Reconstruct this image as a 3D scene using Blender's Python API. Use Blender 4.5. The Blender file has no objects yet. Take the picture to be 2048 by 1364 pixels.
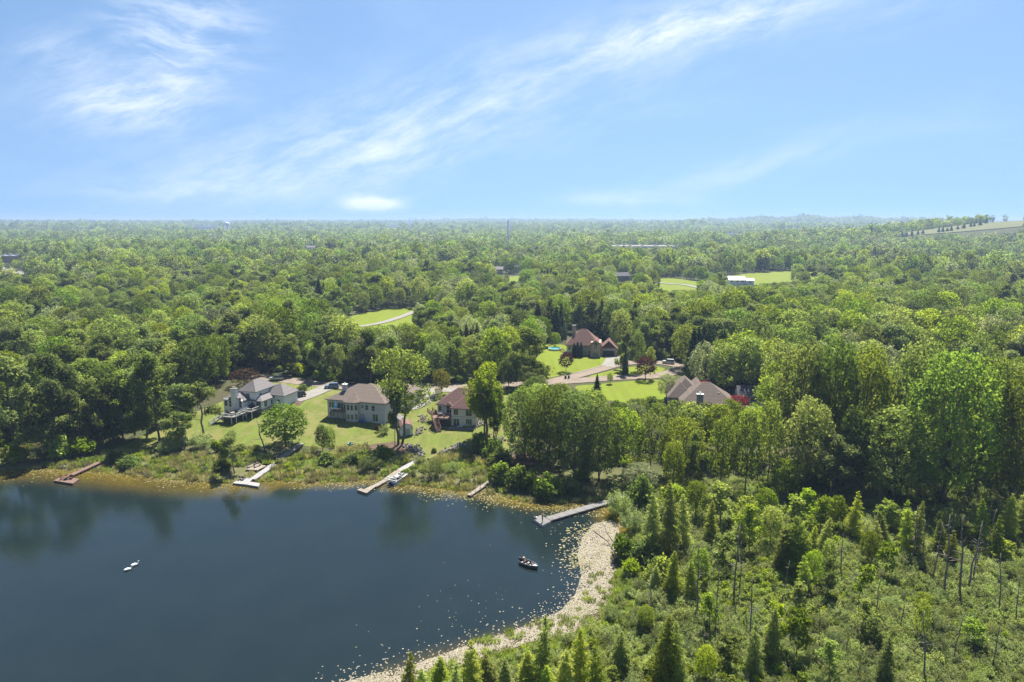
import bpy, bmesh, math, random
import numpy as np
from mathutils import Vector, Matrix, Euler
from mathutils.geometry import delaunay_2d_cdt

SC = bpy.context.scene
COL = SC.collection
R = math.radians
rng = np.random.default_rng(11)
random.seed(11)

# ---------------------------------------------------------------- camera
CAM_H, PITCH = 62.0, 10.1
FPX = 2048 / 36 * 24                      # focal length in pixels of the 2048 px wide photograph
cam_data = bpy.data.cameras.new('camera')
cam_data.lens = 24; cam_data.sensor_width = 36
cam_data.clip_start = 1; cam_data.clip_end = 40000
cam = bpy.data.objects.new('camera', cam_data); COL.objects.link(cam)
cam.location = (0, 0, CAM_H); cam.rotation_euler = (R(90 - PITCH), 0, 0)
SC.camera = cam

# ---------------------------------------------------------------- sky, sun, exposure
SUN_AZ, SUN_EL = 18.0, 59.0
SKY_STRENGTH = 0.05
HAZE = 1.6e-4
world = bpy.data.worlds.new('World'); SC.world = world; world.use_nodes = True
WN, WL = world.node_tree.nodes, world.node_tree.links
WN.clear()
def wmath(op, a, b=None, c=None, clamp=False):
    n = WN.new('ShaderNodeMath'); n.operation = op; n.use_clamp = clamp
    for i, v in enumerate((a, b, c)):
        if v is None: continue
        if isinstance(v, (int, float)): n.inputs[i].default_value = v
        else: WL.new(v, n.inputs[i])
    return n.outputs[0]
sky = WN.new('ShaderNodeTexSky'); sky.sky_type = 'NISHITA'; sky.sun_disc = False
sky.sun_elevation = R(SUN_EL); sky.sun_rotation = R(SUN_AZ)
sky.altitude = 100; sky.air_density = 1.0; sky.dust_density = 0.3; sky.ozone_density = 3.0
tc = WN.new('ShaderNodeTexCoord')
sep = WN.new('ShaderNodeSeparateXYZ'); WL.new(tc.outputs['Generated'], sep.inputs[0])
lift = wmath('ADD', wmath('MULTIPLY', wmath('MAXIMUM', sep.outputs[2], 0.0), 0.70), 0.26)      # keeps clear of the yellow band at the very horizon
svec = WN.new('ShaderNodeCombineXYZ'); WL.new(sep.outputs[0], svec.inputs[0]); WL.new(sep.outputs[1], svec.inputs[1]); WL.new(lift, svec.inputs[2])
snorm = WN.new('ShaderNodeVectorMath'); snorm.operation = 'NORMALIZE'; WL.new(svec.outputs[0], snorm.inputs[0]); WL.new(snorm.outputs[0], sky.inputs['Vector'])
AZ = wmath('ARCTAN2', sep.outputs[0], sep.outputs[1])
EL = wmath('ARCSINE', sep.outputs[2])
def wnoise(vec, scale, detail=6, rough=0.55, dist=0.0):
    n = WN.new('ShaderNodeTexNoise'); n.inputs['Scale'].default_value = scale
    n.inputs['Detail'].default_value = detail; n.inputs['Roughness'].default_value = rough
    n.inputs['Distortion'].default_value = dist
    WL.new(vec, n.inputs['Vector']); return n.outputs['Fac']
def wcomb(a, b, c=0.0):
    n = WN.new('ShaderNodeCombineXYZ')
    for i, v in enumerate((a, b, c)):
        if isinstance(v, (int, float)): n.inputs[i].default_value = v
        else: WL.new(v, n.inputs[i])
    return n.outputs[0]
def sky_dir(px, py):
    u, v = (px - 1024) / FPX, -(py - 682) / FPX
    p = R(PITCH)
    d = Vector((u, math.cos(p) + v * math.sin(p), -math.sin(p) + v * math.cos(p))).normalized()
    return math.atan2(d.x, d.y), math.asin(d.z)
# cirrus: each bank has its own bearing, elevation, length, width and slant
wob = wnoise(wcomb(AZ, EL), 5.0, 4, 0.6)
wobble = wmath('MULTIPLY', wmath('SUBTRACT', wob, 0.5), 0.06)
def bank(x0, y0, x1, y1, hw, strength, grain=1.0, lo=0.40, hi=0.72, twist=0.0):
    a0, e0 = sky_dir(x0, y0); a1, e1 = sky_dir(x1, y1)
    ca, ce = (a0 + a1) / 2, (e0 + e1) / 2
    ang = math.atan2(e1 - e0, a1 - a0); hl = math.hypot(a1 - a0, e1 - e0) / 2
    da, de = wmath('SUBTRACT', AZ, ca), wmath('ADD', wmath('SUBTRACT', EL, ce), wobble)
    al = wmath('ADD', wmath('MULTIPLY', da, math.cos(ang)), wmath('MULTIPLY', de, math.sin(ang)))
    ac = wmath('SUBTRACT', wmath('MULTIPLY', de, math.cos(ang)), wmath('MULTIPLY', da, math.sin(ang)))
    w = hw / FPX
    q = wmath('ADD', wmath('POWER', wmath('ABSOLUTE', wmath('DIVIDE', al, hl)), 2.5), wmath('POWER', wmath('ABSOLUTE', wmath('DIVIDE', ac, w)), 2.0))
    mask = wmath('EXPONENT', wmath('MULTIPLY', q, -1.0))
    # fibres run a little across the bank
    t = math.radians(twist)
    f1 = wmath('ADD', wmath('MULTIPLY', al, math.cos(t)), wmath('MULTIPLY', ac, math.sin(t)))
    f2 = wmath('SUBTRACT', wmath('MULTIPLY', ac, math.cos(t)), wmath('MULTIPLY', al, math.sin(t)))
    nz = wmath('ADD', wmath('MULTIPLY', wnoise(wcomb(wmath('MULTIPLY', f1, 6.0 * grain), wmath('MULTIPLY', f2, 26.0 * grain), x0 * 0.013), 1.6, 9, 0.62, 0.12), 0.74), wmath('MULTIPLY', wnoise(wcomb(AZ, EL, x0 * 0.02), 17.0, 8, 0.66, 0.15), 0.26))
    mr = WN.new('ShaderNodeMapRange'); mr.interpolation_type = 'SMOOTHSTEP'
    mr.inputs[1].default_value = lo; mr.inputs[2].default_value = hi
    WL.new(nz, mr.inputs[0])
    return wmath('MULTIPLY', wmath('MULTIPLY', mask, mr.outputs[0]), strength)
banks = [
    bank(280, 390, 1330, 95, 84, 0.66, 1.0, 0.36, 0.78, 6),
    bank(420, 350, 980, 250, 70, 0.45, 1.0, 0.34, 0.76, 0),
    bank(1130, 110, 1660, -10, 36, 0.95, 1.1, 0.30, 0.66, 5),
    bank(230, 130, 500, 10, 80, 0.70, 1.3, 0.36, 0.72, -28),
    bank(110, 230, 430, 180, 42, 0.85, 1.2, 0.33, 0.70, 8),
    bank(20, 130, 200, 110, 40, 0.45, 1.2, 0.36, 0.74, 12),
    bank(690, 398, 800, 412, 15, 1.35, 1.0, 0.12, 0.5, 0),
    bank(1280, 390, 1740, 270, 26, 0.30, 0.9, 0.30, 0.70, 4),
    bank(1120, 405, 1390, 402, 16, 0.42, 0.9, 0.30, 0.66, 0),
    bank(150, 365, 560, 372, 18, 0.40, 0.9, 0.36, 0.70, 0),
    bank(1640, 60, 2000, -30, 30, 0.22, 1.0, 0.32, 0.72, 4),
]
cl = banks[0]
for b in banks[1:]: cl = wmath('ADD', cl, b)
thin = wnoise(wcomb(wmath('MULTIPLY', AZ, 1.6), wmath('MULTIPLY', EL, 5.0)), 1.3, 7, 0.6, 0.4)   # a veil over the whole sky
mrv = WN.new('ShaderNodeMapRange'); mrv.interpolation_type = 'SMOOTHSTEP'
mrv.inputs[1].default_value = 0.45; mrv.inputs[2].default_value = 0.85; mrv.inputs[4].default_value = 0.22
WL.new(thin, mrv.inputs[0])
cl = wmath('ADD', cl, mrv.outputs[0], clamp=True)
up = WN.new('ShaderNodeMapRange'); up.interpolation_type = 'SMOOTHSTEP'
up.inputs[1].default_value = -0.005; up.inputs[2].default_value = 0.03
WL.new(EL, up.inputs[0])
cl = wmath('MULTIPLY', cl, up.outputs[0])
grade = WN.new('ShaderNodeHueSaturation'); grade.inputs['Saturation'].default_value = 1.02; grade.inputs['Hue'].default_value = 0.495; grade.inputs['Value'].default_value = 0.84
WL.new(sky.outputs[0], grade.inputs['Color'])
mixc = WN.new('ShaderNodeMix'); mixc.data_type = 'RGBA'
WL.new(wmath('MULTIPLY', cl, 0.85), mixc.inputs[0]); WL.new(grade.outputs[0], mixc.inputs[6])
mixc.inputs[7].default_value = (5.7, 6.1, 6.5, 1)
bg = WN.new('ShaderNodeBackground'); bg.inputs['Strength'].default_value = SKY_STRENGTH
WL.new(mixc.outputs[2], bg.inputs['Color'])
wo = WN.new('ShaderNodeOutputWorld'); WL.new(bg.outputs[0], wo.inputs['Surface'])

sun_dir = Vector((math.sin(R(SUN_AZ)) * math.cos(R(SUN_EL)), math.cos(R(SUN_AZ)) * math.cos(R(SUN_EL)), math.sin(R(SUN_EL))))
sd = bpy.data.lights.new('sun', 'SUN'); sd.energy = 3.9; sd.angle = R(0.5); sd.color = (1.0, 0.95, 0.86)
sun = bpy.data.objects.new('sun', sd); COL.objects.link(sun)
sun.location = (0, 0, 300); sun.rotation_euler = sun_dir.to_track_quat('Z', 'Y').to_euler()

vs = SC.view_settings
SC.display_settings.display_device = 'sRGB'
vs.view_transform = 'Standard'; vs.look = 'None'; vs.gamma = 1.0; vs.use_curve_mapping = False
vs.exposure = 1.98
SC.render.engine = 'CYCLES'
cy = SC.cycles
cy.max_bounces = 7; cy.diffuse_bounces = 5; cy.glossy_bounces = 2; cy.transmission_bounces = 3
cy.transparent_max_bounces = 4; cy.volume_bounces = 0
cy.sample_clamp_indirect = 4.0; cy.caustics_reflective = False; cy.caustics_refractive = False
cy.use_denoising = True; cy.denoising_prefilter = 'NONE'; cy.denoising_input_passes = 'RGB_ALBEDO_NORMAL'; cy.use_adaptive_sampling = False
try: cy.denoiser = 'OPENIMAGEDENOISE'
except Exception: pass

# ---------------------------------------------------------------- helpers: objects
def tag(o, label=None, cat=None, group=None, kind=None):
    if label: o['label'] = label
    if cat: o['category'] = cat
    if group: o['group'] = group
    if kind: o['kind'] = kind
    return o
def empty(name, loc, rz=0.0, label=None, cat=None, group=None):
    o = bpy.data.objects.new(name, None); COL.objects.link(o)
    o.location = loc; o.rotation_euler = (0, 0, rz); o.empty_display_size = 0.5
    return tag(o, label, cat, group)
def link(name, mesh, parent=None, loc=None, rot=None, scale=None):
    o = bpy.data.objects.new(name, mesh); COL.objects.link(o)
    if parent is not None: o.parent = parent
    if loc is not None: o.location = loc
    if rot is not None: o.rotation_euler = rot
    if scale is not None: o.scale = scale
    return o
def np_mesh(name, verts, faces, mats, smooth=False, mat_idx=None):
    """faces: (n,k) int array"""
    me = bpy.data.meshes.new(name)
    verts = np.asarray(verts, dtype=np.float32); faces = np.asarray(faces, dtype=np.int32)
    n, k = faces.shape
    me.vertices.add(len(verts)); me.vertices.foreach_set('co', verts.ravel())
    me.loops.add(n * k); me.loops.foreach_set('vertex_index', faces.ravel())
    me.polygons.add(n); me.polygons.foreach_set('loop_start', np.arange(0, n * k, k, dtype=np.int32))
    try: me.polygons.foreach_set('loop_total', np.full(n, k, dtype=np.int32))
    except Exception: pass
    for m in (mats if isinstance(mats, (list, tuple)) else [mats]): me.materials.append(m)
    if mat_idx is not None: me.polygons.foreach_set('material_index', np.asarray(mat_idx, dtype=np.int32))
    me.polygons.foreach_set('use_smooth', np.full(n, smooth, dtype=bool))
    me.update(calc_edges=True)
    return me

class MB:
    """collects polygons, boxes, bars and tubes and builds them as one mesh"""
    def __init__(s): s.v = []; s.f = []
    def poly(s, pts):
        b = len(s.v); s.v += [tuple(p) for p in pts]; s.f.append(tuple(range(b, b + len(pts)))); return s
    def add(s, vs_, fs_):
        b = len(s.v); s.v += [tuple(p) for p in vs_]; s.f += [tuple(i + b for i in f) for f in fs_]; return s
    def box(s, x0, x1, y0, y1, z0, z1):
        return s.add([(x0,y0,z0),(x1,y0,z0),(x1,y1,z0),(x0,y1,z0),(x0,y0,z1),(x1,y0,z1),(x1,y1,z1),(x0,y1,z1)],
                     [(0,3,2,1),(4,5,6,7),(0,1,5,4),(1,2,6,5),(2,3,7,6),(3,0,4,7)])
    def prism(s, pts, z0, z1):
        n = len(pts)
        return s.add([(p[0], p[1], z0) for p in pts] + [(p[0], p[1], z1) for p in pts],
                     [tuple(range(n - 1, -1, -1)), tuple(range(n, 2 * n))] + [(i, (i + 1) % n, n + (i + 1) % n, n + i) for i in range(n)])
    def bar(s, a, b, w, h=None):
        a, b = Vector(a), Vector(b); h = h or w
        d = (b - a); L = d.length
        if L < 1e-6: return s
        d.normalize(); u = Vector((0, 0, 1)) if abs(d.z) < 0.95 else Vector((1, 0, 0))
        r = d.cross(u).normalized() * (w / 2); t = r.cross(d).normalized() * (h / 2)
        c = [a - r - t, a + r - t, a + r + t, a - r + t, b - r - t, b + r - t, b + r + t, b - r + t]
        return s.add(c, [(0,1,2,3),(7,6,5,4),(0,4,5,1),(1,5,6,2),(2,6,7,3),(3,7,4,0)])
    def tube(s, pts, rad, n=8, cap=True):
        pts = [Vector(p) for p in pts]; rings = []
        for i, p in enumerate(pts):
            d = (pts[min(i + 1, len(pts) - 1)] - pts[max(i - 1, 0)]).normalized()
            u = Vector((1, 0, 0)) if abs(d.x) < 0.9 else Vector((0, 1, 0))
            a = d.cross(u).normalized(); b = d.cross(a)
            r = rad[i] if isinstance(rad, (list, tuple)) else rad
            rings.append([p + (a * math.cos(2 * math.pi * k / n) + b * math.sin(2 * math.pi * k / n)) * r for k in range(n)])
        vs_ = [q for g in rings for q in g]; fs_ = []
        for i in range(len(rings) - 1):
            for k in range(n): fs_.append((i * n + k, i * n + (k + 1) % n, (i + 1) * n + (k + 1) % n, (i + 1) * n + k))
        if cap: fs_ += [tuple(range(n - 1, -1, -1)), tuple(range((len(rings) - 1) * n, len(rings) * n))]
        return s.add(vs_, fs_)
    def ball(s, c, r, n=8, m=6):
        rx, ry, rz = r if isinstance(r, (list, tuple)) else (r, r, r)
        vs_ = [(c[0], c[1], c[2] - rz)]
        for j in range(1, m):
            t = -math.pi / 2 + math.pi * j / m
            for k in range(n):
                a = 2 * math.pi * k / n
                vs_.append((c[0] + rx * math.cos(t) * math.cos(a), c[1] + ry * math.cos(t) * math.sin(a), c[2] + rz * math.sin(t)))
        vs_.append((c[0], c[1], c[2] + rz)); fs_ = []
        for k in range(n): fs_.append((0, 1 + (k + 1) % n, 1 + k))
        for j in range(m - 2):
            for k in range(n): fs_.append((1 + j * n + k, 1 + j * n + (k + 1) % n, 1 + (j + 1) * n + (k + 1) % n, 1 + (j + 1) * n + k))
        e = len(vs_) - 1; b = 1 + (m - 2) * n
        for k in range(n): fs_.append((b + k, b + (k + 1) % n, e))
        return s.add(vs_, fs_)
    def mesh(s, name, mats, smooth=False):
        me = bpy.data.meshes.new(name); me.from_pydata(s.v, [], s.f)
        for m in (mats if isinstance(mats, (list, tuple)) else [mats]): me.materials.append(m)
        bm = bmesh.new(); bm.from_mesh(me); bmesh.ops.recalc_face_normals(bm, faces=bm.faces); bm.to_mesh(me); bm.free()
        if smooth: me.polygons.foreach_set('use_smooth', [True] * len(me.polygons))
        return me
    def build(s, name, mats, parent=None, smooth=False, **kw):
        return link(name, s.mesh(name, mats, smooth), parent, **kw)

# ---------------------------------------------------------------- helpers: materials
def new_mat(name):
    m = bpy.data.materials.new(name); m.use_nodes = True
    nt = m.node_tree; nt.nodes.clear()
    out = nt.nodes.new('ShaderNodeOutputMaterial')
    return m, nt.nodes, nt.links, out
def mixrgb(N, L, fac, a, b, mode='MIX'):
    n = N.new('ShaderNodeMix'); n.data_type = 'RGBA'; n.blend_type = mode
    for i, v in ((0, fac), (6, a), (7, b)):
        if isinstance(v, (int, float)): n.inputs[i].default_value = v
        elif isinstance(v, (tuple, list)): n.inputs[i].default_value = (*v[:3], 1)
        else: L.new(v, n.inputs[i])
    return n.outputs[2]
def noise(N, L, scale, detail=4, rough=0.55, coord='Object', stretch=None, dist=0.0):
    t = N.new('ShaderNodeTexCoord'); src = t.outputs[coord]
    if coord == 'World':
        src = None
    if stretch:
        mp = N.new('ShaderNodeMapping'); mp.inputs['Scale'].default_value = stretch
        L.new(src, mp.inputs[0]); src = mp.outputs[0]
    n = N.new('ShaderNodeTexNoise'); n.inputs['Scale'].default_value = scale
    n.inputs['Detail'].default_value = detail; n.inputs['Roughness'].default_value = rough
    n.inputs['Distortion'].default_value = dist
    L.new(src, n.inputs['Vector']); return n.outputs['Fac']
def ramp(N, L, v, lo, hi, a=0.0, b=1.0):
    m = N.new('ShaderNodeMapRange'); m.interpolation_type = 'SMOOTHSTEP'
    m.inputs[1].default_value = lo; m.inputs[2].default_value = hi; m.inputs[3].default_value = a; m.inputs[4].default_value = b
    L.new(v, m.inputs[0]); return m.outputs[0]
def plain(name, c1, c2=None, rough=0.7, scale=3.0, spec=0.3, bump=0.0, bscale=None, metal=0.0, stretch=None, rnd=0.0):
    """a surface that wanders between two colours by noise; rnd: spread of value from one object to the next"""
    m, N, L, out = new_mat(name)
    p = N.new('ShaderNodeBsdfPrincipled'); p.inputs['Roughness'].default_value = rough
    p.inputs['Metallic'].default_value = metal; p.inputs['Specular IOR Level'].default_value = spec
    c2 = c2 or tuple(x * 0.75 for x in c1)
    f = noise(N, L, scale, 5, 0.6, 'Object', stretch)
    col = mixrgb(N, L, ramp(N, L, f, 0.3, 0.7), c1, c2)
    if rnd:
        oi = N.new('ShaderNodeObjectInfo')
        hs = N.new('ShaderNodeHueSaturation'); L.new(col, hs.inputs['Color'])
        L.new(ramp(N, L, oi.outputs['Random'], 0, 1, 1 - rnd, 1 + rnd), hs.inputs['Value']); col = hs.outputs[0]
    L.new(col, p.inputs['Base Color'])
    if bump:
        bn = N.new('ShaderNodeBump'); bn.inputs['Strength'].default_value = bump; bn.inputs['Distance'].default_value = 0.05
        L.new(noise(N, L, bscale or scale * 6, 3, 0.6, 'Object', stretch), bn.inputs['Height']); L.new(bn.outputs[0], p.inputs['Normal'])
    L.new(p.outputs[0], out.inputs[0]); return m
def banded(name, c1, c2, axis='Z', period=0.2, rough=0.7, spec=0.3, depth=0.3, wear=None):
    """boards, siding or shingle courses: a saw-tooth along one axis gives the lap, noise the wear"""
    m, N, L, out = new_mat(name)
    p = N.new('ShaderNodeBsdfPrincipled'); p.inputs['Roughness'].default_value = rough; p.inputs['Specular IOR Level'].default_value = spec
    t = N.new('ShaderNodeTexCoord'); s = N.new('ShaderNodeSeparateXYZ'); L.new(t.outputs['Object'], s.inputs[0])
    d = N.new('ShaderNodeMath'); d.operation = 'DIVIDE'; L.new(s.outputs[axis], d.inputs[0]); d.inputs[1].default_value = period
    fr = N.new('ShaderNodeMath'); fr.operation = 'FRACT'; L.new(d.outputs[0], fr.inputs[0])
    fl = N.new('ShaderNodeMath'); fl.operation = 'FLOOR'; L.new(d.outputs[0], fl.inputs[0])
    wn = N.new('ShaderNodeTexWhiteNoise'); wn.noise_dimensions = '1D'; L.new(fl.outputs[0], wn.inputs['W'])
    f = noise(N, L, 1.3, 5, 0.65)
    f2 = noise(N, L, 7.0, 4, 0.7)
    col = mixrgb(N, L, ramp(N, L, f, 0.25, 0.75), c1, c2)
    col = mixrgb(N, L, ramp(N, L, f2, 0.45, 0.8, 0, 0.45), col, wear or tuple(x * 0.6 for x in c1))
    col = mixrgb(N, L, 0.25, col, mixrgb(N, L, wn.outputs['Value'], tuple(x * 0.6 for x in c1), tuple(min(1, x * 1.35) for x in c1)))
    L.new(col, p.inputs['Base Color'])
    bn = N.new('ShaderNodeBump'); bn.inputs['Strength'].default_value = depth; bn.inputs['Distance'].default_value = 0.04
    L.new(fr.outputs[0], bn.inputs['Height']); L.new(bn.outputs[0], p.inputs['Normal'])
    L.new(p.outputs[0], out.inputs[0]); return m
def leafy(name, c1, c2, trans=0.57, spread=0.36, tcol=None, hue=0.012, gloss=0.0):
    """leaf sprays: colour wanders from leaf to leaf and from plant to plant; light passes through"""
    m, N, L, out = new_mat(name)
    g = N.new('ShaderNodeNewGeometry'); oi = N.new('ShaderNodeObjectInfo')
    col = mixrgb(N, L, g.outputs['Random Per Island'], c1, c2)
    hs = N.new('ShaderNodeHueSaturation'); L.new(col, hs.inputs['Color'])
    L.new(ramp(N, L, oi.outputs['Random'], 0, 1, 1 - spread, 1 + spread), hs.inputs['Value'])
    wn = N.new('ShaderNodeTexWhiteNoise'); wn.noise_dimensions = '1D'; L.new(oi.outputs['Random'], wn.inputs['W'])
    L.new(ramp(N, L, wn.outputs['Value'], 0, 1, 0.5 - hue, 0.5 + hue), hs.inputs['Hue'])
    sat = N.new('ShaderNodeTexWhiteNoise'); sat.noise_dimensions = '1D'
    ad = N.new('ShaderNodeMath'); ad.operation = 'ADD'; L.new(oi.outputs['Random'], ad.inputs[0]); ad.inputs[1].default_value = 3.7
    L.new(ad.outputs[0], sat.inputs['W']); L.new(ramp(N, L, sat.outputs['Value'], 0, 1, 0.85, 1.12), hs.inputs['Saturation'])
    d = N.new('ShaderNodeBsdfDiffuse'); L.new(hs.outputs[0], d.inputs['Color'])
    t = N.new('ShaderNodeBsdfTranslucent')
    L.new(mixrgb(N, L, 1.0, hs.outputs[0], tcol or (1.38, 1.42, 0.80), 'MULTIPLY'), t.inputs['Color'])
    mx = N.new('ShaderNodeMixShader'); mx.inputs[0].default_value = trans
    L.new(d.outputs[0], mx.inputs[1]); L.new(t.outputs[0], mx.inputs[2])
    sh = mx.outputs[0]
    if gloss:
        gl = N.new('ShaderNodeBsdfGlossy'); gl.inputs['Roughness'].default_value = 0.45; gl.inputs['Color'].default_value = (0.8, 0.85, 0.75, 1)
        m2 = N.new('ShaderNodeMixShader'); m2.inputs[0].default_value = gloss
        L.new(sh, m2.inputs[1]); L.new(gl.outputs[0], m2.inputs[2]); sh = m2.outputs[0]
    L.new(sh, out.inputs[0]); return m

M = {}
M['oak']    = leafy('oak_leaves',        (0.145, 0.185, 0.036), (0.205, 0.240, 0.052))
M['maple']  = leafy('maple_leaves',      (0.104, 0.148, 0.032), (0.158, 0.205, 0.046))
M['cotton'] = leafy('cottonwood_leaves', (0.128, 0.168, 0.050), (0.188, 0.226, 0.078))
M['pale']   = leafy('pale_leaves',       (0.165, 0.190, 0.100), (0.220, 0.240, 0.140))
M['lime']   = leafy('lime_leaves',       (0.165, 0.215, 0.036), (0.230, 0.275, 0.048))
M['willow'] = leafy('willow_leaves',     (0.155, 0.195, 0.080), (0.220, 0.255, 0.112))
M['scrub']  = leafy('marsh_scrub_leaves',(0.185, 0.220, 0.090), (0.265, 0.295, 0.130))
M['tam']    = leafy('tamarack_needles',  (0.225, 0.265, 0.056), (0.300, 0.335, 0.082), trans=0.54)
M['spruce'] = leafy('spruce_needles',    (0.032, 0.060, 0.026), (0.056, 0.090, 0.036), trans=0.15, spread=0.2)
M['cedar']  = leafy('arborvitae_sprays', (0.018, 0.051, 0.022), (0.029, 0.070, 0.029), trans=0.15)
M['purple'] = leafy('purple_leaves',     (0.050, 0.018, 0.024), (0.085, 0.034, 0.038), tcol=(1.3, 0.7, 0.7))
M['red']    = leafy('red_leaves',        (0.105, 0.018, 0.024), (0.165, 0.036, 0.038), tcol=(1.4, 0.6, 0.6))
M['brown']  = leafy('bronze_leaves',     (0.090, 0.060, 0.042), (0.130, 0.092, 0.062), tcol=(1.2, 0.9, 0.7))
M['gold']   = leafy('golden_leaves',     (0.170, 0.160, 0.018), (0.240, 0.200, 0.024))
M['reed']   = leafy('reed_blades',       (0.230, 0.225, 0.090), (0.330, 0.300, 0.150), trans=0.4, tcol=(1.15, 1.15, 0.8))
M['sedge']  = leafy('sedge_blades',      (0.165, 0.210, 0.045), (0.240, 0.275, 0.075), trans=0.45)
M['bark']   = plain('grey_bark', (0.15, 0.125, 0.10), (0.085, 0.07, 0.055), 0.9, 2.0, 0.1, 0.6, 12, stretch=(1, 1, 0.25))
M['snag']   = plain('weathered_wood', (0.20, 0.18, 0.155), (0.11, 0.095, 0.08), 0.9, 3.0, 0.1)
M['birch']  = plain('pale_bark', (0.34, 0.31, 0.26), (0.20, 0.18, 0.14), 0.9, 2.5, 0.1)

# ---------------------------------------------------------------- terrain
def ray(px, py):
    u, v = (px - 1024) / FPX, -(py - 682) / FPX
    p = R(PITCH)
    return np.array([u, math.cos(p) + v * math.sin(p), -math.sin(p) + v * math.cos(p)])
def flat(px, py, z=0.0):
    d = ray(px, py); t = (z - CAM_H) / d[2]
    return (d[0] * t, d[1] * t)
def project(p):
    """world -> pixel of the photograph (arrays allowed)"""
    x, y, z = np.asarray(p[0], float), np.asarray(p[1], float), np.asarray(p[2], float) - CAM_H
    c, s = math.cos(R(PITCH)), math.sin(R(PITCH))
    dep = y * c - z * s; upv = y * s + z * c
    return 1024 + FPX * x / dep, 682 - FPX * upv / dep, dep

SHORE_PX = [(-700, 925), (-300, 932), (0, 940), (110, 934), (200, 940), (300, 952), (420, 960), (480, 962), (529, 960), (562, 957), (605, 962),
            (650, 962), (700, 960), (740, 955), (770, 958), (800, 968), (846, 967), (922, 978), (970, 982), (1013, 992), (1073, 1003),
            (1140, 1004), (1185, 996), (1215, 998), (1226, 1014), (1238, 1036), (1258, 1062), (1256, 1090), (1240, 1108), (1230, 1150), (1225, 1190), (1212, 1226),
            (1170, 1257), (1122, 1272), (1048, 1288), (975, 1317), (926, 1330), (860, 1350), (804, 1372)]
SHORE = np.array([flat(*q) for q in SHORE_PX] + [(-24, 70), (-50, 50), (-110, 10), (-260, -60), (-700, -60), (-700, 160)])
def poly_inside(poly, x, y):
    poly = np.asarray(poly); ins = np.zeros(np.shape(x), bool)
    n = len(poly); j = n - 1
    for i in range(n):
        xi, yi = poly[i]; xj, yj = poly[j]
        cond = ((yi > y) != (yj > y))
        with np.errstate(divide='ignore', invalid='ignore'):
            ins ^= cond & (x < (xj - xi) * (y - yi) / (yj - yi if yj != yi else 1e-9) + xi)
        j = i
    return ins
def dist_line(pts, x, y, closed=False):
    pts = np.asarray(pts); best = np.full(np.shape(x), 1e9)
    n = len(pts)
    for i in range(n if closed else n - 1):
        a = pts[i]; b = pts[(i + 1) % n]; d = b - a; L2 = max(1e-9, float(d @ d))
        t = np.clip(((x - a[0]) * d[0] + (y - a[1]) * d[1]) / L2, 0, 1)
        best = np.minimum(best, np.hypot(x - a[0] - t * d[0], y - a[1] - t * d[1]))
    return best
def sstep(a, b, x):
    t = np.clip((x - a) / (b - a), 0, 1); return t * t * (3 - 2 * t)
_w = np.random.default_rng(5)
_waves = [(_w.uniform(0, 2 * math.pi), _w.uniform(0, 2 * math.pi), _w.uniform(0.7, 1.4)) for _ in range(60)]
def wav(x, y, L, k0, n=6):
    s = 0
    for i in range(n):
        a, ph, f = _waves[(k0 + i) % 60]
        s = s + np.sin((x * math.cos(a) + y * math.sin(a)) * 2 * math.pi / L * f + ph)
    return s / n * 1.6
HILL = (1120.0, 1340.0)
def marsh_mask(x, y):
    return sstep(164, 142, y + 0.05 * np.maximum(x - 30, 0)) * np.maximum(sstep(16, 26, x), sstep(118, 108, y))
def height(x, y):
    x = np.asarray(x, float); y = np.asarray(y, float)
    d = dist_line(SHORE, x, y, True)
    d = np.where(poly_inside(SHORE, x, y), -d, d)
    r = np.hypot(x, y)
    land = 0.55 * sstep(0, 5, d) + 5.6 * sstep(7, 66, d) + 1.2 * sstep(60, 130, d)
    land = land + sstep(110, 300, d) * (1.6 * wav(x, y, 230, 0))
    low = 0.28 * sstep(0, 3, d)
    m = marsh_mask(x, y)
    h = land * (1 - m) + low * m
    h = h + sstep(450, 1500, r) * (6 * wav(x, y, 900, 8) - 2) + sstep(2000, 5000, r) * (9 * wav(x, y, 2300, 16) + 2)
    h = h + sstep(3500, 10500, r) * 34 + sstep(5500, 9000, r) * 12 * wav(x, y, 3600, 24)
    # low wooded ridges and the grassy hill
    az = np.degrees(np.arctan2(x, y))
    h = h + 44 * np.exp(-((az - 23) / 7.5) ** 2 - ((r - 5600) / 900) ** 2) * (1 + 0.18 * np.sin(az * 1.7))
    h = h + 26 * np.exp(-((az - 14.5) / 2.2) ** 2 - ((r - 3900) / 500) ** 2)
    h = h + 22 * np.exp(-((az + 2) / 10) ** 2 - ((r - 7600) / 800) ** 2)
    h = h + 58 * np.exp(-0.5 * ((x - HILL[0]) / 265) ** 2 - 0.5 * ((y - HILL[1]) / 260) ** 2)
    water = np.maximum(-1.1, 0.16 * d)
    return np.where(d < 0, water, h)
def hz(x, y): return float(height(np.array([x]), np.array([y]))[0])
def ground(px, py):
    """where the line of sight through a pixel meets the terrain"""
    d = ray(px, py); t = np.concatenate([np.arange(60, 700, 2.0), np.arange(700, 3000, 8.0), np.arange(3000, 12000, 40.0)])
    x, y, z = d[0] * t, d[1] * t, CAM_H + d[2] * t
    i = np.argmax(z < height(x, y)); i = max(int(i), 1)
    lo, hi = t[i - 1], t[i]
    for _ in range(22):
        mid = (lo + hi) / 2
        if CAM_H + d[2] * mid < hz(d[0] * mid, d[1] * mid): hi = mid
        else: lo = mid
    return Vector((d[0] * hi, d[1] * hi, hz(d[0] * hi, d[1] * hi)))
def top_height(g, row):
    """height above the ground point g of something whose top shows at that row"""
    d = ray(1024, row); return CAM_H + d[2] / d[1] * g.y - g.z
def width_at(g, px): return px * math.hypot(g.y, CAM_H - g.z) / FPX

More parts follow.
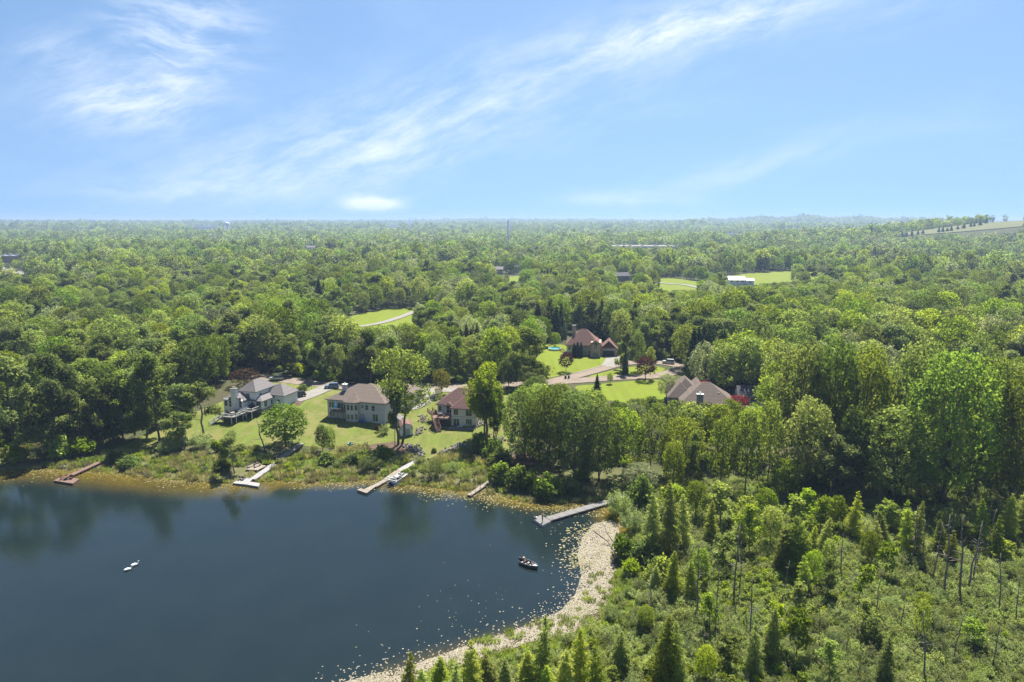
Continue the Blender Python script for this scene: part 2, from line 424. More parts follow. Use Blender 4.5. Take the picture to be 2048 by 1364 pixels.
def axis_coords(lo, hi, step, far_lo, far_hi, growth):
    c = list(np.arange(lo, hi + 0.01, step)); s = step
    while c[-1] < far_hi: s *= growth; c.append(c[-1] + s)
    s = step
    while c[0] > far_lo: s *= growth; c.insert(0, c[0] - s)
    return np.array(c)
gx = axis_coords(-150, 170, 1.6, -13000, 13000, 1.07)
gy = axis_coords(60, 300, 1.6, -1500, 13500, 1.055)
GX, GY = np.meshgrid(gx, gy); GZ = height(GX, GY)
nx, ny = len(gx), len(gy)
ii = (np.arange(ny - 1)[:, None] * nx + np.arange(nx - 1)[None, :]).ravel()
gfaces = np.stack([ii, ii + 1, ii + nx + 1, ii + nx], 1)

def soil_material():
    m, N, L, out = new_mat('ground_soil')
    p = N.new('ShaderNodeBsdfPrincipled'); p.inputs['Roughness'].default_value = 0.95; p.inputs['Specular IOR Level'].default_value = 0.1
    a = N.new('ShaderNodeAttribute'); a.attribute_name = 'cover'
    f1 = noise(N, L, 0.06, 6, 0.65); f2 = noise(N, L, 0.7, 5, 0.7)
    wood = mixrgb(N, L, ramp(N, L, f1, 0.35, 0.65), (0.040, 0.055, 0.016), (0.055, 0.052, 0.026))
    wood = mixrgb(N, L, ramp(N, L, f2, 0.5, 0.8), wood, (0.10, 0.088, 0.05))
    mar = mixrgb(N, L, ramp(N, L, f1, 0.35, 0.65), (0.090, 0.120, 0.022), (0.075, 0.105, 0.028))
    mar = mixrgb(N, L, ramp(N, L, f2, 0.5, 0.75), mar, (0.11, 0.11, 0.04))
    bankc = mixrgb(N, L, ramp(N, L, f2, 0.35, 0.65), (0.11, 0.10, 0.055), (0.07, 0.085, 0.022))
    s = N.new('ShaderNodeSeparateColor'); L.new(a.outputs['Color'], s.inputs[0])
    col = mixrgb(N, L, s.outputs[0], wood, mar); col = mixrgb(N, L, s.outputs[1], col, bankc)
    L.new(col, p.inputs['Base Color'])
    bn = N.new('ShaderNodeBump'); bn.inputs['Strength'].default_value = 0.7; bn.inputs['Distance'].default_value = 0.3
    L.new(noise(N, L, 1.5, 5, 0.7), bn.inputs['Height']); L.new(bn.outputs[0], p.inputs['Normal'])
    L.new(p.outputs[0], out.inputs[0]); return m
M['soil'] = soil_material()
gme = np_mesh('ground', np.stack([GX, GY, GZ], -1).reshape(-1, 3), gfaces, M['soil'], True)
att = gme.color_attributes.new('cover', 'FLOAT_COLOR', 'POINT')
gd = dist_line(SHORE, GX.ravel(), GY.ravel(), True)
cov = np.zeros((nx * ny, 4), np.float32); cov[:, 0] = marsh_mask(GX.ravel(), GY.ravel())
cov[:, 1] = sstep(26, 10, gd) * (1 - cov[:, 0]); cov[:, 3] = 1
att.data.foreach_set('color', cov.ravel())
tag(link('ground', gme), kind='structure')

# ---------------------------------------------------------------- lake
def water_material():
    m, N, L, out = new_mat('lake_water')
    a = N.new('ShaderNodeAttribute'); a.attribute_name = 'shallow'
    f = noise(N, L, 0.12, 5, 0.6); f2 = noise(N, L, 1.1, 4, 0.65)
    deep = mixrgb(N, L, ramp(N, L, f, 0.3, 0.7), (0.0066, 0.0124, 0.0134), (0.0080, 0.0144, 0.0152))
    bed = mixrgb(N, L, ramp(N, L, f2, 0.35, 0.7), (0.100, 0.070, 0.010), (0.050, 0.042, 0.008))
    sh = N.new('ShaderNodeMath'); sh.operation = 'MULTIPLY'; L.new(a.outputs['Fac'], sh.inputs[0]); L.new(ramp(N, L, f, 0.2, 0.6, 0.55, 1.0), sh.inputs[1])
    col = mixrgb(N, L, sh.outputs[0], deep, bed)
    d = N.new('ShaderNodeBsdfDiffuse'); L.new(col, d.inputs['Color'])
    g = N.new('ShaderNodeBsdfGlossy'); wind = noise(N, L, 0.035, 5, 0.6, 'Object', (1, 2.2, 1), 0.6); L.new(ramp(N, L, wind, 0.35, 0.65, 0.012, 0.055), g.inputs['Roughness']); g.inputs['Color'].default_value = (0.95, 0.97, 1.0, 1)
    b1 = N.new('ShaderNodeBump'); L.new(ramp(N, L, wind, 0.35, 0.65, 0.20, 0.48), b1.inputs['Strength']); b1.inputs['Distance'].default_value = 0.022
    L.new(noise(N, L, 1.7, 5, 0.62, 'Object', (1.0, 1.5, 1.0), 0.4), b1.inputs['Height'])
    b2 = N.new('ShaderNodeBump'); b2.inputs['Strength'].default_value = 0.35; b2.inputs['Distance'].default_value = 0.012
    L.new(noise(N, L, 6.5, 4, 0.65, 'Object', (1.0, 1.7, 1.0), 0.3), b2.inputs['Height']); L.new(b1.outputs[0], b2.inputs['Normal']); b1 = b2
    L.new(b1.outputs[0], g.inputs['Normal'])
    fr = N.new('ShaderNodeFresnel'); fr.inputs['IOR'].default_value = 1.333; L.new(b1.outputs[0], fr.inputs['Normal'])
    mx = N.new('ShaderNodeMixShader'); L.new(fr.outputs[0], mx.inputs[0]); L.new(d.outputs[0], mx.inputs[1]); L.new(g.outputs[0], mx.inputs[2])
    L.new(mx.outputs[0], out.inputs[0]); return m
M['water'] = water_material()
wx = np.concatenate([np.arange(-700, -160, 20.0), np.arange(-160, 40, 2.0)]); wy = np.concatenate([np.arange(-60, 70, 10.0), np.arange(70, 190, 2.0)])
WX, WY = np.meshgrid(wx, wy); wn_, wm_ = len(wx), len(wy)
jj = (np.arange(wm_ - 1)[:, None] * wn_ + np.arange(wn_ - 1)[None, :]).ravel()
lk = np_mesh('lake_water', np.stack([WX, WY, np.zeros_like(WX)], -1).reshape(-1, 3), np.stack([jj, jj + 1, jj + wn_ + 1, jj + wn_], 1), M['water'], True)
la = lk.attributes.new('shallow', 'FLOAT', 'POINT')
wd = dist_line(SHORE, WX.ravel(), WY.ravel(), True)
north = WY.ravel() > 118
la.data.foreach_set('value', (sstep(np.where(WX.ravel() < -55, 13.5, 7.0), 1.5, wd) * np.where(north, 1.0, 0.55)).astype(np.float32))
tag(link('lake_water', lk), kind='structure')

# ---------------------------------------------------------------- sheets laid on the ground: lawns, road, drives
def smooth_poly(pts, n=6, closed=True):
    """Catmull-Rom through the points"""
    pts = [np.array(p, float) for p in pts]; out = []; k = len(pts)
    for i in range(k if closed else k - 1):
        p0, p1 = pts[(i - 1) % k] if closed or i > 0 else pts[0], pts[i]
        p2 = pts[(i + 1) % k]; p3 = pts[(i + 2) % k] if closed or i + 2 < k else pts[-1]
        for j in range(n):
            t = j / n
            out.append(0.5 * ((2 * p1) + (-p0 + p2) * t + (2 * p0 - 5 * p1 + 4 * p2 - p3) * t * t + (-p0 + 3 * p1 - 3 * p2 + p3) * t ** 3))
    if not closed: out.append(pts[-1])
    return np.array(out)
def drape(name, poly, mat, off, spacing=2.5):
    poly = np.asarray(poly); x0, y0 = poly.min(0); x1, y1 = poly.max(0)
    X, Y = np.meshgrid(np.arange(x0 + 0.37, x1, spacing), np.arange(y0 + 0.41, y1, spacing)); X, Y = X.ravel(), Y.ravel()
    k = poly_inside(poly, X, Y) & (dist_line(poly, X, Y, True) > spacing * 0.4)
    pts = [Vector(p) for p in poly] + [Vector((a, b)) for a, b in zip(X[k], Y[k])]
    ed = [(i, (i + 1) % len(poly)) for i in range(len(poly))]
    v, e, f, *_ = delaunay_2d_cdt(pts, ed, [], 1, 1e-4)
    vx = np.array([p.x for p in v]); vy = np.array([p.y for p in v]); vz = height(vx, vy) + off
    me = bpy.data.meshes.new(name); me.from_pydata([tuple(q) for q in np.stack([vx, vy, vz], 1)], [], [tuple(q) for q in f])
    me.materials.append(mat); me.polygons.foreach_set('use_smooth', [True] * len(me.polygons))
    for p in me.polygons:
        if p.normal.z < 0: p.flip()
    me.update()
    return tag(link(name, me), kind='structure')
def px_poly(pts): return [tuple(ground(*q)[:2]) for q in pts]
def ribbon(line, w):
    line = smooth_poly(line, 6, False); L_, R_ = [], []
    for i, p in enumerate(line):
        d = line[min(i + 1, len(line) - 1)] - line[max(i - 1, 0)]; d /= np.hypot(*d); n = np.array((-d[1], d[0]))
        L_.append(p + n * w / 2); R_.append(p - n * w / 2)
    return np.array(L_ + R_[::-1])
def lawn_material(name, c1, c2, dry):
    m, N, L, out = new_mat(name)
    p = N.new('ShaderNodeBsdfPrincipled'); p.inputs['Roughness'].default_value = 0.9; p.inputs['Specular IOR Level'].default_value = 0.1
    f1 = noise(N, L, 0.09, 6, 0.65); f2 = noise(N, L, 0.9, 6, 0.75); st = noise(N, L, 0.55, 2, 0.4, 'Object', (1.0, 0.05, 1.0))
    mp = mixrgb(N, L, ramp(N, L, f1, 0.35, 0.65), c1, c2)
    mp = mixrgb(N, L, ramp(N, L, st, 0.44, 0.56, 0, 0.7), mp, tuple(x * 1.34 for x in c1))
    mp = mixrgb(N, L, ramp(N, L, f2, 0.44, 0.70, 0, 0.8), mp, dry)
    mp = mixrgb(N, L, ramp(N, L, noise(N, L, 0.16, 6, 0.7), 0.44, 0.62, 0, 0.85), mp, dry)
    L.new(mp, p.inputs['Base Color'])
    bn = N.new('ShaderNodeBump'); bn.inputs['Strength'].default_value = 0.8; bn.inputs['Distance'].default_value = 0.12
    L.new(noise(N, L, 3.0, 6, 0.8), bn.inputs['Height']); L.new(bn.outputs[0], p.inputs['Normal'])
    L.new(p.outputs[0], out.inputs[0]); return m
M['lawn'] = lawn_material('mown_grass', (0.072, 0.100, 0.014), (0.090, 0.112, 0.019), (0.142, 0.130, 0.046))
M['lawn_rich'] = lawn_material('rich_grass', (0.087, 0.122, 0.007), (0.108, 0.139, 0.008), (0.115, 0.132, 0.013))
M['lawn_hill'] = lawn_material('hill_grass', (0.075, 0.095, 0.026), (0.085, 0.100, 0.032), (0.120, 0.105, 0.055))
M['gravel'] = plain('pale_gravel', (0.184, 0.150, 0.120), (0.144, 0.116, 0.092), 0.95, 0.5, 0.1, 0.5, 6)
M['asphalt'] = plain('worn_asphalt', (0.109, 0.101, 0.095), (0.080, 0.073, 0.067), 0.9, 0.6, 0.2, 0.3, 8)
M['concrete'] = plain('pale_concrete', (0.193, 0.181, 0.164), (0.151, 0.141, 0.126), 0.9, 0.7, 0.2)
M['mulch'] = plain('garden_mulch', (0.110, 0.075, 0.052), (0.060, 0.043, 0.030), 0.95, 1.2, 0.1, 0.6, 6)

LAWN_A = smooth_poly(px_poly([(205, 908), (260, 885), (330, 850), (440, 805), (520, 775), (560, 765), (640, 775), (690, 783), (800, 790), (860, 790), (905, 782), (960, 780), (1010, 785), (1035, 805),
                              (1040, 850), (1032, 885), (1010, 908), (975, 902), (940, 896), (905, 902), (880, 912), (852, 924), (836, 905), (815, 890), (760, 889), (700, 893), (640, 896), (600, 892), (520, 895), (440, 893), (380, 880), (300, 898)]), 4)
LAWN_B = smooth_poly(px_poly([(1150, 774), (1195, 769), (1240, 764), (1315, 760), (1338, 775), (1330, 802), (1290, 810), (1240, 804), (1185, 796)]), 5)
LAWN_C = smooth_poly(px_poly([(1082, 694), (1128, 690), (1150, 712), (1226, 712), (1224, 729), (1160, 746), (1092, 758), (1072, 738)]), 5)
ISLAND = smooth_poly(px_poly([(1178, 754), (1215, 743), (1262, 734), (1310, 733), (1330, 739), (1308, 748), (1245, 751)]), 5)
LAWN_D = smooth_poly(px_poly([(672, 652), (705, 633), (760, 622), (832, 616), (850, 630), (835, 652), (760, 664), (700, 672)]), 5)
LAWN_E = smooth_poly(px_poly([(1282, 568), (1340, 557), (1425, 572), (1418, 592), (1350, 594), (1290, 582)]), 5)
LAWN_F = smooth_poly(px_poly([(1440, 556), (1560, 543), (1690, 548), (1718, 558), (1620, 566), (1500, 572), (1440, 576)]), 5)
LAWN_G = smooth_poly([(690, 1345), (820, 1300), (900, 1272), (1000, 1252), (1150, 1240), (1300, 1260), (1300, 1400), (1100, 1420), (950, 1400), (800, 1385)], 5)
LAWN_H = smooth_poly(px_poly([(985, 560), (1030, 553), (1065, 556), (1040, 566), (1000, 568)]), 5)
LAWNS = [LAWN_A, LAWN_B, LAWN_C, ISLAND, LAWN_D, LAWN_E, LAWN_F, LAWN_G, LAWN_H]
drape('lawn', LAWN_A, M['lawn'], 0.07, 2.2)
for pl in (LAWN_B, LAWN_C, ISLAND): drape('lawn', pl, M['lawn_rich'], 0.07, 2.2)
for pl in (LAWN_D, LAWN_E, LAWN_F, LAWN_H): drape('meadow', pl, M['lawn_rich'], 0.35, 7)
drape('hill_meadow', LAWN_G, M['lawn_hill'], 1.1, 20)

ROAD = np.array(px_poly([(505, 752), (560, 759), (620, 767), (700, 775), (780, 778), (860, 774), (960, 772), (1060, 768), (1150, 762), (1230, 756), (1290, 754), (1330, 749)]))
LOOP = np.array(px_poly([(1100, 766), (1150, 752), (1195, 740), (1232, 730), (1275, 725), (1320, 726), (1362, 734), (1345, 745), (1318, 751)]))
ROADS = [ROAD, LOOP]
drape('road', ribbon(ROAD, 6.4), M['gravel'], 0.16, 2.5)
drape('loop_road', ribbon(LOOP, 6.0), M['gravel'], 0.19, 2.5)
DRIVES = [ribbon(np.array(px_poly(q)), w) for q, w in (
    ([(668, 771), (640, 782), (612, 793), (590, 800)], 6.0),
    ([(846, 778), (846, 796), (828, 810), (800, 812), (782, 806)], 7.5),
    ([(905, 777), (900, 785)], 6.0),
    ([(1216, 734), (1224, 722), (1226, 714)], 5.5),
    ([(1490, 818), (1498, 806), (1500, 799)], 8.0))]
for dv in DRIVES: drape('driveway', dv, M['concrete'], 0.22, 2.2)
drape('farm_track', ribbon(np.array(px_poly([(718, 655), (760, 648), (800, 636), (830, 624)])), 4.5), M['concrete'], 0.6, 6)
drape('farm_track', ribbon(np.array(px_poly([(1292, 563), (1330, 568), (1370, 571), (1410, 580)])), 5.0), M['concrete'], 0.7, 8)
drape('parking_lot', smooth_poly(px_poly([(-20, 537), (20, 537), (62, 547), (40, 553), (-20, 548)]), 4), M['concrete'], 0.8, 8)

# ---------------------------------------------------------------- vegetation: shapes
def leaf_quads(g, lobes, n, s, clump=6, shell=0.22, upbias=0.25, aspect=0.62, cull=0.72, droop=0.0, spread=1.0):
    """n leaf sprays gathered in clumps near the surface of the lobes (m,6: centre and radii)"""
    lobes = np.asarray(lobes, float); rad = lobes[:, 3:].mean(1); w = rad ** 2; w /= w.sum()
    nc = max(4, int(n / clump * 1.35))
    idx = g.choice(len(lobes), nc, p=w)
    d = g.normal(size=(nc, 3)); d[:, 2] += upbias; d /= np.linalg.norm(d, axis=1)[:, None]
    c = lobes[idx, :3] + lobes[idx, 3:] * d * (1 - np.abs(g.normal(0, shell, nc)))[:, None]
    keep = np.ones(nc, bool)
    for k in range(len(lobes)):
        q = (c - lobes[k, :3]) / (lobes[k, 3:] * cull); keep &= ~(((q ** 2).sum(1) < 1) & (idx != k))
    c, d = c[keep], d[keep]
    m = min(len(c), max(1, n // clump)); c, d = c[:m], d[:m]
    p = np.repeat(c, clump, 0) + g.normal(0, s * 1.15 * spread, (m * clump, 3)) * np.array([1, 1, 0.8])
    nr = np.repeat(d, clump, 0) * 0.7 + g.normal(0, 0.55, (m * clump, 3)); nr[:, 2] += 0.25; nr /= np.linalg.norm(nr, axis=1)[:, None]
    return quads_at(g, p, nr, s, aspect, droop)
def quads_at(g, p, nr, s, aspect=0.62, droop=0.0):
    k = len(p); r = g.normal(size=(k, 3)); r[:, 2] -= droop
    t = r - (r * nr).sum(1)[:, None] * nr; t /= np.linalg.norm(t, axis=1)[:, None]; b = np.cross(nr, t)
    a = (s * g.uniform(0.65, 1.35, k))[:, None]; bw = a * aspect
    v = np.stack([p + t * a, p + b * bw + nr * a * 0.12, p - t * a, p - b * bw + nr * a * 0.12], 1)
    return v.reshape(-1, 3)
def quad_faces(k): return np.arange(4 * k, dtype=np.int32).reshape(k, 4)
def crown(name, v, mat):
    return np_mesh(name, v, quad_faces(len(v) // 4), mat)
def trunk_mesh(name, paths, mat, n=6):
    b = MB()
    for pts, rad in paths: b.tube(pts, rad, n, True)
    return b.mesh(name, mat, True)
def bent(a, b, k=4, j=0.0, g=random):
    a, b = Vector(a), Vector(b); out = []
    for i in range(k + 1):
        t = i / k; q = a.lerp(b, t)
        if 0 < i < k: q += Vector((g.uniform(-j, j), g.uniform(-j, j), 0))
        out.append(q)
    return out
def lerp_r(r0, r1, k): return [r0 + (r1 - r0) * i / k for i in range(k + 1)]

def round_lobes(g, h, w, low=0.22, n=16, lob=0.27, flat=1.0):
    """broad crown: lobes over an egg, smaller towards the top, uneven"""
    c0 = h * low; ch = h * (1 - low); out = []
    for i in range(n):
        z = 1 - 2 * (i + 0.5) / n; z = max(z, -0.72); a = i * 2.39996 + g.uniform(-0.4, 0.4); s = math.sqrt(max(0, 1 - z * z))
        r = w * lob * g.uniform(0.72, 1.28) * 0.5 * (1.15 - 0.25 * max(z, 0))
        k = g.uniform(0.78, 1.08)
        rx = w / 2 - r; rz = ch / 2 - r * 0.8
        out.append((math.cos(a) * s * rx * k, math.sin(a) * s * rx * k, c0 + ch / 2 + z * rz * g.uniform(0.9, 1.05), r, r, r * flat * 0.85))
    out.append((0, 0, c0 + ch * 0.5, w * 0.3, w * 0.3, ch * 0.33))
    return out
def make_broad(name, g, h, w, mat, bark, n, s, low=0.2, nl=18, lob=0.5, clump=6, r0=None, **kw):
    lobes = round_lobes(g, h, w, low, nl, lob)
    v = leaf_quads(g, lobes, n, s, clump, **kw)
    r0 = r0 or h * 0.016; rr = random.Random(int(g.integers(1e6)))
    paths = [(bent((0, 0, -0.6), (rr.uniform(-.4, .4), rr.uniform(-.4, .4), h * 0.72), 6, h * 0.012, rr), lerp_r(r0, r0 * 0.25, 6))]
    for l in lobes[:-1][::2]:
        z0 = h * rr.uniform(low * 0.9, 0.55)
        paths.append((bent((0, 0, min(z0, l[2] * 0.9)), l[:3], 3, 0.3, rr), lerp_r(r0 * 0.42, r0 * 0.08, 3)))
    return crown(name + '_crown', v, mat), trunk_mesh(name + '_trunk', paths, bark)
def make_tall(name, g, h, w, mat, bark, n, s, limbs=4, low=0.28, clump=7, sparse=1.0, forks=1, **kw):
    """cottonwood habit: a few steep limbs, each hung with loose plumes of leaves"""
    rr = random.Random(int(g.integers(1e6))); lobes = []; paths = []; r0 = h * 0.014
    stems = []
    for f in range(forks):
        off = Vector(((f - (forks - 1) / 2) * w * 0.22, rr.uniform(-.5, .5), 0))
        base = Vector(((f - (forks - 1) / 2) * 0.8, 0, -0.6))
        top = Vector((off.x * 1.6 + rr.uniform(-.6, .6), rr.uniform(-1, 1), h * rr.uniform(0.86, 0.93)))
        stems.append(bent(base, top, 7, h * 0.018, rr)); paths.append((stems[-1], lerp_r(r0, r0 * 0.18, 7)))
    for st in stems:
        for k in range(limbs):
            t = low + (0.93 - low) * (k + rr.random() * 0.6) / limbs
            i = min(int(t * 7), 6); p = st[i].lerp(st[i + 1], t * 7 - i)
            a = k * 2.4 + rr.uniform(-.5, .5); reach = w * 0.5 * (1.0 - 0.55 * max(0, t - 0.45) / 0.55) * rr.uniform(0.6, 0.95) / (1 if forks == 1 else 1.35)
            e = p + Vector((math.cos(a) * reach, math.sin(a) * reach, h * rr.uniform(0.06, 0.15)))
            paths.append((bent(p, e, 3, 0.35, rr), lerp_r(r0 * 0.4, r0 * 0.08, 3)))
            for q in (0.45, 0.75, 1.0):
                c = p.lerp(e, q); r = w * rr.uniform(0.105, 0.175)
                lobes.append((c.x + rr.uniform(-.5, .5), c.y + rr.uniform(-.5, .5), c.z + rr.uniform(-.2, .9), r, r, r * rr.uniform(0.9, 1.35)))
        tp = st[-1]; lobes.append((tp.x, tp.y, tp.z, w * .13, w * .13, h * .07)); lobes.append((tp.x, tp.y, tp.z - h * .08, w * .17, w * .17, h * .07))
    v = leaf_quads(g, lobes, n, s, clump, cull=0.55, shell=0.35, **kw)
    return crown(name + '_crown', v, mat), trunk_mesh(name + '_trunk', paths, bark)
def make_conifer(name, g, h, w, mat, bark, n, s, tiers=22, low=0.06, airy=0.0, droop=0.25, aspect=0.28, power=0.9):
    """whorls of boughs; sprays are strewn along each bough"""
    rr = random.Random(int(g.integers(1e6))); pts, nrs = [], []; paths = [([(0, 0, -0.5), (rr.uniform(-.1, .1), rr.uniform(-.1, .1), h * 0.5), (0, 0, h)], [h * 0.013, h * 0.009, 0.02])]
    boughs = []
    for t in range(tiers):
        u = t / (tiers - 1); z = h * (low + (0.985 - low) * u); L = w / 2 * (1 - u) ** power * rr.uniform(0.75, 1.15) + 0.12
        nb = max(4, int(8 * (1 - u * 0.5)))
        for b in range(nb):
            if rr.random() < airy: continue
            a = b / nb * 2 * math.pi + t * 0.9 + rr.uniform(-.3, .3); l = L * rr.uniform(0.7, 1.15)
            boughs.append((z, a, l, rr.uniform(-0.06, 0.22)))
    tot = sum(b[2] for b in boughs)
    for z, a, l, lift in boughs:
        k = max(2, int(n * l / tot)); q = g.uniform(0.12, 1.0, k) ** 0.75
        x = np.cos(a) * l * q; y = np.sin(a) * l * q; zz = z + lift * l * q - droop * l * q * q
        sp = 0.10 + 0.14 * l * (1 - q * 0.5)
        p = np.stack([x, y, zz], 1) + g.normal(0, 1, (k, 3)) * np.stack([sp, sp, sp * 0.5], 1)
        nr = np.stack([np.cos(a) * 0.35 + g.normal(0, .4, k), np.sin(a) * 0.35 + g.normal(0, .4, k), np.full(k, 0.75)], 1)
        pts.append(p); nrs.append(nr / np.linalg.norm(nr, axis=1)[:, None])
        if l > 0.8 and len(paths) < 60: paths.append(([(0, 0, z), (math.cos(a) * l * .8, math.sin(a) * l * .8, z + (lift - droop * .64) * l * .8)], [0.03, 0.01]))
    v = quads_at(g, np.concatenate(pts), np.concatenate(nrs), s, aspect, 0.3)
    return crown(name + '_crown', v, mat), trunk_mesh(name + '_trunk', paths, bark, 5)
def make_shrub(name, g, h, w, mat, bark, n, s, nl=12, clump=6, stems=True):
    lobes = []; rr = random.Random(int(g.integers(1e6)))
    for i in range(nl):
        a = rr.uniform(0, 6.28); q = math.sqrt(rr.random()); r = w * rr.uniform(0.14, 0.24)
        lobes.append((math.cos(a) * q * (w / 2 - r), math.sin(a) * q * (w / 2 - r), max(r * .6, h * (0.75 - 0.45 * q * q) * rr.uniform(.65, 1.12)), r, r, r * rr.uniform(.8, 1.2)))
    v = leaf_quads(g, lobes, n, s, clump, upbias=0.45, cull=0.6, shell=0.3)
    v[:, 2] = np.maximum(v[:, 2], 0.02)
    paths = [(bent((rr.uniform(-.2, .2), rr.uniform(-.2, .2), -.2), l[:3], 3, .1, rr), lerp_r(0.05, 0.015, 3)) for l in lobes[:6]]
    return crown(name + '_crown', v, mat), trunk_mesh(name + '_trunk', paths, bark, 4)
def make_wands(name, g, h, w, mat, bark, n, s, k=26):
    """willow habit: a spray of upright wands, leafy along their length"""
    a = g.uniform(0, 6.28, k); q = np.sqrt(g.uniform(0, 1, k)) * w / 2; tip = np.stack([np.cos(a) * q, np.sin(a) * q, h * g.uniform(.6, 1.1, k) * (1 - .35 * (q / (w / 2)) ** 2)], 1)
    i = g.integers(0, k, n); t = g.uniform(.25, 1, n) ** .7; base = np.stack([np.cos(a) * q * .35, np.sin(a) * q * .35, np.zeros(k)], 1)
    p = base[i] + (tip[i] - base[i]) * t[:, None] + g.normal(0, 1, (n, 3)) * np.array([.13, .13, .09]) * (w / 2.3) * (1.15 - .5 * t)[:, None]
    nr = g.normal(0, .6, (n, 3)); nr[:, 2] += .55; nr /= np.linalg.norm(nr, axis=1)[:, None]
    v = quads_at(g, p, nr, s, .38, -.6); v[:, 2] = np.maximum(v[:, 2], .02)
    paths = [([tuple(base[j]), tuple(tip[j])], [.025, .008]) for j in range(0, k, 4)]
    return crown(name + '_crown', v, mat), trunk_mesh(name + '_trunk', paths, bark, 3)
def make_snag(name, g, h, mat, twigs=10, lean=0.6):
    rr = random.Random(int(g.integers(1e6))); top = Vector((rr.uniform(-lean, lean), rr.uniform(-lean, lean), h))
    st = bent((0, 0, -.4), top, 5, .12, rr); r0 = 0.055 + h * 0.0085
    paths = [(st, lerp_r(r0, 0.045, 5))]; tw = []
    for k in range(twigs):
        t = rr.uniform(.35, .97); p = Vector((0, 0, 0)).lerp(top, t); a = rr.uniform(0, 6.28); l = rr.uniform(.4, 1.3) * (1.25 - t)* h * .13
        tw.append((bent(p, p + Vector((math.cos(a) * l, math.sin(a) * l, rr.uniform(-.25, .5) * l)), 2, .06, rr), [0.05, 0.035, 0.02]))
    return trunk_mesh(name + '_trunk', paths, mat, 5), trunk_mesh(name + '_branches', tw, mat, 4)

G = np.random.default_rng
PROTO = {}
def proto(kind, made, h, w): PROTO.setdefault(kind, []).append((made[0], made[1], h, w))
for i in range(4): proto('oak', make_broad('oak_tree', G(100 + i), 18, 13.5, M['oak'], M['bark'], 9000, 0.30, 0.12, 24, 0.44), 18, 13.5)
for i in range(4): proto('maple', make_broad('maple_tree', G(120 + i), 18, 12, M['maple'], M['bark'], 9000, 0.30, 0.10, 24, 0.46), 18, 12)
for i in range(4): proto('cotton', make_tall('cottonwood', G(140 + i), 21, 11, M['cotton'], M['bark'], 8200, 0.26, 7, 0.18), 21, 11)
for i in range(3): proto('pale', make_broad('pale_tree', G(160 + i), 15, 12, M['pale'], M['bark'], 7600, 0.26, 0.14, 22, 0.42, 7), 15, 12)
for i in range(3): proto('lime', make_broad('lime_tree', G(170 + i), 14, 8.5, M['lime'], M['bark'], 6200, 0.25, 0.15, 18, 0.46), 14, 8.5)
for i in range(3): proto('spruce', make_conifer('spruce_tree', G(180 + i), 18, 7.5, M['spruce'], M['bark'], 4200, 0.55, 24, 0.05), 18, 7.5)
for i in range(5): proto('tam', make_conifer('tamarack_tree', G(190 + i), 11, 4.8, M['tam'], M['snag'], 6000, 0.20, 24, 0.08, 0.22, 0.16, 0.34, 0.68), 11, 4.8)
for i in range(4): proto('willow', make_wands('willow_shrub', G(200 + i), 3.4, 4.4, M['willow'], M['snag'], 2600, 0.13, 44), 3.4, 4.4)
for i in range(3): proto('bush', make_shrub('green_bush', G(210 + i), 2.6, 3.4, M['maple'], M['snag'], 1300, 0.19, 12), 2.6, 3.4)
for i in range(3): proto('limebush', make_shrub('lime_bush', G(220 + i), 2.6, 3.2, M['lime'], M['snag'], 1200, 0.18, 12), 2.6, 3.2)
for i in range(3): proto('sapling', make_tall('sapling', G(230 + i), 6, 2.6, M['lime'], M['snag'], 900, 0.19, 5, 0.3), 6, 2.6)
for i in range(5): proto('snag', make_snag('dead_tree', G(240 + i), 9, M['snag']), 9, 2)
for i in range(2): proto('purple', make_broad('purple_tree', G(250 + i), 9, 6.6, M['purple'], M['bark'], 3000, 0.24, 0.18, 16, 0.5), 9, 6.6)
proto('red', make_broad('red_tree', G(255), 5, 6, M['red'], M['bark'], 2600, 0.2, 0.12, 14, 0.5), 5, 6)
for i in range(2): proto('plume', make_tall('plumed_tree', G(290 + i), 19, 11, M['lime'], M['bark'], 10500, 0.26, 6, 0.24, forks=3), 19, 11)
proto('brown', make_broad('brown_tree', G(256), 10, 11, M['brown'], M['bark'], 3600, 0.27, 0.15, 18, 0.45), 10, 11)
proto('gold', make_broad('golden_tree', G(257), 7, 5.5, M['gold'], M['bark'], 2400, 0.22, 0.2, 14, 0.5), 7, 5.5)
proto('cedar', make_conifer('arborvitae', G(258), 6, 2.0, M['cedar'], M['bark'], 2200, 0.2, 20, 0.02, 0, -0.5, 0.5, 0.5), 6, 2.0)
proto('twin', make_tall('twin_cottonwood', G(262), 26, 15, M['cotton'], M['bark'], 6800, 0.26, 6, 0.36, forks=2), 26, 15)
for i in range(2): proto('bigmaple', make_broad('great_maple', G(270 + i), 29, 21, M['maple'], M['bark'], 19000, 0.34, 0.04, 44, 0.36), 29, 21)
for i in range(3): proto('bigoak', make_broad('great_oak', G(280 + i), 24, 17, M['oak'], M['bark'], 15000, 0.32, 0.05, 36, 0.38), 24, 17)
proto('birchy', make_tall('slender_tree', G(264), 14, 7, M['cotton'], M['birch'], 3800, 0.22, 6, 0.3), 14, 7)
proto('birchy', make_tall('slender_tree', G(265), 14, 7, M['cotton'], M['birch'], 3800, 0.22, 6, 0.3), 14, 7)

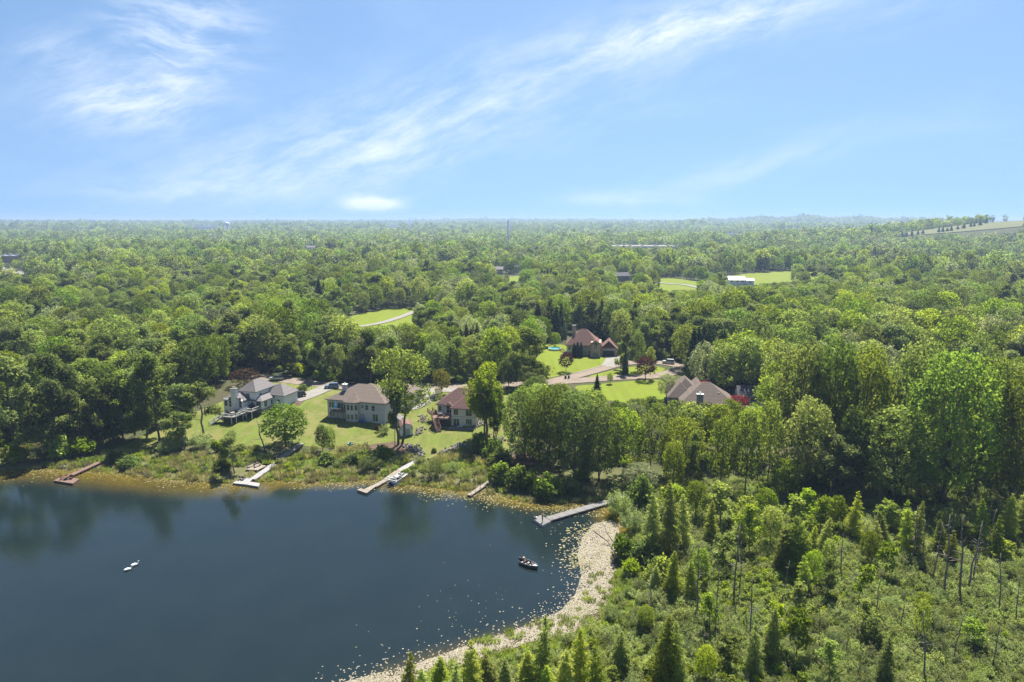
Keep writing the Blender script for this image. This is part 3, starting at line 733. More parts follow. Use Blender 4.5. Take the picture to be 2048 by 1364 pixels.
CAT = dict(plume='tree', oak='tree', bigmaple='tree', bigoak='tree', maple='tree', cotton='tree', pale='tree', lime='tree', spruce='spruce', tam='tamarack', willow='shrub', bush='bush', limebush='bush',
           sapling='sapling', snag='dead tree', purple='tree', red='tree', brown='tree', gold='tree', cedar='arborvitae', twin='tree', birchy='tree')
NAME = dict(plume='broadleaf_tree', oak='broadleaf_tree', bigmaple='broadleaf_tree', bigoak='broadleaf_tree', maple='broadleaf_tree', cotton='broadleaf_tree', pale='broadleaf_tree', lime='broadleaf_tree', spruce='spruce_tree', tam='tamarack_tree',
            willow='willow_shrub', bush='green_bush', limebush='green_bush', sapling='young_tree', snag='dead_tree', purple='purple_leaf_tree', red='red_leaf_tree',
            brown='bronze_leaf_tree', gold='golden_tree', cedar='arborvitae', twin='cottonwood_tree', birchy='broadleaf_tree')
_pick = {}
def plant(kind, x, y, h, w=None, label=None, group=None, rz=None, which=None, z=None):
    """one tree or shrub: an empty at its foot, a trunk and a crown"""
    ps = PROTO[kind]; i = which if which is not None else random.randrange(len(ps))
    a, b, h0, w0 = ps[i % len(ps)]; z = hz(x, y) if z is None else z
    root = empty(NAME[kind], (x, y, z), random.uniform(0, 6.28) if rz is None else rz, label, CAT[kind], group)
    sz = h / h0; sx = (w / w0) if w else sz; sx = max(sx, sz) if kind == 'snag' else sx; root.scale = (sx, sx, sz)
    if kind in ('tam', 'snag', 'sapling', 'birchy', 'cotton'): root.rotation_euler = (random.gauss(0, .045), random.gauss(0, .045), root.rotation_euler.z)
    if kind == 'snag': link('trunk', a, root); link('branch', b, root)['kind'] = 'stuff'
    else: link('trunk', b, root); link('crown', a, root)
    return root
TAKEN = []                                                     # (x, y, radius) of everything placed by hand
def place(kind, px, base, top, wpx, label, group=None, **kw):
    g = ground(px, base); h = top_height(g, top); w = width_at(g, wpx)
    TAKEN.append((g.x, g.y, w * 0.5)); return plant(kind, g.x, g.y, h, w, label, group, z=g.z, **kw)

# ---------------------------------------------------------------- houses
M['siding_white'] = banded('white_siding', (0.72, 0.72, 0.73), (0.64, 0.65, 0.67), 'Z', 0.18, 0.7, 0.3, 0.35)
M['siding_grey'] = banded('grey_siding', (0.52, 0.50, 0.49), (0.45, 0.44, 0.44), 'Z', 0.18, 0.7, 0.3, 0.35)
M['siding_green'] = banded('sage_siding', (0.36, 0.40, 0.36), (0.32, 0.36, 0.33), 'Z', 0.2, 0.7, 0.3, 0.35)
M['brick_cream'] = banded('cream_brick', (0.72, 0.66, 0.55), (0.60, 0.56, 0.47), 'Z', 0.09, 0.85, 0.2, 0.4, (0.40, 0.36, 0.30))
M['brick_tan'] = banded('tan_brick', (0.42, 0.32, 0.25), (0.34, 0.26, 0.21), 'Z', 0.09, 0.85, 0.2, 0.4)
M['brick_grey'] = banded('grey_brick', (0.30, 0.275, 0.27), (0.24, 0.22, 0.22), 'Z', 0.09, 0.85, 0.2, 0.4)
M['roof_grey'] = banded('grey_shingles', (0.152, 0.139, 0.139), (0.115, 0.107, 0.107), 'Z', 0.14, 0.85, 0.25, 0.5)
M['roof_taupe'] = banded('taupe_shingles', (0.138, 0.110, 0.092), (0.106, 0.086, 0.073), 'Z', 0.14, 0.9, 0.12, 0.5)
M['roof_maroon'] = banded('maroon_shingles', (0.112, 0.062, 0.056), (0.086, 0.050, 0.046), 'Z', 0.14, 0.88, 0.18, 0.5)
M['roof_brown'] = banded('brown_shingles', (0.150, 0.086, 0.070), (0.118, 0.070, 0.058), 'Z', 0.14, 0.88, 0.18, 0.5)
M['roof_dark'] = banded('slate_shingles', (0.073, 0.073, 0.081), (0.054, 0.054, 0.062), 'Z', 0.14, 0.85, 0.25, 0.5)
M['roof_pale'] = plain('pale_metal_roof', (0.200, 0.207, 0.235), (0.160, 0.168, 0.190), 0.45, 0.6, 0.4)
M['trim'] = plain('white_trim', (0.624, 0.616, 0.592), (0.528, 0.520, 0.496), 0.6, 2.0)
M['trim_cream'] = plain('cream_trim', (0.544, 0.504, 0.400), (0.464, 0.432, 0.344), 0.6, 2.0)
M['glass'] = plain('window_glass', (0.022, 0.028, 0.035), (0.040, 0.046, 0.052), 0.08, 0.8, 0.6)
M['door'] = plain('dark_door', (0.10, 0.06, 0.045), (0.07, 0.045, 0.035), 0.6, 2.0)
M['garage'] = plain('garage_door_paint', (0.330, 0.312, 0.282), (0.288, 0.270, 0.246), 0.6, 2.0)
M['dark'] = plain('dark_paint', (0.03, 0.03, 0.033), (0.045, 0.045, 0.048), 0.6, 2.0)  # near-black paint for doors, chairs and small fittings
M['deck_grey'] = banded('weathered_decking', (0.151, 0.145, 0.141), (0.118, 0.113, 0.111), 'X', 0.16, 0.85, 0.2, 0.4, (0.084, 0.080, 0.076))
M['deck_white'] = banded('pale_decking', (0.244, 0.235, 0.235), (0.210, 0.204, 0.206), 'X', 0.16, 0.8, 0.2, 0.4, (0.168, 0.160, 0.155))
M['deck_tan'] = banded('tan_decking', (0.210, 0.178, 0.143), (0.176, 0.151, 0.122), 'X', 0.16, 0.8, 0.2, 0.4, (0.126, 0.105, 0.084))
M['deck_red'] = banded('red_stained_decking', (0.140, 0.092, 0.072), (0.112, 0.074, 0.060), 'X', 0.16, 0.8, 0.2, 0.4, (0.085, 0.056, 0.046))
M['wood_red'] = plain('red_stained_wood', (0.136, 0.060, 0.044), (0.096, 0.044, 0.034), 0.8, 3.0, 0.2)
M['wood_post'] = plain('grey_timber', (0.24, 0.20, 0.165), (0.17, 0.145, 0.12), 0.85, 3.0, 0.2)
M['blue'] = plain('blue_plastic', (0.02, 0.12, 0.50), (0.02, 0.09, 0.40), 0.4, 2.0)
M['cyan'] = plain('pale_blue_canvas', (0.16, 0.46, 0.60), (0.12, 0.38, 0.52), 0.8, 2.0)
M['steel'] = plain('galvanised_steel', (0.42, 0.43, 0.45), (0.34, 0.35, 0.37), 0.45, 2.0, 0.5, metal=0.6)
M['stone'] = plain('field_stone', (0.235, 0.215, 0.185), (0.150, 0.138, 0.120), 0.9, 2.2, 0.15, 0.5, 8)
M['pool'] = plain('pool_water', (0.060, 0.288, 0.336), (0.084, 0.330, 0.372), 0.1, 1.0, 0.5)
M['rubber'] = plain('black_rubber', (0.018, 0.018, 0.02), (0.03, 0.03, 0.03), 0.8, 4.0)
M['chrome'] = plain('brushed_aluminium', (0.62, 0.63, 0.65), (0.52, 0.53, 0.55), 0.35, 2.0, 0.5, metal=0.7)
M['paint_black'] = plain('black_car_paint', (0.02, 0.02, 0.024), (0.028, 0.028, 0.03), 0.2, 2.0, 0.6)
M['paint_white'] = plain('white_car_paint', (0.370, 0.375, 0.385), (0.340, 0.345, 0.355), 0.25, 2.0, 0.5)
M['paint_blue'] = plain('blue_grey_car_paint', (0.12, 0.16, 0.26), (0.10, 0.14, 0.22), 0.25, 2.0, 0.5)
M['paint_silver'] = plain('silver_car_paint', (0.42, 0.43, 0.45), (0.36, 0.37, 0.39), 0.25, 2.0, 0.5, metal=0.4)
M['bright_green'] = plain('bright_green_plastic', (0.25, 0.55, 0.05), (0.2, 0.45, 0.05), 0.5, 2.0)

def hip(mb, x0, x1, y0, y1, z, pitch, o=0.45):
    x0, x1, y0, y1 = x0 - o, x1 + o, y0 - o, y1 + o; dx, dy = x1 - x0, y1 - y0; hf = min(dx, dy) / 2; zr = z + hf * pitch
    a, b, c, d = (x0, y0, z), (x1, y0, z), (x1, y1, z), (x0, y1, z)
    if dx >= dy: r1, r2 = (x0 + hf, y0 + hf, zr), (x1 - hf, y0 + hf, zr); fs = [(a, b, r2, r1), (c, d, r1, r2), (d, a, r1), (b, c, r2)]
    else: r1, r2 = (x0 + hf, y0 + hf, zr), (x0 + hf, y1 - hf, zr); fs = [(d, a, r1, r2), (b, c, r2, r1), (a, b, r1), (c, d, r2)]
    for f in fs: mb.poly(f)
    e = 0.2; k = [a, b, c, d]
    for i in range(4):
        p, q = k[i], k[(i + 1) % 4]; mb.poly([p, q, (q[0], q[1], z - e), (p[0], p[1], z - e)])
    mb.poly([(p[0], p[1], z - e) for p in k])
def gable(mb, x0, x1, y0, y1, z, pitch, axis='y', o=0.4, t=0.18):
    """two roof slabs; returns the ridge height"""
    if axis == 'y':
        hf = (x1 - x0) / 2; zr = z + hf * pitch; xm = (x0 + x1) / 2; zo = z - o * pitch
        for xe in (x0 - o, x1 + o):
            q = [(xe, y0 - o, zo), (xm, y0 - o, zr), (xm, y1 + o, zr), (xe, y1 + o, zo)]
            mb.add(q + [(a, b, c - t) for a, b, c in q], [(0,1,2,3),(4,5,6,7),(0,1,5,4),(1,2,6,5),(2,3,7,6),(3,0,4,7)])
    else:
        hf = (y1 - y0) / 2; zr = z + hf * pitch; ym = (y0 + y1) / 2; zo = z - o * pitch
        for ye in (y0 - o, y1 + o):
            q = [(x0 - o, ye, zo), (x0 - o, ym, zr), (x1 + o, ym, zr), (x1 + o, ye, zo)]
            mb.add(q + [(a, b, c - t) for a, b, c in q], [(0,1,2,3),(4,5,6,7),(0,1,5,4),(1,2,6,5),(2,3,7,6),(3,0,4,7)])
    return zr
def gable_wall(mb, x0, x1, y0, y1, z, pitch, axis='y'):
    """the triangles under a gable roof, as a solid"""
    if axis == 'y':
        xm = (x0 + x1) / 2; zr = z + (x1 - x0) / 2 * pitch - 0.19
        mb.add([(x0, y0, z - .02), (x1, y0, z - .02), (xm, y0, zr), (x0, y1, z - .02), (x1, y1, z - .02), (xm, y1, zr)], [(0,1,2),(5,4,3),(0,3,4,1),(1,4,5,2),(2,5,3,0)])
    else:
        ym = (y0 + y1) / 2; zr = z + (y1 - y0) / 2 * pitch - 0.19
        mb.add([(x0, y0, z - .02), (x0, y1, z - .02), (x0, ym, zr), (x1, y0, z - .02), (x1, y1, z - .02), (x1, ym, zr)], [(2,1,0),(3,4,5),(1,4,3,0),(2,5,4,1),(0,3,5,2)])
_win = {}
def window_meshes(w, h, cols, rows, trim):
    k = (round(w, 2), round(h, 2), cols, rows, trim)
    if k not in _win:
        f = MB(); b = 0.11
        f.box(-w/2 - b, w/2 + b, -0.07, 0, h, h + b); f.box(-w/2 - b, w/2 + b, -0.10, 0, -b, 0)
        f.box(-w/2 - b, -w/2, -0.07, 0, 0, h); f.box(w/2, w/2 + b, -0.07, 0, 0, h)
        for i in range(1, cols): x = -w/2 + w * i / cols; f.box(x - .04, x + .04, -0.055, 0, 0, h)
        for i in range(1, rows): z = h * i / rows; f.box(-w/2, w/2, -0.05, 0, z - .03, z + .03)
        p = MB().box(-w/2, w/2, -0.03, 0.0, 0, h)
        _win[k] = (f.mesh('window', M[trim]), p.mesh('pane', M['glass']))
    return _win[k]
class House:
    def __init__(s, name, px, base, rz, label, cat='house', dz=0.0, group=None):
        g = ground(px, base); s.o = Vector((g.x, g.y, g.z + dz)); s.rz = R(rz)
        s.root = empty(name, s.o, s.rz, label, cat, group); s.parts = {}; s.ext = []
    def mb(s, name, mat):
        k = (name, mat)
        if k not in s.parts: s.parts[k] = MB()
        return s.parts[k]
    def box(s, name, mat, *b):
        s.mb(name, mat).box(*b)
        if name == 'wall': s.ext.append(b[:4])
    def window(s, face, u, pos, z, w, h, cols=1, rows=2, trim='trim', name='window'):
        f, p = window_meshes(w, h, cols, rows, trim)
        loc = {'F': (u, pos, z), 'R': (pos, u, z), 'L': (pos, u, z), 'B': (u, pos, z)}[face]; r = {'F': 0, 'R': R(90), 'L': R(-90), 'B': R(180)}[face]
        fr = link(name, f, s.root, loc, (0, 0, r)); link('pane', p, fr)
    def done(s):
        out = {}
        for (n, m), b in s.parts.items(): out[n] = b.build(n, M[m], s.root)
        for x0, x1, y0, y1 in s.ext:
            for fx, fy in ((.5, .5), (.1, .1), (.9, .1), (.1, .9), (.9, .9)):
                c = s.world((x0 + (x1 - x0) * fx, y0 + (y1 - y0) * fy, 0)); TAKEN.append((c.x, c.y, max(2.5, 0.3 * min(x1 - x0, y1 - y0))))
        return out
    def world(s, p): return s.o + Matrix.Rotation(s.rz, 4, 'Z') @ Vector(p)
def rail(mb, pts, h=0.95, step=0.35, post=1.6, w=0.07):
    """top rail, bottom rail, balusters and posts along a polyline"""
    for a, b in zip(pts[:-1], pts[1:]):
        a, b = Vector(a), Vector(b); L = (b - a).length
        mb.bar(a + Vector((0, 0, h)), b + Vector((0, 0, h)), 0.12, 0.07); mb.bar(a + Vector((0, 0, .12)), b + Vector((0, 0, .12)), w, w)
        n = max(1, int(L / step))
        for i in range(n + 1):
            q = a.lerp(b, i / n); mb.bar(q + Vector((0, 0, .04)), q + Vector((0, 0, h - .03)), 0.045)
        n = max(1, int(L / post))
        for i in range(n + 1): q = a.lerp(b, i / n); mb.bar(q + Vector((0, 0, -.1)), q + Vector((0, 0, h + .08)), 0.13)
def stair(mb, a, b, w, n):
    a, b = Vector(a), Vector(b); d = Vector((b.x - a.x, b.y - a.y, 0)).normalized(); s = Vector((-d.y, d.x, 0)) * w / 2
    for i in range(n):
        p = a.lerp(b, (i + .5) / n); q = d * ((b - a).length / n * 0.5)
        mb.prism([(p + s - q)[:2], (p - s - q)[:2], (p - s + q)[:2], (p + s + q)[:2]], p.z - .05, p.z + .03)
    for sg in (1, -1): mb.bar(a + s * sg - Vector((0, 0, .15)), b + s * sg - Vector((0, 0, .15)), .07, .28)
def side_pts(a, b, w, sg):
    a, b = Vector(a), Vector(b); d = Vector((b.x - a.x, b.y - a.y, 0)).normalized(); s = Vector((-d.y, d.x, 0)) * w / 2 * sg
    return [a + s, b + s]

# --- pale grey two-storey house with deck
h = House('lake_house', 449, 829, -18, 'pale grey two-storey lake house with corner chimney, white stairs and hipped grey roof')
sw = 'siding_white'
h.box('wall', sw, 0, 7.0, 0, 10, -2.5, 4.9); h.box('wall', sw, 3.6, 9.4, 3.0, 12, 4.0, 7.1); h.box('wall', sw, 7.0, 9.4, 3.02, 10, -2.5, 4.4)
h.box('wall', sw, 9.4, 11.4, 3.0, 9.5, -2.5, 4.35); h.box('wall', sw, 8.2, 15.2, 8.6, 15.4, 0, 5.0)
rf = h.mb('roof', 'roof_grey')
hip(rf, 0, 7, 0.6, 10, 4.9, 0.62); hip(rf, 3.6, 9.4, 3.0, 12, 7.1, 0.85); hip(rf, 4.5, 11.4, 3.0, 10.5, 4.4, 0.55); hip(rf, 8.2, 15.2, 8.6, 15.4, 5.0, 0.78)
gable(rf, 1.7, 7.0, -0.1, 5.5, 4.75, 0.72, 'y', 0.35); gable_wall(h.mb('gable', sw), 1.7, 7.0, -0.06, 5, 4.8, 0.72)
h.box('chimney', sw, 3.45, 5.2, -0.75, 0.5, -2.5, 8.3); h.box('chimney_cap', 'concrete', 3.33, 5.32, -0.87, 0.62, 8.3, 8.5)
for x_ in (3.8, 4.5): MB().box(x_, x_ + .3, -.3, 0, 8.5, 8.95).build('chimney_flue', M['trim'], h.root)
h.box('brick_base', 'brick_grey', 9.36, 11.44, 2.94, 9.5, -2.5, 1.9); h.box('brick_base', 'brick_grey', 6.9, 9.36, 2.94, 5, -2.5, 1.9)
for u, z, w_, hh in ((0.9, 2.9, .9, 1.5), (0.9, .3, .9, 1.3), (2.6, 2.7, .9, 1.9), (2.6, .1, .8, 1.4), (6.15, 2.7, .9, 1.9), (6.1, .0, .9, 1.7)): h.window('F', u, -0.0, z, w_, hh, 1, 2)
for u, z in ((2.7, 4.85), (6.05, 4.85)): h.window('F', u, -0.06, z, .75, .85, 1, 1)
h.window('F', 6.6, 3.0, 5.15, 1.1, 1.25, 2, 2); h.window('F', 8.0, 3.02, 2.75, .9, 1.0, 1, 1)
h.window('F', 10.3, 3.0, 2.1, 1.5, 2.0, 2, 1, name='patio_door'); h.window('R', 4.7, 11.4, 2.3, 1.2, 1.6, 2, 2); h.window('R', 7.6, 11.4, 2.3, .7, 1.3)
h.window('F', 13.2, 8.6, 2.6, .9, .9, 1, 1); h.window('R', 5.2, 9.4, 5.2, .8, 1.0, 1, 2)
h.done()
dk = MB()
dk.prism([(4.8, -1.4), (11.2, -1.4), (11.2, 2.95), (4.8, 2.95)], 2.0, 2.15)
dk.prism([(3.6, -5.2), (4.6, -5.9), (7.6, -5.9), (8.4, -5.0), (8.4, -1.45), (3.6, -1.45)], 1.25, 1.4)
deck = dk.build('deck', M['deck_grey'], h.root)
def rail_part(parent, mat, pts, *a):
    m_ = MB(); rail(m_, pts, *a); return m_.build('railing', M[mat], parent)
RM = 'trim'
rail_part(deck, RM, [(3.6, -3.4, 1.4), (3.6, -1.5, 1.4)]); rail_part(deck, RM, [(4.6, -5.9, 1.4), (7.6, -5.9, 1.4), (8.4, -5.0, 1.4), (8.4, -3.2, 1.4)]); rail_part(deck, RM, [(4.8, -1.4, 2.15), (4.8, -.8, 2.15)])
rail_part(deck, RM, [(9.4, -1.4, 2.15), (11.2, -1.4, 2.15), (11.2, 2.9, 2.15)])
for sg in (1, -1): rail_part(deck, RM, side_pts((3.7, -4.4, 1.35), (0.6, -7.2, -1.1), 1.6, sg)); rail_part(deck, RM, side_pts((7.6, -2.6, 1.4), (9.2, -.6, 2.1), 1.5, sg))
for a_ in (((3.6, -4.4, 1.35), (0.6, -7.2, -1.2), 1.5, 9), ((7.4, -2.8, 1.4), (9.2, -.6, 2.1), 1.4, 4)): st_ = MB(); stair(st_, *a_); st_.build('stair', M['deck_white'], deck)
for q in ((4.0, -5.2), (7.4, -5.7), (8.2, -4.6), (3.8, -2), (8.2, -1.8), (11, -1.2), (9, -1.2)): MB().box(q[0] - .09, q[0] + .09, q[1] - .09, q[1] + .09, -3, 1.3 if q[1] < -1.3 or q[0] < 8.5 else 2.0).build('deck_post', M['trim'], deck)
def chair(loc, rz, mat, label, group=None, cat='chair', s=1.0, name='deck_chair'):
    r = empty(name, loc, rz, label, cat, group); r.scale = (s, s, s)
    MB().box(-.28, .28, -.28, .28, .36, .42).build('seat', M[mat], r)
    MB().add([(-.28, .24, .42), (.28, .24, .42), (.28, .30, .42), (-.28, .30, .42), (-.28, .42, 1.0), (.28, .42, 1.0), (.28, .47, 1.0), (-.28, .47, 1.0)], [(0,3,2,1),(4,5,6,7),(0,1,5,4),(1,2,6,5),(2,3,7,6),(3,0,4,7)]).build('backrest', M[mat], r)
    lg = MB().box(-.03, .03, -.03, .03, 0, .36).mesh('leg', M[mat])
    for x in (-.25, .25):
        for y in (-.25, .25): link('leg', lg, r, (x, y, 0))
    am = MB().box(-.04, .04, -.3, .3, .58, .62).box(-.03, .03, -.28, -.22, .42, .58).mesh('armrest', M[mat])
    for x in (-.3, .3): link('armrest', am, r, (x, 0, 0))
    return r
def table(loc, rz, mat, label, r_=.65, hgt=.74, name='deck_table'):
    r = empty(name, loc, rz, label, 'table')
    MB().tube([(0, 0, hgt - .05), (0, 0, hgt)], r_, 12).build('table_top', M[mat], r)
    lg = MB().box(-.035, .035, -.035, .035, 0, hgt - .05).mesh('leg', M[mat])
    for a in range(4): link('leg', lg, r, (r_ * .65 * math.cos(a * 1.571 + .78), r_ * .65 * math.sin(a * 1.571 + .78), 0))
    return r
table(h.world((6.0, -3.4, 1.4)), 0, 'wood_post', 'round dark table on the lower white-railed deck', .7)
chair(h.world((5.0, -3.9, 1.4)), R(70), 'dark', 'dark chair left of the round table on the white-railed deck')
chair(h.world((6.6, -2.4, 1.4)), R(170), 'dark', 'dark chair behind the round table on the white-railed deck')
table(h.world((6.6, 0.8, 2.15)), 0, 'trim', 'white table on the upper deck below the small white window', .6)
gr = empty('barbecue_grill', h.world((8.6, 2.0, 2.15)), h.rz, 'black covered barbecue grill on the upper deck of the pale grey house', 'grill')
MB().add([(-.9, -.4, .5), (.9, -.4, .5), (.9, .4, .5), (-.9, .4, .5), (-.8, -.3, 1.15), (.8, -.3, 1.15), (.7, .3, 1.25), (-.7, .3, 1.25)], [(0,3,2,1),(4,5,6,7),(0,1,5,4),(1,2,6,5),(2,3,7,6),(3,0,4,7)]).build('cover', M['dark'], gr)
MB().box(-.7, .7, -.3, .3, 0, .5).build('cart', M['rubber'], gr)
H1 = h

# --- grey ranch house with bay turret and balcony
h = House('ranch_house', 656, 834, -16, 'long grey ranch house with taupe hip roof, pointed bay and small balcony')
sg_ = 'siding_grey'; h.box('wall', sg_, 0, 18.8, 0, 13.5, -2.5, 5.6); h.box('wall', sg_, 13.5, 21.5, 12, 20, 1, 5.5)
rf = h.mb('roof', 'roof_taupe'); hip(rf, 0, 18.8, 0, 13.5, 5.6, 0.5); hip(rf, 13.5, 21.5, 12, 20, 5.5, 0.55); hip(rf, 4.4, 15, 3.4, 14, 6.5, 0.48, 0)
bay = [(6.2, 0.2), (6.2, -.7), (7.1, -1.5), (9.6, -1.5), (10.5, -.7), (10.5, .2)]
h.mb('bay', sg_).prism(bay, -2.5, 5.5)
bo = [(5.7, 0.3), (5.7, -.95), (6.85, -2.0), (9.85, -2.0), (11.0, -.95), (11.0, .3)]; ap = (8.35, 2.4, 8.0); rb = h.mb('bay_roof', 'roof_taupe')
for i in range(len(bo) - 1): rb.poly([(*bo[i], 5.55), (*bo[i + 1], 5.55), ap])
rb.poly([(*q, 5.5) for q in bo])
for i in range(len(bo) - 1): rb.poly([(*bo[i], 5.55), (*bo[i + 1], 5.55), (*bo[i + 1], 5.38), (*bo[i], 5.38)])
h.box('chimney', sg_, 3.2, 4.5, 3.4, 4.5, 5, 9.3); h.box('chimney_cap', 'trim', 3.1, 4.6, 3.3, 4.6, 9.3, 9.5); h.box('chimney_flue', 'trim', 3.7, 4.0, 3.8, 4.1, 9.5, 9.9)
tcm = 'trim_cream'
for u in (.95, 1.85, 2.75): h.window('F', u, 0, 3.2, .62, 1.45, 1, 2, tcm)
for u in (1.0, 1.95): h.window('F', u, 0, .6, .62, 1.2, 1, 2, tcm)
h.window('F', 4.4, 0, 2.55, 1.7, 2.1, 2, 1, tcm, 'patio_door'); h.window('F', 5.75, 0, 3.2, .6, 1.4, 1, 2, tcm)
for u in (7.75, 8.95):
    h.window('F', u, -1.5, 3.2, .72, 1.45, 1, 2, tcm); h.window('F', u, -1.5, .5, .72, 1.3, 1, 2, tcm)
for z in (3.2, .5):
    f_, p_ = window_meshes(.6, 1.4, 1, 2, tcm); fr_ = link('window', f_, h.root, (10.05, -1.1, z), (0, 0, R(41.6))); link('pane', p_, fr_)
    fr_ = link('window', f_, h.root, (6.65, -1.1, z), (0, 0, R(-41.6))); link('pane', p_, fr_)
h.window('F', 11.6, 0, 3.7, .5, .8, 1, 2, tcm); h.window('F', 13.0, 0, 3.2, .8, 1.4, 1, 2, tcm); h.window('F', 15.1, 0, 3.1, .9, 1.45, 1, 2, tcm)
h.window('F', 15.7, 0, .1, 1.7, 1.95, 2, 1, 'trim', 'french_door'); h.window('R', 4, 18.8, 3.2, .9, 1.4, 1, 2, tcm)
h.done()
bl = MB().box(2.3, 6.5, -2.1, -.02, 2.35, 2.5).build('balcony', M['deck_tan'], h.root)
r2 = MB(); rail(r2, [(2.4, -.1, 2.5), (2.4, -2.05, 2.5), (6.4, -2.05, 2.5), (6.4, -.1, 2.5)]); r2.build('railing', M['wood_post'], bl)
MB().box(2.3, 6.5, -2.2, -2.1, 2.2, 2.52).build('fascia_board', M['deck_tan'], bl)
for x in (2.5, 4.4, 6.3): MB().box(x - .09, x + .09, -2.05, -1.87, -2.5, 2.35).build('balcony_post', M['deck_tan'], bl)
u_ = empty('patio_umbrella', h.world((3.4, -1.2, 2.5)), 0, 'closed pale blue patio umbrella standing on the small balcony', 'umbrella')
MB().tube([(0, 0, 0), (0, 0, 2.7)], .03, 6).build('pole', M['steel'], u_); MB().tube([(0, 0, .9), (0, 0, 1.3), (0, 0, 2.6)], [.62, .5, .06], 10).build('canopy', M['cyan'], u_)
chair(h.world((5.4, -1.1, 2.5)), h.rz, 'dark', 'dark chair on the small balcony of the grey ranch house')
ba = MB().tube([(0, 0, 0), (0, 0, .15), (0, 0, .5), (0, 0, .85), (0, 0, .92)], [.26, .3, .33, .3, .26], 12).mesh('rain_barrel', M['blue'])
def barrel(p, label):
    r = empty('rain_barrel', p, 0, label, 'barrel', 'blue barrels by the wall'); link('body', ba, r); MB().tube([(0, 0, .92), (0, 0, .96)], .28, 12).build('lid', M['blue'], r)
def on_ground(v, dz=0.0): return Vector((v.x, v.y, hz(v.x, v.y) + dz))
barrel(on_ground(h.world((11.4, -.8, 0))), 'blue barrel under the ranch house wall, the one nearer the bay'); barrel(on_ground(h.world((12.4, -.9, 0))), 'blue barrel under the ranch house wall, the one nearer the white double door')
tr = empty('arched_trellis', on_ground(h.world((11.6, -.35, 0))), h.rz, 'dark arched trellis leaning on the grey ranch house wall', 'trellis')
tm = MB(); pts = [(-.7, 0, 0)] + [(-.7 * math.cos(t * math.pi / 8), 0, 1.6 + .7 * math.sin(t * math.pi / 8)) for t in range(9)] + [(.7, 0, 0)]
tm.tube(pts, .05, 6)
tm.build('arch', M['dark'], tr)
for x in (-.35, 0, .35): MB().box(x - .02, x + .02, -.02, .02, 0, 2.2).build('slat', M['dark'], tr)
H2 = h

# --- cream brick house with maroon roof and red deck
h = House('cream_brick_house', 903, 851, -11, 'cream brick house with maroon hip roof and dark red timber deck')
cb = 'brick_cream'
h.box('wall', cb, 0, 7.3, 0, 9, -2, 5.3); h.box('wall', cb, -5.2, 0, 3.4, 13, -2, 5.3); h.box('wall', cb, 0, 7.3, 9, 13, -1, 5.3)
rf = h.mb('roof', 'roof_maroon'); hip(rf, 0, 7.3, 0, 11, 5.3, 0.72); hip(rf, -5.2, 7.3, 3.4, 13.4, 5.3, 0.72); hip(rf, 1.5, 7.6, 11, 18, 5.2, .6)
h.box('wall', cb, 1.5, 7.6, 12.8, 18, 0, 5.2)
gable(rf, -2.7, -0.3, 2.6, 6, 5.15, 0.75, 'y', 0.3); gable_wall(h.mb('gable', cb), -2.7, -.3, 2.7, 6, 5.2, .75)
h.box('chimney', cb, 5.0, 6.2, 8.5, 9.7, 6, 9.7); h.box('chimney_cap', 'concrete', 4.9, 6.3, 8.4, 9.8, 9.7, 9.85)
h.box('brick_band', 'brick_grey', -.03, 7.33, -.03, .2, 2.72, 2.84)
h.window('F', 1.4, 0, 3.35, 1.2, 1.5, 2, 2, tcm); h.window('F', 5.2, 0, 3.2, 1.7, 1.7, 2, 2, tcm); h.window('F', 1.5, 0, .1, 1.7, 2.0, 2, 1, 'trim', 'patio_door'); h.window('F', 5.2, 0, .7, 1.7, 1.5, 3, 1, tcm)
h.window('F', -1.5, 3.4, 2.75, 1.7, 2.1, 2, 2, 'trim', 'french_door'); h.window('F', -4.4, 3.4, 3.4, .7, 1.2, 1, 2, tcm); h.window('R', 3.5, 7.3, 3.3, 1.0, 1.4, 2, 2, tcm); h.window('L', 1.6, 0, 3.3, .8, 1.3, 1, 2, tcm)
h.done()
deck = MB().prism([(-5.6, -1.6), (-.05, -1.6), (-.05, 3.35), (-5.6, 3.35)], 2.35, 2.5).build('deck', M['deck_red'], h.root)
RM = 'wood_red'; rail_part(deck, RM, [(-3.4, -1.6, 2.5), (-.1, -1.6, 2.5)]); rail_part(deck, RM, [(-5.6, 3.3, 2.5), (-5.6, -1.0, 2.5)])
for sg in (1, -1): rail_part(deck, RM, side_pts((-4.6, -1.6, 2.4), (-2.4, -4.8, -.4), 1.5, sg)); rail_part(deck, RM, side_pts((-5.6, 1.6, 2.5), (-7.6, 3.6, 2.9), 1.6, sg), 1.0, .25)
for a_ in (((-4.6, -1.6, 2.4), (-2.4, -4.8, -.5), 1.4, 11), ((-5.6, 1.6, 2.5), (-7.6, 3.6, 2.9), 1.5, 4)): st_ = MB(); stair(st_, *a_); st_.build('stair', M['deck_red'], deck)
for q in ((-5.4, -1.4), (-2.8, -1.4), (-.3, -1.4), (-5.4, 1), (-5.4, 3)): MB().box(q[0] - .09, q[0] + .09, q[1] - .09, q[1] + .09, -2, 2.35).build('deck_post', M['wood_red'], deck)
MB().prism([(-.2, -2.6), (7.5, -2.6), (7.5, -.05), (-.2, -.05)], -.9, 0.02).build('patio', M['concrete'], h.root)
MB().prism([(-5.4, -2.0), (-.3, -2.0), (-.3, 3.3), (-5.4, 3.3)], -1.2, -.12).build('paving', M['concrete'], h.root)
table(h.world((-3.6, 1.0, 2.5)), 0, 'dark', 'round dark table on the dark red timber deck', .8)
chair(h.world((-2.3, .6, 2.5)), R(-100), 'dark', 'dark chair right of the round table on the dark red deck')
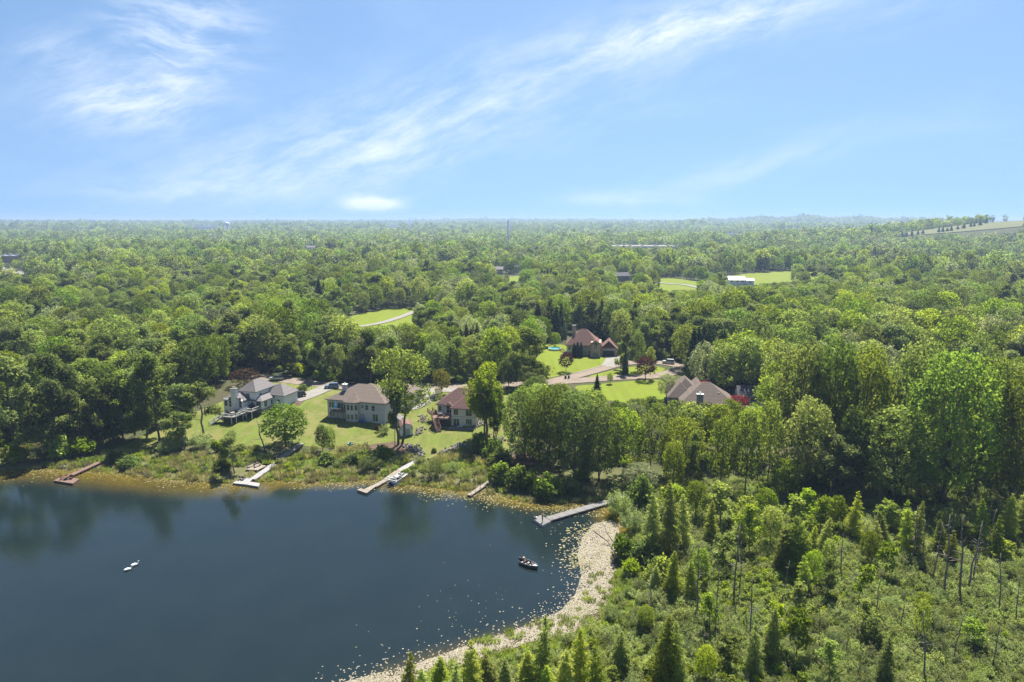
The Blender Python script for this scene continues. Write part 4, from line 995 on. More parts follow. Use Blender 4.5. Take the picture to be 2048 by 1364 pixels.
sf = empty('garden_lounger', h.world((3.0, -1.3, .02)), h.rz + R(20), 'white lounger on the patio below the cream brick wall', 'lounger')
MB().box(-.95, .5, -.32, .32, .28, .36).build('seat', M['trim'], sf); MB().add([(.5, -.32, .28), (.5, .32, .28), (1.0, .32, .75), (1.0, -.32, .75), (.5, -.32, .36), (.5, .32, .36), (.95, .32, .8), (.95, -.32, .8)], [(0,1,2,3),(4,5,6,7),(0,4,5,1),(2,3,7,6),(1,5,6,2),(0,3,7,4)]).build('backrest', M['trim'], sf)
for x in (-.85, .45):
    for y in (-.28, .28): MB().box(x - .03, x + .03, y - .03, y + .03, 0, .28).build('leg', M['trim'], sf)
H3 = h

# --- brick house with brown roof across the road
h = House('brick_house', 1134, 711, -9, 'brick house with brown hip roof, arched window gable and tall chimney across the road')
tb = 'brick_tan'
h.box('wall', 'siding_white', -.3, 3.2, .6, 11, 0, 4.4); h.box('wall', tb, 3.2, 9.6, 0, 11, -1, 4.4); h.box('wall', tb, 9.6, 13.6, -1.6, 6, -1, 6.0); h.box('wall', tb, 13.6, 20, 1.0, 9, -1, 3.4)
rf = h.mb('roof', 'roof_brown'); hip(rf, -.3, 13.0, 0, 11, 4.4, 1.0); gable(rf, 9.6, 13.6, -1.6, 6, 5.4, .85, 'y', .4); gable(rf, 13.6, 20, 1.0, 9, 3.4, .95, 'y', .5)
gable_wall(h.mb('gable', tb), 9.6, 13.6, -1.6, 5, 5.42, .85); gable_wall(h.mb('timber_gable', 'wood_red'), 13.6, 20, 1.0, 8.9, 3.42, .95)
h.box('chimney', tb, 1.6, 3.1, 5.0, 6.3, 5, 11.5); h.box('chimney_cap', 'concrete', 1.5, 3.2, 4.9, 6.4, 11.5, 11.75)
f_, p_ = window_meshes(1.3, 1.6, 2, 2, 'trim'); fr_ = link('arched_window', f_, h.root, (11.6, -1.6, 3.3)); link('pane', p_, fr_)
ar = MB().add([(11.6 + .82 * math.cos(t * math.pi / 8), -1.68, 4.95 + .82 * math.sin(t * math.pi / 8)) for t in range(9)] + [(11.6 + .82 * math.cos(t * math.pi / 8), -1.6, 4.95 + .82 * math.sin(t * math.pi / 8)) for t in range(9)], [tuple(range(9)), tuple(range(17, 8, -1))] + [(t, t + 9, t + 10, t + 1) for t in range(8)])
ar.build('window_arch', M['glass'], h.root)
h.window('F', 11.6, -1.6, .7, 1.9, 1.3, 3, 1); h.window('F', 4.3, 0, 1.2, 1.0, 1.5); h.window('F', 7.0, 0, 1.2, 1.2, 1.5, 2); h.window('F', .9, .6, 2.4, .9, 1.1); h.window('F', 1.4, .6, .3, .9, 1.1)
h.window('F', 8.9, 0, .05, 1.0, 2.2, 1, 1, 'trim', 'entrance_door')
h.box('garage_door', 'dark', 14.6, 19.0, .95, 1.0, -.3, 2.4); h.box('garage_trim', 'trim', 14.4, 19.2, .93, .98, 2.4, 2.6)
h.done()
H4 = h
g = ground(1124, 701)
pl = empty('swimming_pool', (g.x - 3, g.y + 1, g.z + .6), R(-9), 'bright turquoise above-ground pool beside the brick house', 'pool')
MB().tube([(0, 0, -.9), (0, 0, .25)], 2.8, 24).build('pool_wall', M['trim'], pl); MB().tube([(0, 0, .252), (0, 0, .27)], 2.65, 24).build('pool_water', M['pool'], pl)
def fence(name, pts, hgt, mat, label, step=2.4, slat=.9):
    o = ground(*pts[0]); r = empty(name, o, 0, label, 'fence'); P_ = [ground(*q) - o for q in pts]
    sl = MB().box(-.03, .03, -.02, .02, 0, hgt).mesh('picket', M[mat])
    for a, b in zip(P_[:-1], P_[1:]):
        n = max(1, int((b - a).length / step)); ang = math.atan2(b.y - a.y, b.x - a.x)
        for i in range(n + 1): q = a.lerp(b, i / n); MB().box(-.06, .06, -.06, .06, -.3, hgt + .1).build('post', M[mat], r, loc=q)
        for z in (.25, hgt * .6, hgt - .05): MB().bar(a + Vector((0, 0, z)), b + Vector((0, 0, z)), .05, .14).build('rail', M[mat], r)
        k = max(1, int((b - a).length / slat))
        for i in range(k): q = a.lerp(b, (i + .5) / k); link('picket', sl, r, q, (0, 0, ang))
    return r
fence('pool_fence', [(1108, 697), (1118, 701), (1130, 707)], 1.5, 'wood_red', 'dark red timber fence in front of the turquoise pool')
fence('garden_fence', [(1098, 692), (1113, 689), (1132, 688)], 1.5, 'wood_post', 'grey timber fence behind the pool of the brick house')

# --- house with taupe roof and brick chimney, front hidden by trees
h = House('brown_roof_house', 1362, 831, -9, 'low house with broad taupe hip roof and tall grey brick chimney among trees')
h.box('wall', 'brick_grey', 0, 15, 0, 13, -2, 3.7); h.box('wall', 'brick_grey', -3.2, 4.0, 6.5, 19, -1, 3.7); h.box('wall', 'brick_grey', 3.5, 9, 11, 20, -1, 3.7)
rf = h.mb('roof', 'roof_taupe'); hip(rf, 0, 15, 0, 13, 3.7, .74); hip(rf, -3.2, 4.0, 6.5, 19, 3.7, .95); gable(rf, 3.0, 9, 11, 20, 4.3, .95, 'y'); gable_wall(h.mb('gable', 'brick_grey'), 3.0, 9, 11, 19.5, 4.3, .95); hip(rf, -2, 6, 8, 20, 4.3, .95)
h.box('chimney', 'brick_grey', 4.2, 6.0, -.75, .35, -2, 6.6); h.box('chimney_cap', 'trim', 4.1, 6.1, -.85, .45, 6.6, 6.78); h.box('chimney_flue', 'trim', 4.9, 5.3, -.4, 0, 6.78, 7.3)
h.box('roof_vent', 'steel', 10.6, 10.9, 3, 3.3, 5.5, 6.6)
for u in (1.5, 2.9, 7.6, 9.2, 12.5): h.window('F', u, 0, 1.0, 1.1, 1.5, 1, 2)
h.window('R', 4, 15, 1.0, 1.2, 1.4, 2); h.window('L', 9, -3.2, 1.0, 1.2, 1.4, 2)
h.done(); H5 = h
h = House('detached_garage', 1477, 809, -7, 'detached garage with dark slate gable roof and pale gable end')
h.box('wall', 'siding_grey', 0, 6.4, 0, 6.4, -.5, 2.9); rf = h.mb('roof', 'roof_dark'); gable(rf, 0, 6.4, 0, 6.4, 2.9, .75, 'x', .4); gable_wall(h.mb('gable', 'siding_white'), 0, 6.4, 0, 6.4, 2.92, .75, 'x')
h.box('garage_door', 'dark', .6, 3.0, -.04, 0, -.2, 2.3); h.box('garage_door', 'dark', 3.5, 5.9, -.04, 0, -.2, 2.3); h.box('door_trim', 'trim', .5, 6.0, -.06, -.02, 2.3, 2.45); h.box('roof_vent', 'steel', 4.6, 4.9, 2.6, 2.9, 4.9, 5.5)
h.done(); H6 = h
# --- garden shed with barrel roof
h = House('garden_shed', 801, 873, 14, 'small white garden shed with rounded brown roof behind the forked tree', 'shed')
h.box('wall', 'siding_white', 0, 3.5, 0, 4.6, -.8, 2.2)
prof = [(-.25, 2.0), (-.05, 2.75), (.6, 3.4), (1.75, 3.75), (2.9, 3.4), (3.55, 2.75), (3.75, 2.0)]
rb = h.mb('roof', 'roof_brown')
for (xa, za), (xb, zb) in zip(prof[:-1], prof[1:]):
    q = [(xa, -.3, za), (xb, -.3, zb), (xb, 4.9, zb), (xa, 4.9, za)]; rb.add(q + [(a, b, c - .1) for a, b, c in q], [(0,1,2,3),(4,5,6,7),(0,1,5,4),(1,2,6,5),(2,3,7,6),(3,0,4,7)])
gw = h.mb('gable', 'siding_white'); pf = [(x * .94 + .1, z - .12) for x, z in prof]
gw.add([(x, 0.0, z) for x, z in pf] + [(x, 4.6, z) for x, z in pf], [tuple(range(7)), tuple(range(13, 6, -1))])
h.box('door', 'siding_green', .9, 2.6, -.05, 0, -.1, 1.95); h.box('door_handle', 'steel', 2.3, 2.4, -.1, -.05, .9, 1.05)
h.done()
h = House('canvas_shelter', 784, 852, -10, 'small sage green hut with pale roof left of the white shed', 'hut')
h.box('wall', 'siding_green', 0, 2.4, 0, 3.0, -.6, 2.1); gable(h.mb('roof', 'roof_grey'), 0, 2.4, 0, 3.0, 2.1, .6, 'y', .25); gable_wall(h.mb('gable', 'siding_green'), 0, 2.4, 0, 3.0, 2.12, .6); h.box('door', 'dark', .7, 1.6, -.04, 0, -.1, 1.8)
h.done()
# --- far buildings seen over the trees
def far_house(px, base, rz, w, d, hgt, pitch, wall, roof, label, name='far_house', cat='house', hipd=False, dz=2.0, nwin=3):
    h = House(name, px, base, rz, label, cat, dz)
    h.box('wall', wall, -w/2, w/2, 0, d, -dz - 1, hgt)
    if hipd: hip(h.mb('roof', roof), -w/2, w/2, 0, d, hgt, pitch)
    else: gable(h.mb('roof', roof), -w/2, w/2, 0, d, hgt, pitch, 'x', .5); gable_wall(h.mb('gable', wall), -w/2, w/2, 0, d, hgt + .02, pitch, 'x')
    for i in range(nwin): h.window('F', -w/2 + w * (i + .5) / nwin, 0, hgt * .4, min(1.6, w / nwin * .4), min(1.5, hgt * .4), 2, 2)
    h.done(); return h
FAR_VIEW = []
def far(*a, **k): FAR_VIEW.append((a[0], a[1])); return far_house(*a, **k)
far(1474, 572, -6, 13, 10, 3.2, .5, 'siding_white', 'roof_pale', 'white barn with pale lavender metal roof at the far meadow', 'barn', 'barn')
far(1500, 573, -6, 6, 6, 3, .5, 'siding_white', 'roof_pale', 'small white lean-to right of the pale metal barn', 'barn_annexe', 'shed', nwin=1)
far(1243, 565, 12, 15, 9, 4, .6, 'wood_post', 'roof_dark', 'dark roofed timber farmhouse left of the far meadow')
far(589, 612, 8, 13, 9, 3.5, .5, 'siding_white', 'roof_grey', 'grey hip roofed house half hidden in the wood left of the meadow', hipd=True)
far(551, 543, 0, 22, 10, 3.5, .35, 'siding_white', 'roof_pale', 'long white roofed house deep in the left woods')
far(990, 549, -4, 16, 9, 3.5, .55, 'brick_tan', 'roof_grey', 'low brick house by a flowering tree in the middle woods', nwin=4)
far(1032, 546, 3, 12, 9, 4.5, .7, 'siding_white', 'roof_grey', 'white house with steep grey roof right of the low brick house')
far(1430, 546, -3, 20, 9, 3.5, .5, 'siding_white', 'roof_brown', 'white house with brown roof before the dark pines', nwin=4)
far(1395, 546, -3, 12, 9, 3.5, .5, 'siding_white', 'roof_grey', 'small white house left of the brown roofed one')
far(905, 605, 0, 14, 9, 3.5, .5, 'brick_tan', 'roof_brown', 'brown house with pale wall seen between trunks beyond the first wood')
far(622, 503, 6, 14, 9, 5, .6, 'siding_white', 'roof_grey', 'pale house on the far left rise among dark trees')
far(2012, 582, -8, 13, 9, 3.5, .5, 'brick_tan', 'roof_brown', 'brick house with brown roof in the wood at the right edge')
def hall(px, base, w, d, hgt, wall, roof, label, name='warehouse', bays=8):
    h = House(name, px, base, 0, label, 'warehouse', 3)
    h.box('wall', wall, -w/2, w/2, 0, d, -6, hgt); h.box('roof', roof, -w/2 - .4, w/2 + .4, -.4, d + .4, hgt, hgt + .7)
    ld_ = MB().box(0, w * .3 / bays, -.12, 0, 0, hgt * .4).mesh('loading_door', M['garage'])
    for i in range(bays): link('loading_door', ld_, h.root, (-w/2 + w * (i + .3) / bays, 0, 0))
    ru_ = MB().box(0, 5, 0, 4, 0, 1.7).mesh('roof_unit', M['steel'])
    for i in range(5): link('roof_unit', ru_, h.root, (-w/2 + w * (i + .4) / 5, d * .4, hgt + .7))
    h.done(); FAR_VIEW.append((px, base))
hall(1290, 502, 118, 60, 5, 'brick_cream', 'concrete', 'long low warehouse with white roof in the middle distance')
hall(8, 528, 46, 22, 6, 'brick_tan', 'roof_pale', 'red-brown building with white roof at the left edge', 'roadside_building', 4)
hall(1462, 476, 60, 30, 8, 'siding_white', 'roof_pale', 'white roofed depot before the long wooded ridge', 'depot', 4)
hall(784, 460, 60, 30, 9, 'siding_white', 'roof_pale', 'small pale roofed depot far off left of the mast', 'depot', 4)
hall(412, 461, 110, 40, 14, 'siding_white', 'roof_pale', 'pale works building far off beside the water tower', 'works_building', 5)

# --- towers
def lattice(px, base, top, w0, w1, label, seg=14):
    g = ground(px, base); H_ = top_height(g, top); r = empty('radio_mast', g, 0.4, label, 'mast')
    legs = [(math.cos(a), math.sin(a)) for a in (.5, 2.6, 4.7)]
    for cx, cy in legs: MB().tube([(cx * w0, cy * w0, -1), (cx * w1, cy * w1, H_)], [.42, .34], 5).build('mast_leg', M['steel'], r)
    br = MB()
    for i in range(seg):
        za, zb = H_ * i / seg, H_ * (i + 1) / seg; wa, wb = w0 + (w1 - w0) * i / seg, w0 + (w1 - w0) * (i + 1) / seg
        for k in range(3):
            p, q = legs[k], legs[(k + 1) % 3]; br.bar((p[0] * wa, p[1] * wa, za), (q[0] * wb, q[1] * wb, zb), .26); br.bar((p[0] * wb, p[1] * wb, zb), (q[0] * wb, q[1] * wb, zb), .22)
    br.build('bracing', M['steel'], r)['kind'] = 'stuff'
    for z in (.8, .92):
        for k in range(3): a = k * 2.09; MB().box(-.25, .25, -.2, .2, 0, 2.4).build('antenna', M['trim'], r, loc=(math.cos(a) * (w1 + .6), math.sin(a) * (w1 + .6), H_ * z), rot=(0, 0, a))
    MB().tube([(0, 0, H_), (0, 0, H_ + 3)], .06, 5).build('lightning_rod', M['steel'], r)
lattice(1016, 502, 441, 2.0, 1.0, 'tall thin lattice radio mast rising from the middle woods')
lattice(820, 464, 435, 3.6, 2.2, 'faint lattice radio mast near the horizon left of the tall one', 10)
g = ground(455, 466); hh = top_height(g, 444); wt = empty('water_tower', g, 0, 'white water tower with bulb tank on the left horizon', 'water tower')
MB().tube([(0, 0, -2), (0, 0, 4), (0, 0, hh * .62), (0, 0, hh * .7)], [4.5, 2.6, 2.4, 4.5], 14).build('stem', M['trim'], wt, True); MB().ball((0, 0, hh * .83), (9.5, 9.5, hh * .17), 18, 10).build('tank', M['trim'], wt, True)

# ---------------------------------------------------------------- docks
def slab(name, pts, z0, z1, mat, parent, o):
    return MB().prism([(p[0] - o[0], p[1] - o[1]) for p in pts], z0 - o[2], z1 - o[2]).build(name, M[mat], parent)
def run_pts(a, b, w):
    a, b = np.array(a, float), np.array(b, float); d = (b - a) / np.hypot(*(b - a)); n = np.array((-d[1], d[0])) * w / 2
    return [tuple(a + n), tuple(a - n), tuple(b - n), tuple(b + n)]
def dock(name, px0, label, cat='dock'):
    o = (*flat(*px0), 0.0); return empty(name, o, 0, label, cat, None), o
def walkway(r, o, a, b, w, z0, z1, mat, sec=3.0, frame='wood_post', posts=True, rise=0.0):
    """a run of deck sections from a to b, each with its frame, and posts at the joints"""
    a, b = np.array(a, float), np.array(b, float); L = np.hypot(*(b - a)); n = max(1, round(L / sec)); d = (b - a) / L; nn = np.array((-d[1], d[0])); ang = math.atan2(d[1], d[0])
    l = L / n; dm = MB().box(0, l - .05, -w/2, w/2, -.07, 0).mesh('deck_section', M[mat])
    fm = MB().box(.02, l - .07, -w/2 - .04, -w/2 + .08, -.28, -.072).box(.02, l - .07, w/2 - .08, w/2 + .04, -.28, -.072).mesh('frame', M[frame])
    pm = MB().tube([(0, 0, -2.2), (0, 0, .35)], .05, 6).mesh('post', M['steel'])
    for i in range(n):
        p = a + d * l * i; z = z1 + rise * i / n
        s = link('deck_section', dm, r, (p[0] - o[0], p[1] - o[1], z - o[2]), (0, -math.atan2(rise, L), ang)); link('frame', fm, s)
        if posts:
            for sg in (1, -1): q = p + nn * sg * (w/2 + .06); link('post', pm, r, (q[0] - o[0], q[1] - o[1], z - o[2]))
        if z < 1.5 and i % 2 == 0: TAKEN.append((p[0], p[1], 0.6))
        TAKEN.extend([(p[0], p[1], w * .5 + .3), (p[0] + d[0] * l / 2, p[1] + d[1] * l / 2, w * .5 + .3)])
def platform(r, o, pts, z1, mat, name='platform', frame='wood_post'):
    s = slab(name, pts, z1 - .08, z1, mat, r, o); c = np.mean(pts, 0)
    q = [tuple(c + (np.array(p) - c) * 0.985) for p in pts]; slab('float', q, -.25, z1 - .082, frame, r, o); return s

r, o = dock('swim_dock', (130, 960), 'red stained dock with square platform and narrow walkway at the left shore', 'dock')
platform(r, o, [flat(107, 961, .5), flat(146, 967, .5), flat(159, 957.5, .5), flat(124, 952.5, .5)], .5, 'deck_red', frame='wood_red')
walkway(r, o, flat(137, 952, .5), flat(203, 923, .7), 1.4, .3, .5, 'deck_red', 3, 'wood_red', rise=.35)
c0 = Vector((*flat(134, 958.5, .5), .5))
table(c0, 0, 'wood_red', 'brown table on the red stained swim dock', .55)
for i, (dx, dy, rz, lb) in enumerate(((-1.1, -.1, 75, 'brown chair left of the table on the red stained dock'), (.95, .15, -80, 'brown chair right of the table on the red stained dock'), (-.4, .95, 160, 'brown chair behind the table, at its left, on the red stained dock'), (.6, .9, -160, 'brown chair behind the table, at its right, on the red stained dock'))):
    chair(c0 + Vector((dx, dy, 0)), R(rz), 'wood_red', lb, 'chairs on the swim dock')
u_ = empty('dock_lamp', Vector((*flat(130.5, 951, .5), .5)), 0, 'slim green flag post behind the table on the red stained dock', 'post')
MB().tube([(0, 0, 0), (0, 0, 2.6)], .035, 6).build('pole', M['siding_green'], u_); MB().tube([(0, 0, 2.1), (0, 0, 2.45), (0, 0, 2.6)], [.22, .2, .05], 8).build('pennant', M['siding_green'], u_)
u_.name = 'flag_post'

r, o = dock('white_dock', (495, 966), 'white T-shaped dock with long straight walkway below the round maple', 'dock')
platform(r, o, [flat(465, 966, .5), flat(494, 969, .5), flat(507, 956, .5), flat(482, 954.5, .5)], .5, 'deck_white', frame='wood_post')
platform(r, o, [flat(494.5, 969.2, .5), flat(517, 973, .5), flat(520, 966, .5), flat(499.5, 963.5, .5)], .504, 'deck_white', frame='wood_post')
walkway(r, o, flat(505, 958, .5), flat(553, 926, .9), 1.7, .3, .5, 'deck_white', 3.2, rise=.6)
chair(Vector((*flat(481.5, 958.5, .5), .5)), R(150), 'dark', 'dark and white chair on the white dock, left of its pair'); chair(Vector((*flat(487, 959, .5), .5)), R(175), 'dark', 'dark and white chair on the white dock, right of its pair')
ps = empty('dock_post', Vector((*flat(490.5, 957, .5), .5)), 0, 'short dark mooring post at the back of the white dock', 'post'); MB().tube([(0, 0, 0), (0, 0, .9)], .1, 8).build('shaft', M['dark'], ps); MB().tube([(0, 0, .9), (0, 0, 1.0)], [.14, .1], 8).build('cap', M['dark'], ps)
# steps up the bank
ga, gb = ground(556, 923), ground(604, 890)
bs = empty('bank_stairs', ga, 0, 'grey timber stairs climbing the bank from the white dock', 'stairs')
d_ = gb - ga; nst = 15; tread = MB().box(-.24, .24, -.85, .85, -.06, .04).mesh('tread', M['deck_white']); ang = math.atan2(d_.y, d_.x)
for i in range(nst):
    q = d_ * ((i + .5) / nst); link('tread', tread, bs, (q.x, q.y, hz(ga.x + q.x, ga.y + q.y) - ga.z + .55), (0, 0, ang))
for sg in (1, -1):
    n_ = Vector((-math.sin(ang), math.cos(ang), 0)) * .85 * sg; MB().bar(n_ + Vector((0, 0, .42)), d_ + n_ + Vector((0, 0, .5)), .09, .3).build('stringer', M['wood_post'], bs)
for i in range(8): TAKEN.append((ga.x + d_.x * i / 7, ga.y + d_.y * i / 7, 1.3))
pk = ground(553, 919); pb = empty('deck_box', pk, ang, 'brown timber storage box at the foot of the bank stairs', 'box'); MB().box(-.7, .7, -.4, .4, 0, .9).build('body', M['wood_red'], pb); MB().box(-.75, .75, -.45, .45, .9, 1.0).build('lid', M['wood_post'], pb)
# small tan deck with benches
dc = [ground(492, 942.5), ground(516, 944), ground(533, 935), ground(508, 930.5)]; zt = max(p.z for p in dc) + .45
o = (dc[0].x, dc[0].y, 0); r = empty('lakeside_deck', o, 0, 'small tan deck with benches beside the white dock walkway', 'deck')
slab('deck_floor', [(p.x, p.y) for p in dc], zt - .15, zt, 'deck_tan', r, o)
for p in dc: MB().box(-.08, .08, -.08, .08, -.5, zt - .16).build('post', M['wood_post'], r, loc=(p.x - o[0], p.y - o[1], 0)); TAKEN.append((p.x, p.y, 1.5))
TAKEN.append((sum(p.x for p in dc) / 4, sum(p.y for p in dc) / 4, 2.6))
def bench(p, rz, L, mat, label):
    r = empty('bench', p, rz, label, 'bench'); MB().box(-L/2, L/2, -.2, .2, .4, .47).build('seat', M[mat], r); MB().box(-L/2, L/2, .2, .27, .6, .95).build('backrest', M[mat], r)
    for x in (-L/2 + .15, L/2 - .15): MB().box(x - .05, x + .05, -.18, .27, 0, .4).box(x - .04, x + .04, .19, .26, .4, .95).build('leg', M[mat], r)
cx_, cy_ = sum(p.x for p in dc) / 4, sum(p.y for p in dc) / 4
bench((cx_ - 1.3, cy_ + .2, zt), R(62), 2.4, 'deck_tan', 'tan bench along the left edge of the small lakeside deck'); bench((cx_ + .2, cy_ + .4, zt), R(62), 2.0, 'wood_post', 'grey bench in the middle of the small lakeside deck')
# pontoon dock
r, o = dock('long_tan_dock', (730, 980), 'tan dock with L-shaped end and walkway beside the pontoon boat', 'dock')
platform(r, o, [flat(714, 979.5, .5), flat(733, 986, .5), flat(739.5, 981.8, .5), flat(721, 976.4, .5)], .5, 'deck_tan')
platform(r, o, [flat(728, 978.2, .5), flat(739.4, 981.4, .5), flat(751, 973.2, .5), flat(744.5, 970.3, .5)], .504, 'deck_tan')
walkway(r, o, flat(748, 972.2, .5), flat(771, 959.5, .5), 1.3, .3, .47, 'deck_tan', 2.6)
walkway(r, o, flat(771.3, 959.3, .5), ground(800, 943)[:2], 1.6, .3, .47, 'deck_tan', 2.6, rise=.6)
gp = [ground(x, y) for x, y in ((800, 943), (815, 934), (832, 925), (843, 919))]
rp = empty('boardwalk', gp[0], 0, 'pale boardwalk from the boat dock up to the boulder edging', 'boardwalk')
for a, b in zip(gp[:-1], gp[1:]):
    d = b - a; n = max(2, int(d.length / 1.2)); pm_ = MB().box(0, d.length / n - .04, -.85, .85, -.2, .0).mesh('board_section', M['deck_white'])
    for i in range(n): q = a + d * (i / n) - gp[0]; w_ = gp[0] + q; link('board_section', pm_, rp, (q.x, q.y, hz(w_.x, w_.y) + .35 - gp[0].z), (0, -math.atan2(d.z, math.hypot(d.x, d.y)), math.atan2(d.y, d.x)))
    for t in (0, .33, .66, 1): q = a.lerp(b, t); TAKEN.append((q.x, q.y, 1.0))
# narrow dock with posts, long dock with ramp
r, o = dock('narrow_dock', (942, 988), 'narrow grey dock with thin posts in the middle of the far shore', 'dock')
walkway(r, o, flat(938, 990, .45), flat(985, 959, .6), 1.05, .3, .45, 'deck_tan', 2.2, rise=.3)
pmesh = MB().tube([(0, 0, -1.5), (0, 0, 1.3)], .055, 6).mesh('mooring_post', M['wood_post'])
for px, py in ((942, 991), (951, 982.5), (961, 976)): q = flat(px, py, .45); link('mooring_post', pmesh, r, (q[0] - o[0], q[1] - o[1], .3))
r, o = dock('long_grey_dock', (1090, 1040), 'long grey sectional dock ending in a square platform at the lily pads', 'dock')
platform(r, o, [flat(1065.5, 1037, .55), flat(1085, 1050.5, .55), flat(1102.5, 1042, .55), flat(1081.5, 1030, .55)], .55, 'deck_grey', frame='steel')
walkway(r, o, flat(1096, 1037.5, .5), flat(1219, 1002, .5), 1.9, .3, .53, 'deck_grey', 2.5, 'wood_post')
walkway(r, o, flat(1220, 1002, .55), flat(1248, 991, .9), 1.9, .3, .58, 'deck_white', .8, 'wood_post', rise=.8)
ch = chair(Vector((*flat(1070, 1036.5, .55), .55)), R(60), 'dark', 'dark chair at the outer corner of the long grey dock')
bk = empty('bait_bucket', Vector((*flat(1072.5, 1037.5, .55), .55)), 0, 'white bucket beside the dark chair on the long grey dock', 'bucket'); MB().tube([(0, 0, 0), (0, 0, .38)], [.14, .17], 12).build('body', M['trim'], bk); MB().tube([(0, 0, .38), (0, 0, .41)], .18, 12).build('lid', M['trim'], bk)
ld = empty('dock_ladder', Vector((*flat(1103.5, 1042, .3), .35)), R(35), 'pale swim ladder at the corner of the long grey dock', 'ladder')
for x in (-.22, .22): MB().tube([(x, 0, -.8), (x, 0, .8)], .03, 6).build('rail', M['chrome'], ld)
for z in (-.5, -.2, .1): MB().box(-.2, .2, -.03, .03, z, z + .04).build('rung', M['chrome'], ld)
pw = ground(1190, 988)
def stones(name, pts, label, n, smin, smax, spread, cat='rock edging', hgt=.7, mat='stone'):
    """a bank of loose field stones along a line"""
    o = ground(*pts[0]); P_ = [ground(*p) for p in pts]; bm = bmesh.new(); big = []
    for i in range(n):
        t = random.random() * (len(P_) - 1); k = int(t); q = P_[k].lerp(P_[k + 1], t - k); x, y = q.x + random.gauss(0, spread), q.y + random.gauss(0, spread); s = random.uniform(smin, smax)
        mt = Matrix.Translation(Vector((x - o.x, y - o.y, hz(x, y) - o.z + s * .25 + random.random() * hgt * .3))) @ Euler((random.random() * 3, random.random() * 3, random.random() * 3)).to_matrix().to_4x4() @ Matrix.Diagonal((s * random.uniform(.7, 1.2), s * random.uniform(.6, 1), s * random.uniform(.45, .8), 1))
        rr_ = bmesh.ops.create_icosphere(bm, subdivisions=1, radius=.62, matrix=mt)
        for v in rr_['verts']: v.co += Vector((random.gauss(0, .05), random.gauss(0, .05), random.gauss(0, .05))) * s
        TAKEN.append((x, y, .2))
    me = bpy.data.meshes.new(name); bm.to_mesh(me); bm.free(); me.materials.append(M[mat])
    r = empty(name, o, 0, label, cat); k = link('stone', me, r); k['kind'] = 'stuff'; return r
stones('boulder_edging', [(812, 893), (826, 895), (838, 905), (842, 917), (836, 925)], 'curved bank of pale boulders round the foot of the forked cottonwood', 150, .35, .8, .8)
stones('boulder_edging', [(832, 872), (838, 865), (845, 858)], 'short row of pale boulders on the lawn right of the white shed', 46, .35, .8, .6)
stones('boulder_edging', [(880, 908), (900, 901), (912, 893), (930, 892)], 'low wall of pale boulders below the cream brick house lawn', 120, .35, .75, .7)
stones('boulder_edging', [(952, 853), (960, 843)], 'boulder slope by the right wall of the cream brick house', 60, .4, .85, .9)
stones('boulder_edging', [(984, 884), (996, 882), (1000, 878)], 'pale boulders at the foot of the many-stemmed tree by the cream house', 50, .35, .8, .8)
stones('boulder_edging', [(1000, 905), (1020, 912), (1040, 900)], 'boulders on the bank under the dark maple grove', 60, .35, .9, 1.0)
stones('boulder_edging', [(548, 885), (575, 888), (600, 887)], 'scattered stones under the round maple', 30, .25, .5, .8)
stones('boulder_edging', [(845, 846), (848, 838), (842, 832)], 'row of stones along the flower bed left of the red deck', 40, .3, .6, .6)
stones('boulder_edging', [(1300, 802), (1310, 806)], 'pale stones at the lawn edge left of the taupe roof', 26, .35, .7, .7)
q = ground(702, 887.5); fp = empty('fire_pit', q, 0, 'round stone fire pit on the lawn below the grey ranch house', 'fire pit')
for k in range(12): a = k * 6.2832 / 12; MB().box(-.2, .2, -.13, .13, -.1, .28).build('stone', M['stone'], fp, loc=(math.cos(a) * .85, math.sin(a) * .85, 0), rot=(0, 0, a + 1.571))
MB().tube([(0, 0, .02), (0, 0, .08)], .72, 12).build('ash_bed', M['dark'], fp)
q = ground(1180, 975)
# upturned row boats and canoes on the shore
def boat_hull(L, B, D, n=9, bow=2.0, flare=.75, stern=.8):
    """open hull: outer skin and inner skin from stern (x=0) to bow (x=L)"""
    rings, inn = [], []
    for i in range(n):
        t = i / (n - 1); w = B / 2 * (stern + (1 - stern) * min(1, t * 3)) * (1 - max(0, (t - .45) / .55) ** bow); w = max(w, .03); zk = D * .32 * max(0, (t - .6) / .4) ** 2; zs = D * (1 + .16 * t * t)
        rings.append([(t * L, -w, zs), (t * L, -w * flare, zk + D * .18), (t * L, 0, zk), (t * L, w * flare, zk + D * .18), (t * L, w, zs)])
        wi = max(w - .05, .01); inn.append([(t * L, -wi, zs), (t * L, -wi * flare, zk + D * .24), (t * L, 0, zk + D * .12), (t * L, wi * flare, zk + D * .24), (t * L, wi, zs)])
    mb = MB()
    for S, flip in ((rings, 0), (inn, 1)):
        for i in range(n - 1):
            for k in range(4): mb.poly([S[i][k], S[i][k + 1], S[i + 1][k + 1], S[i + 1][k]])
    for i in range(n - 1):
        for k in (0, 4): mb.poly([rings[i][k], rings[i + 1][k], inn[i + 1][k], inn[i][k]])
    mb.poly(rings[0]); mb.poly(inn[0]); mb.poly([rings[0][0], inn[0][0], inn[0][4], rings[0][4]]); return mb

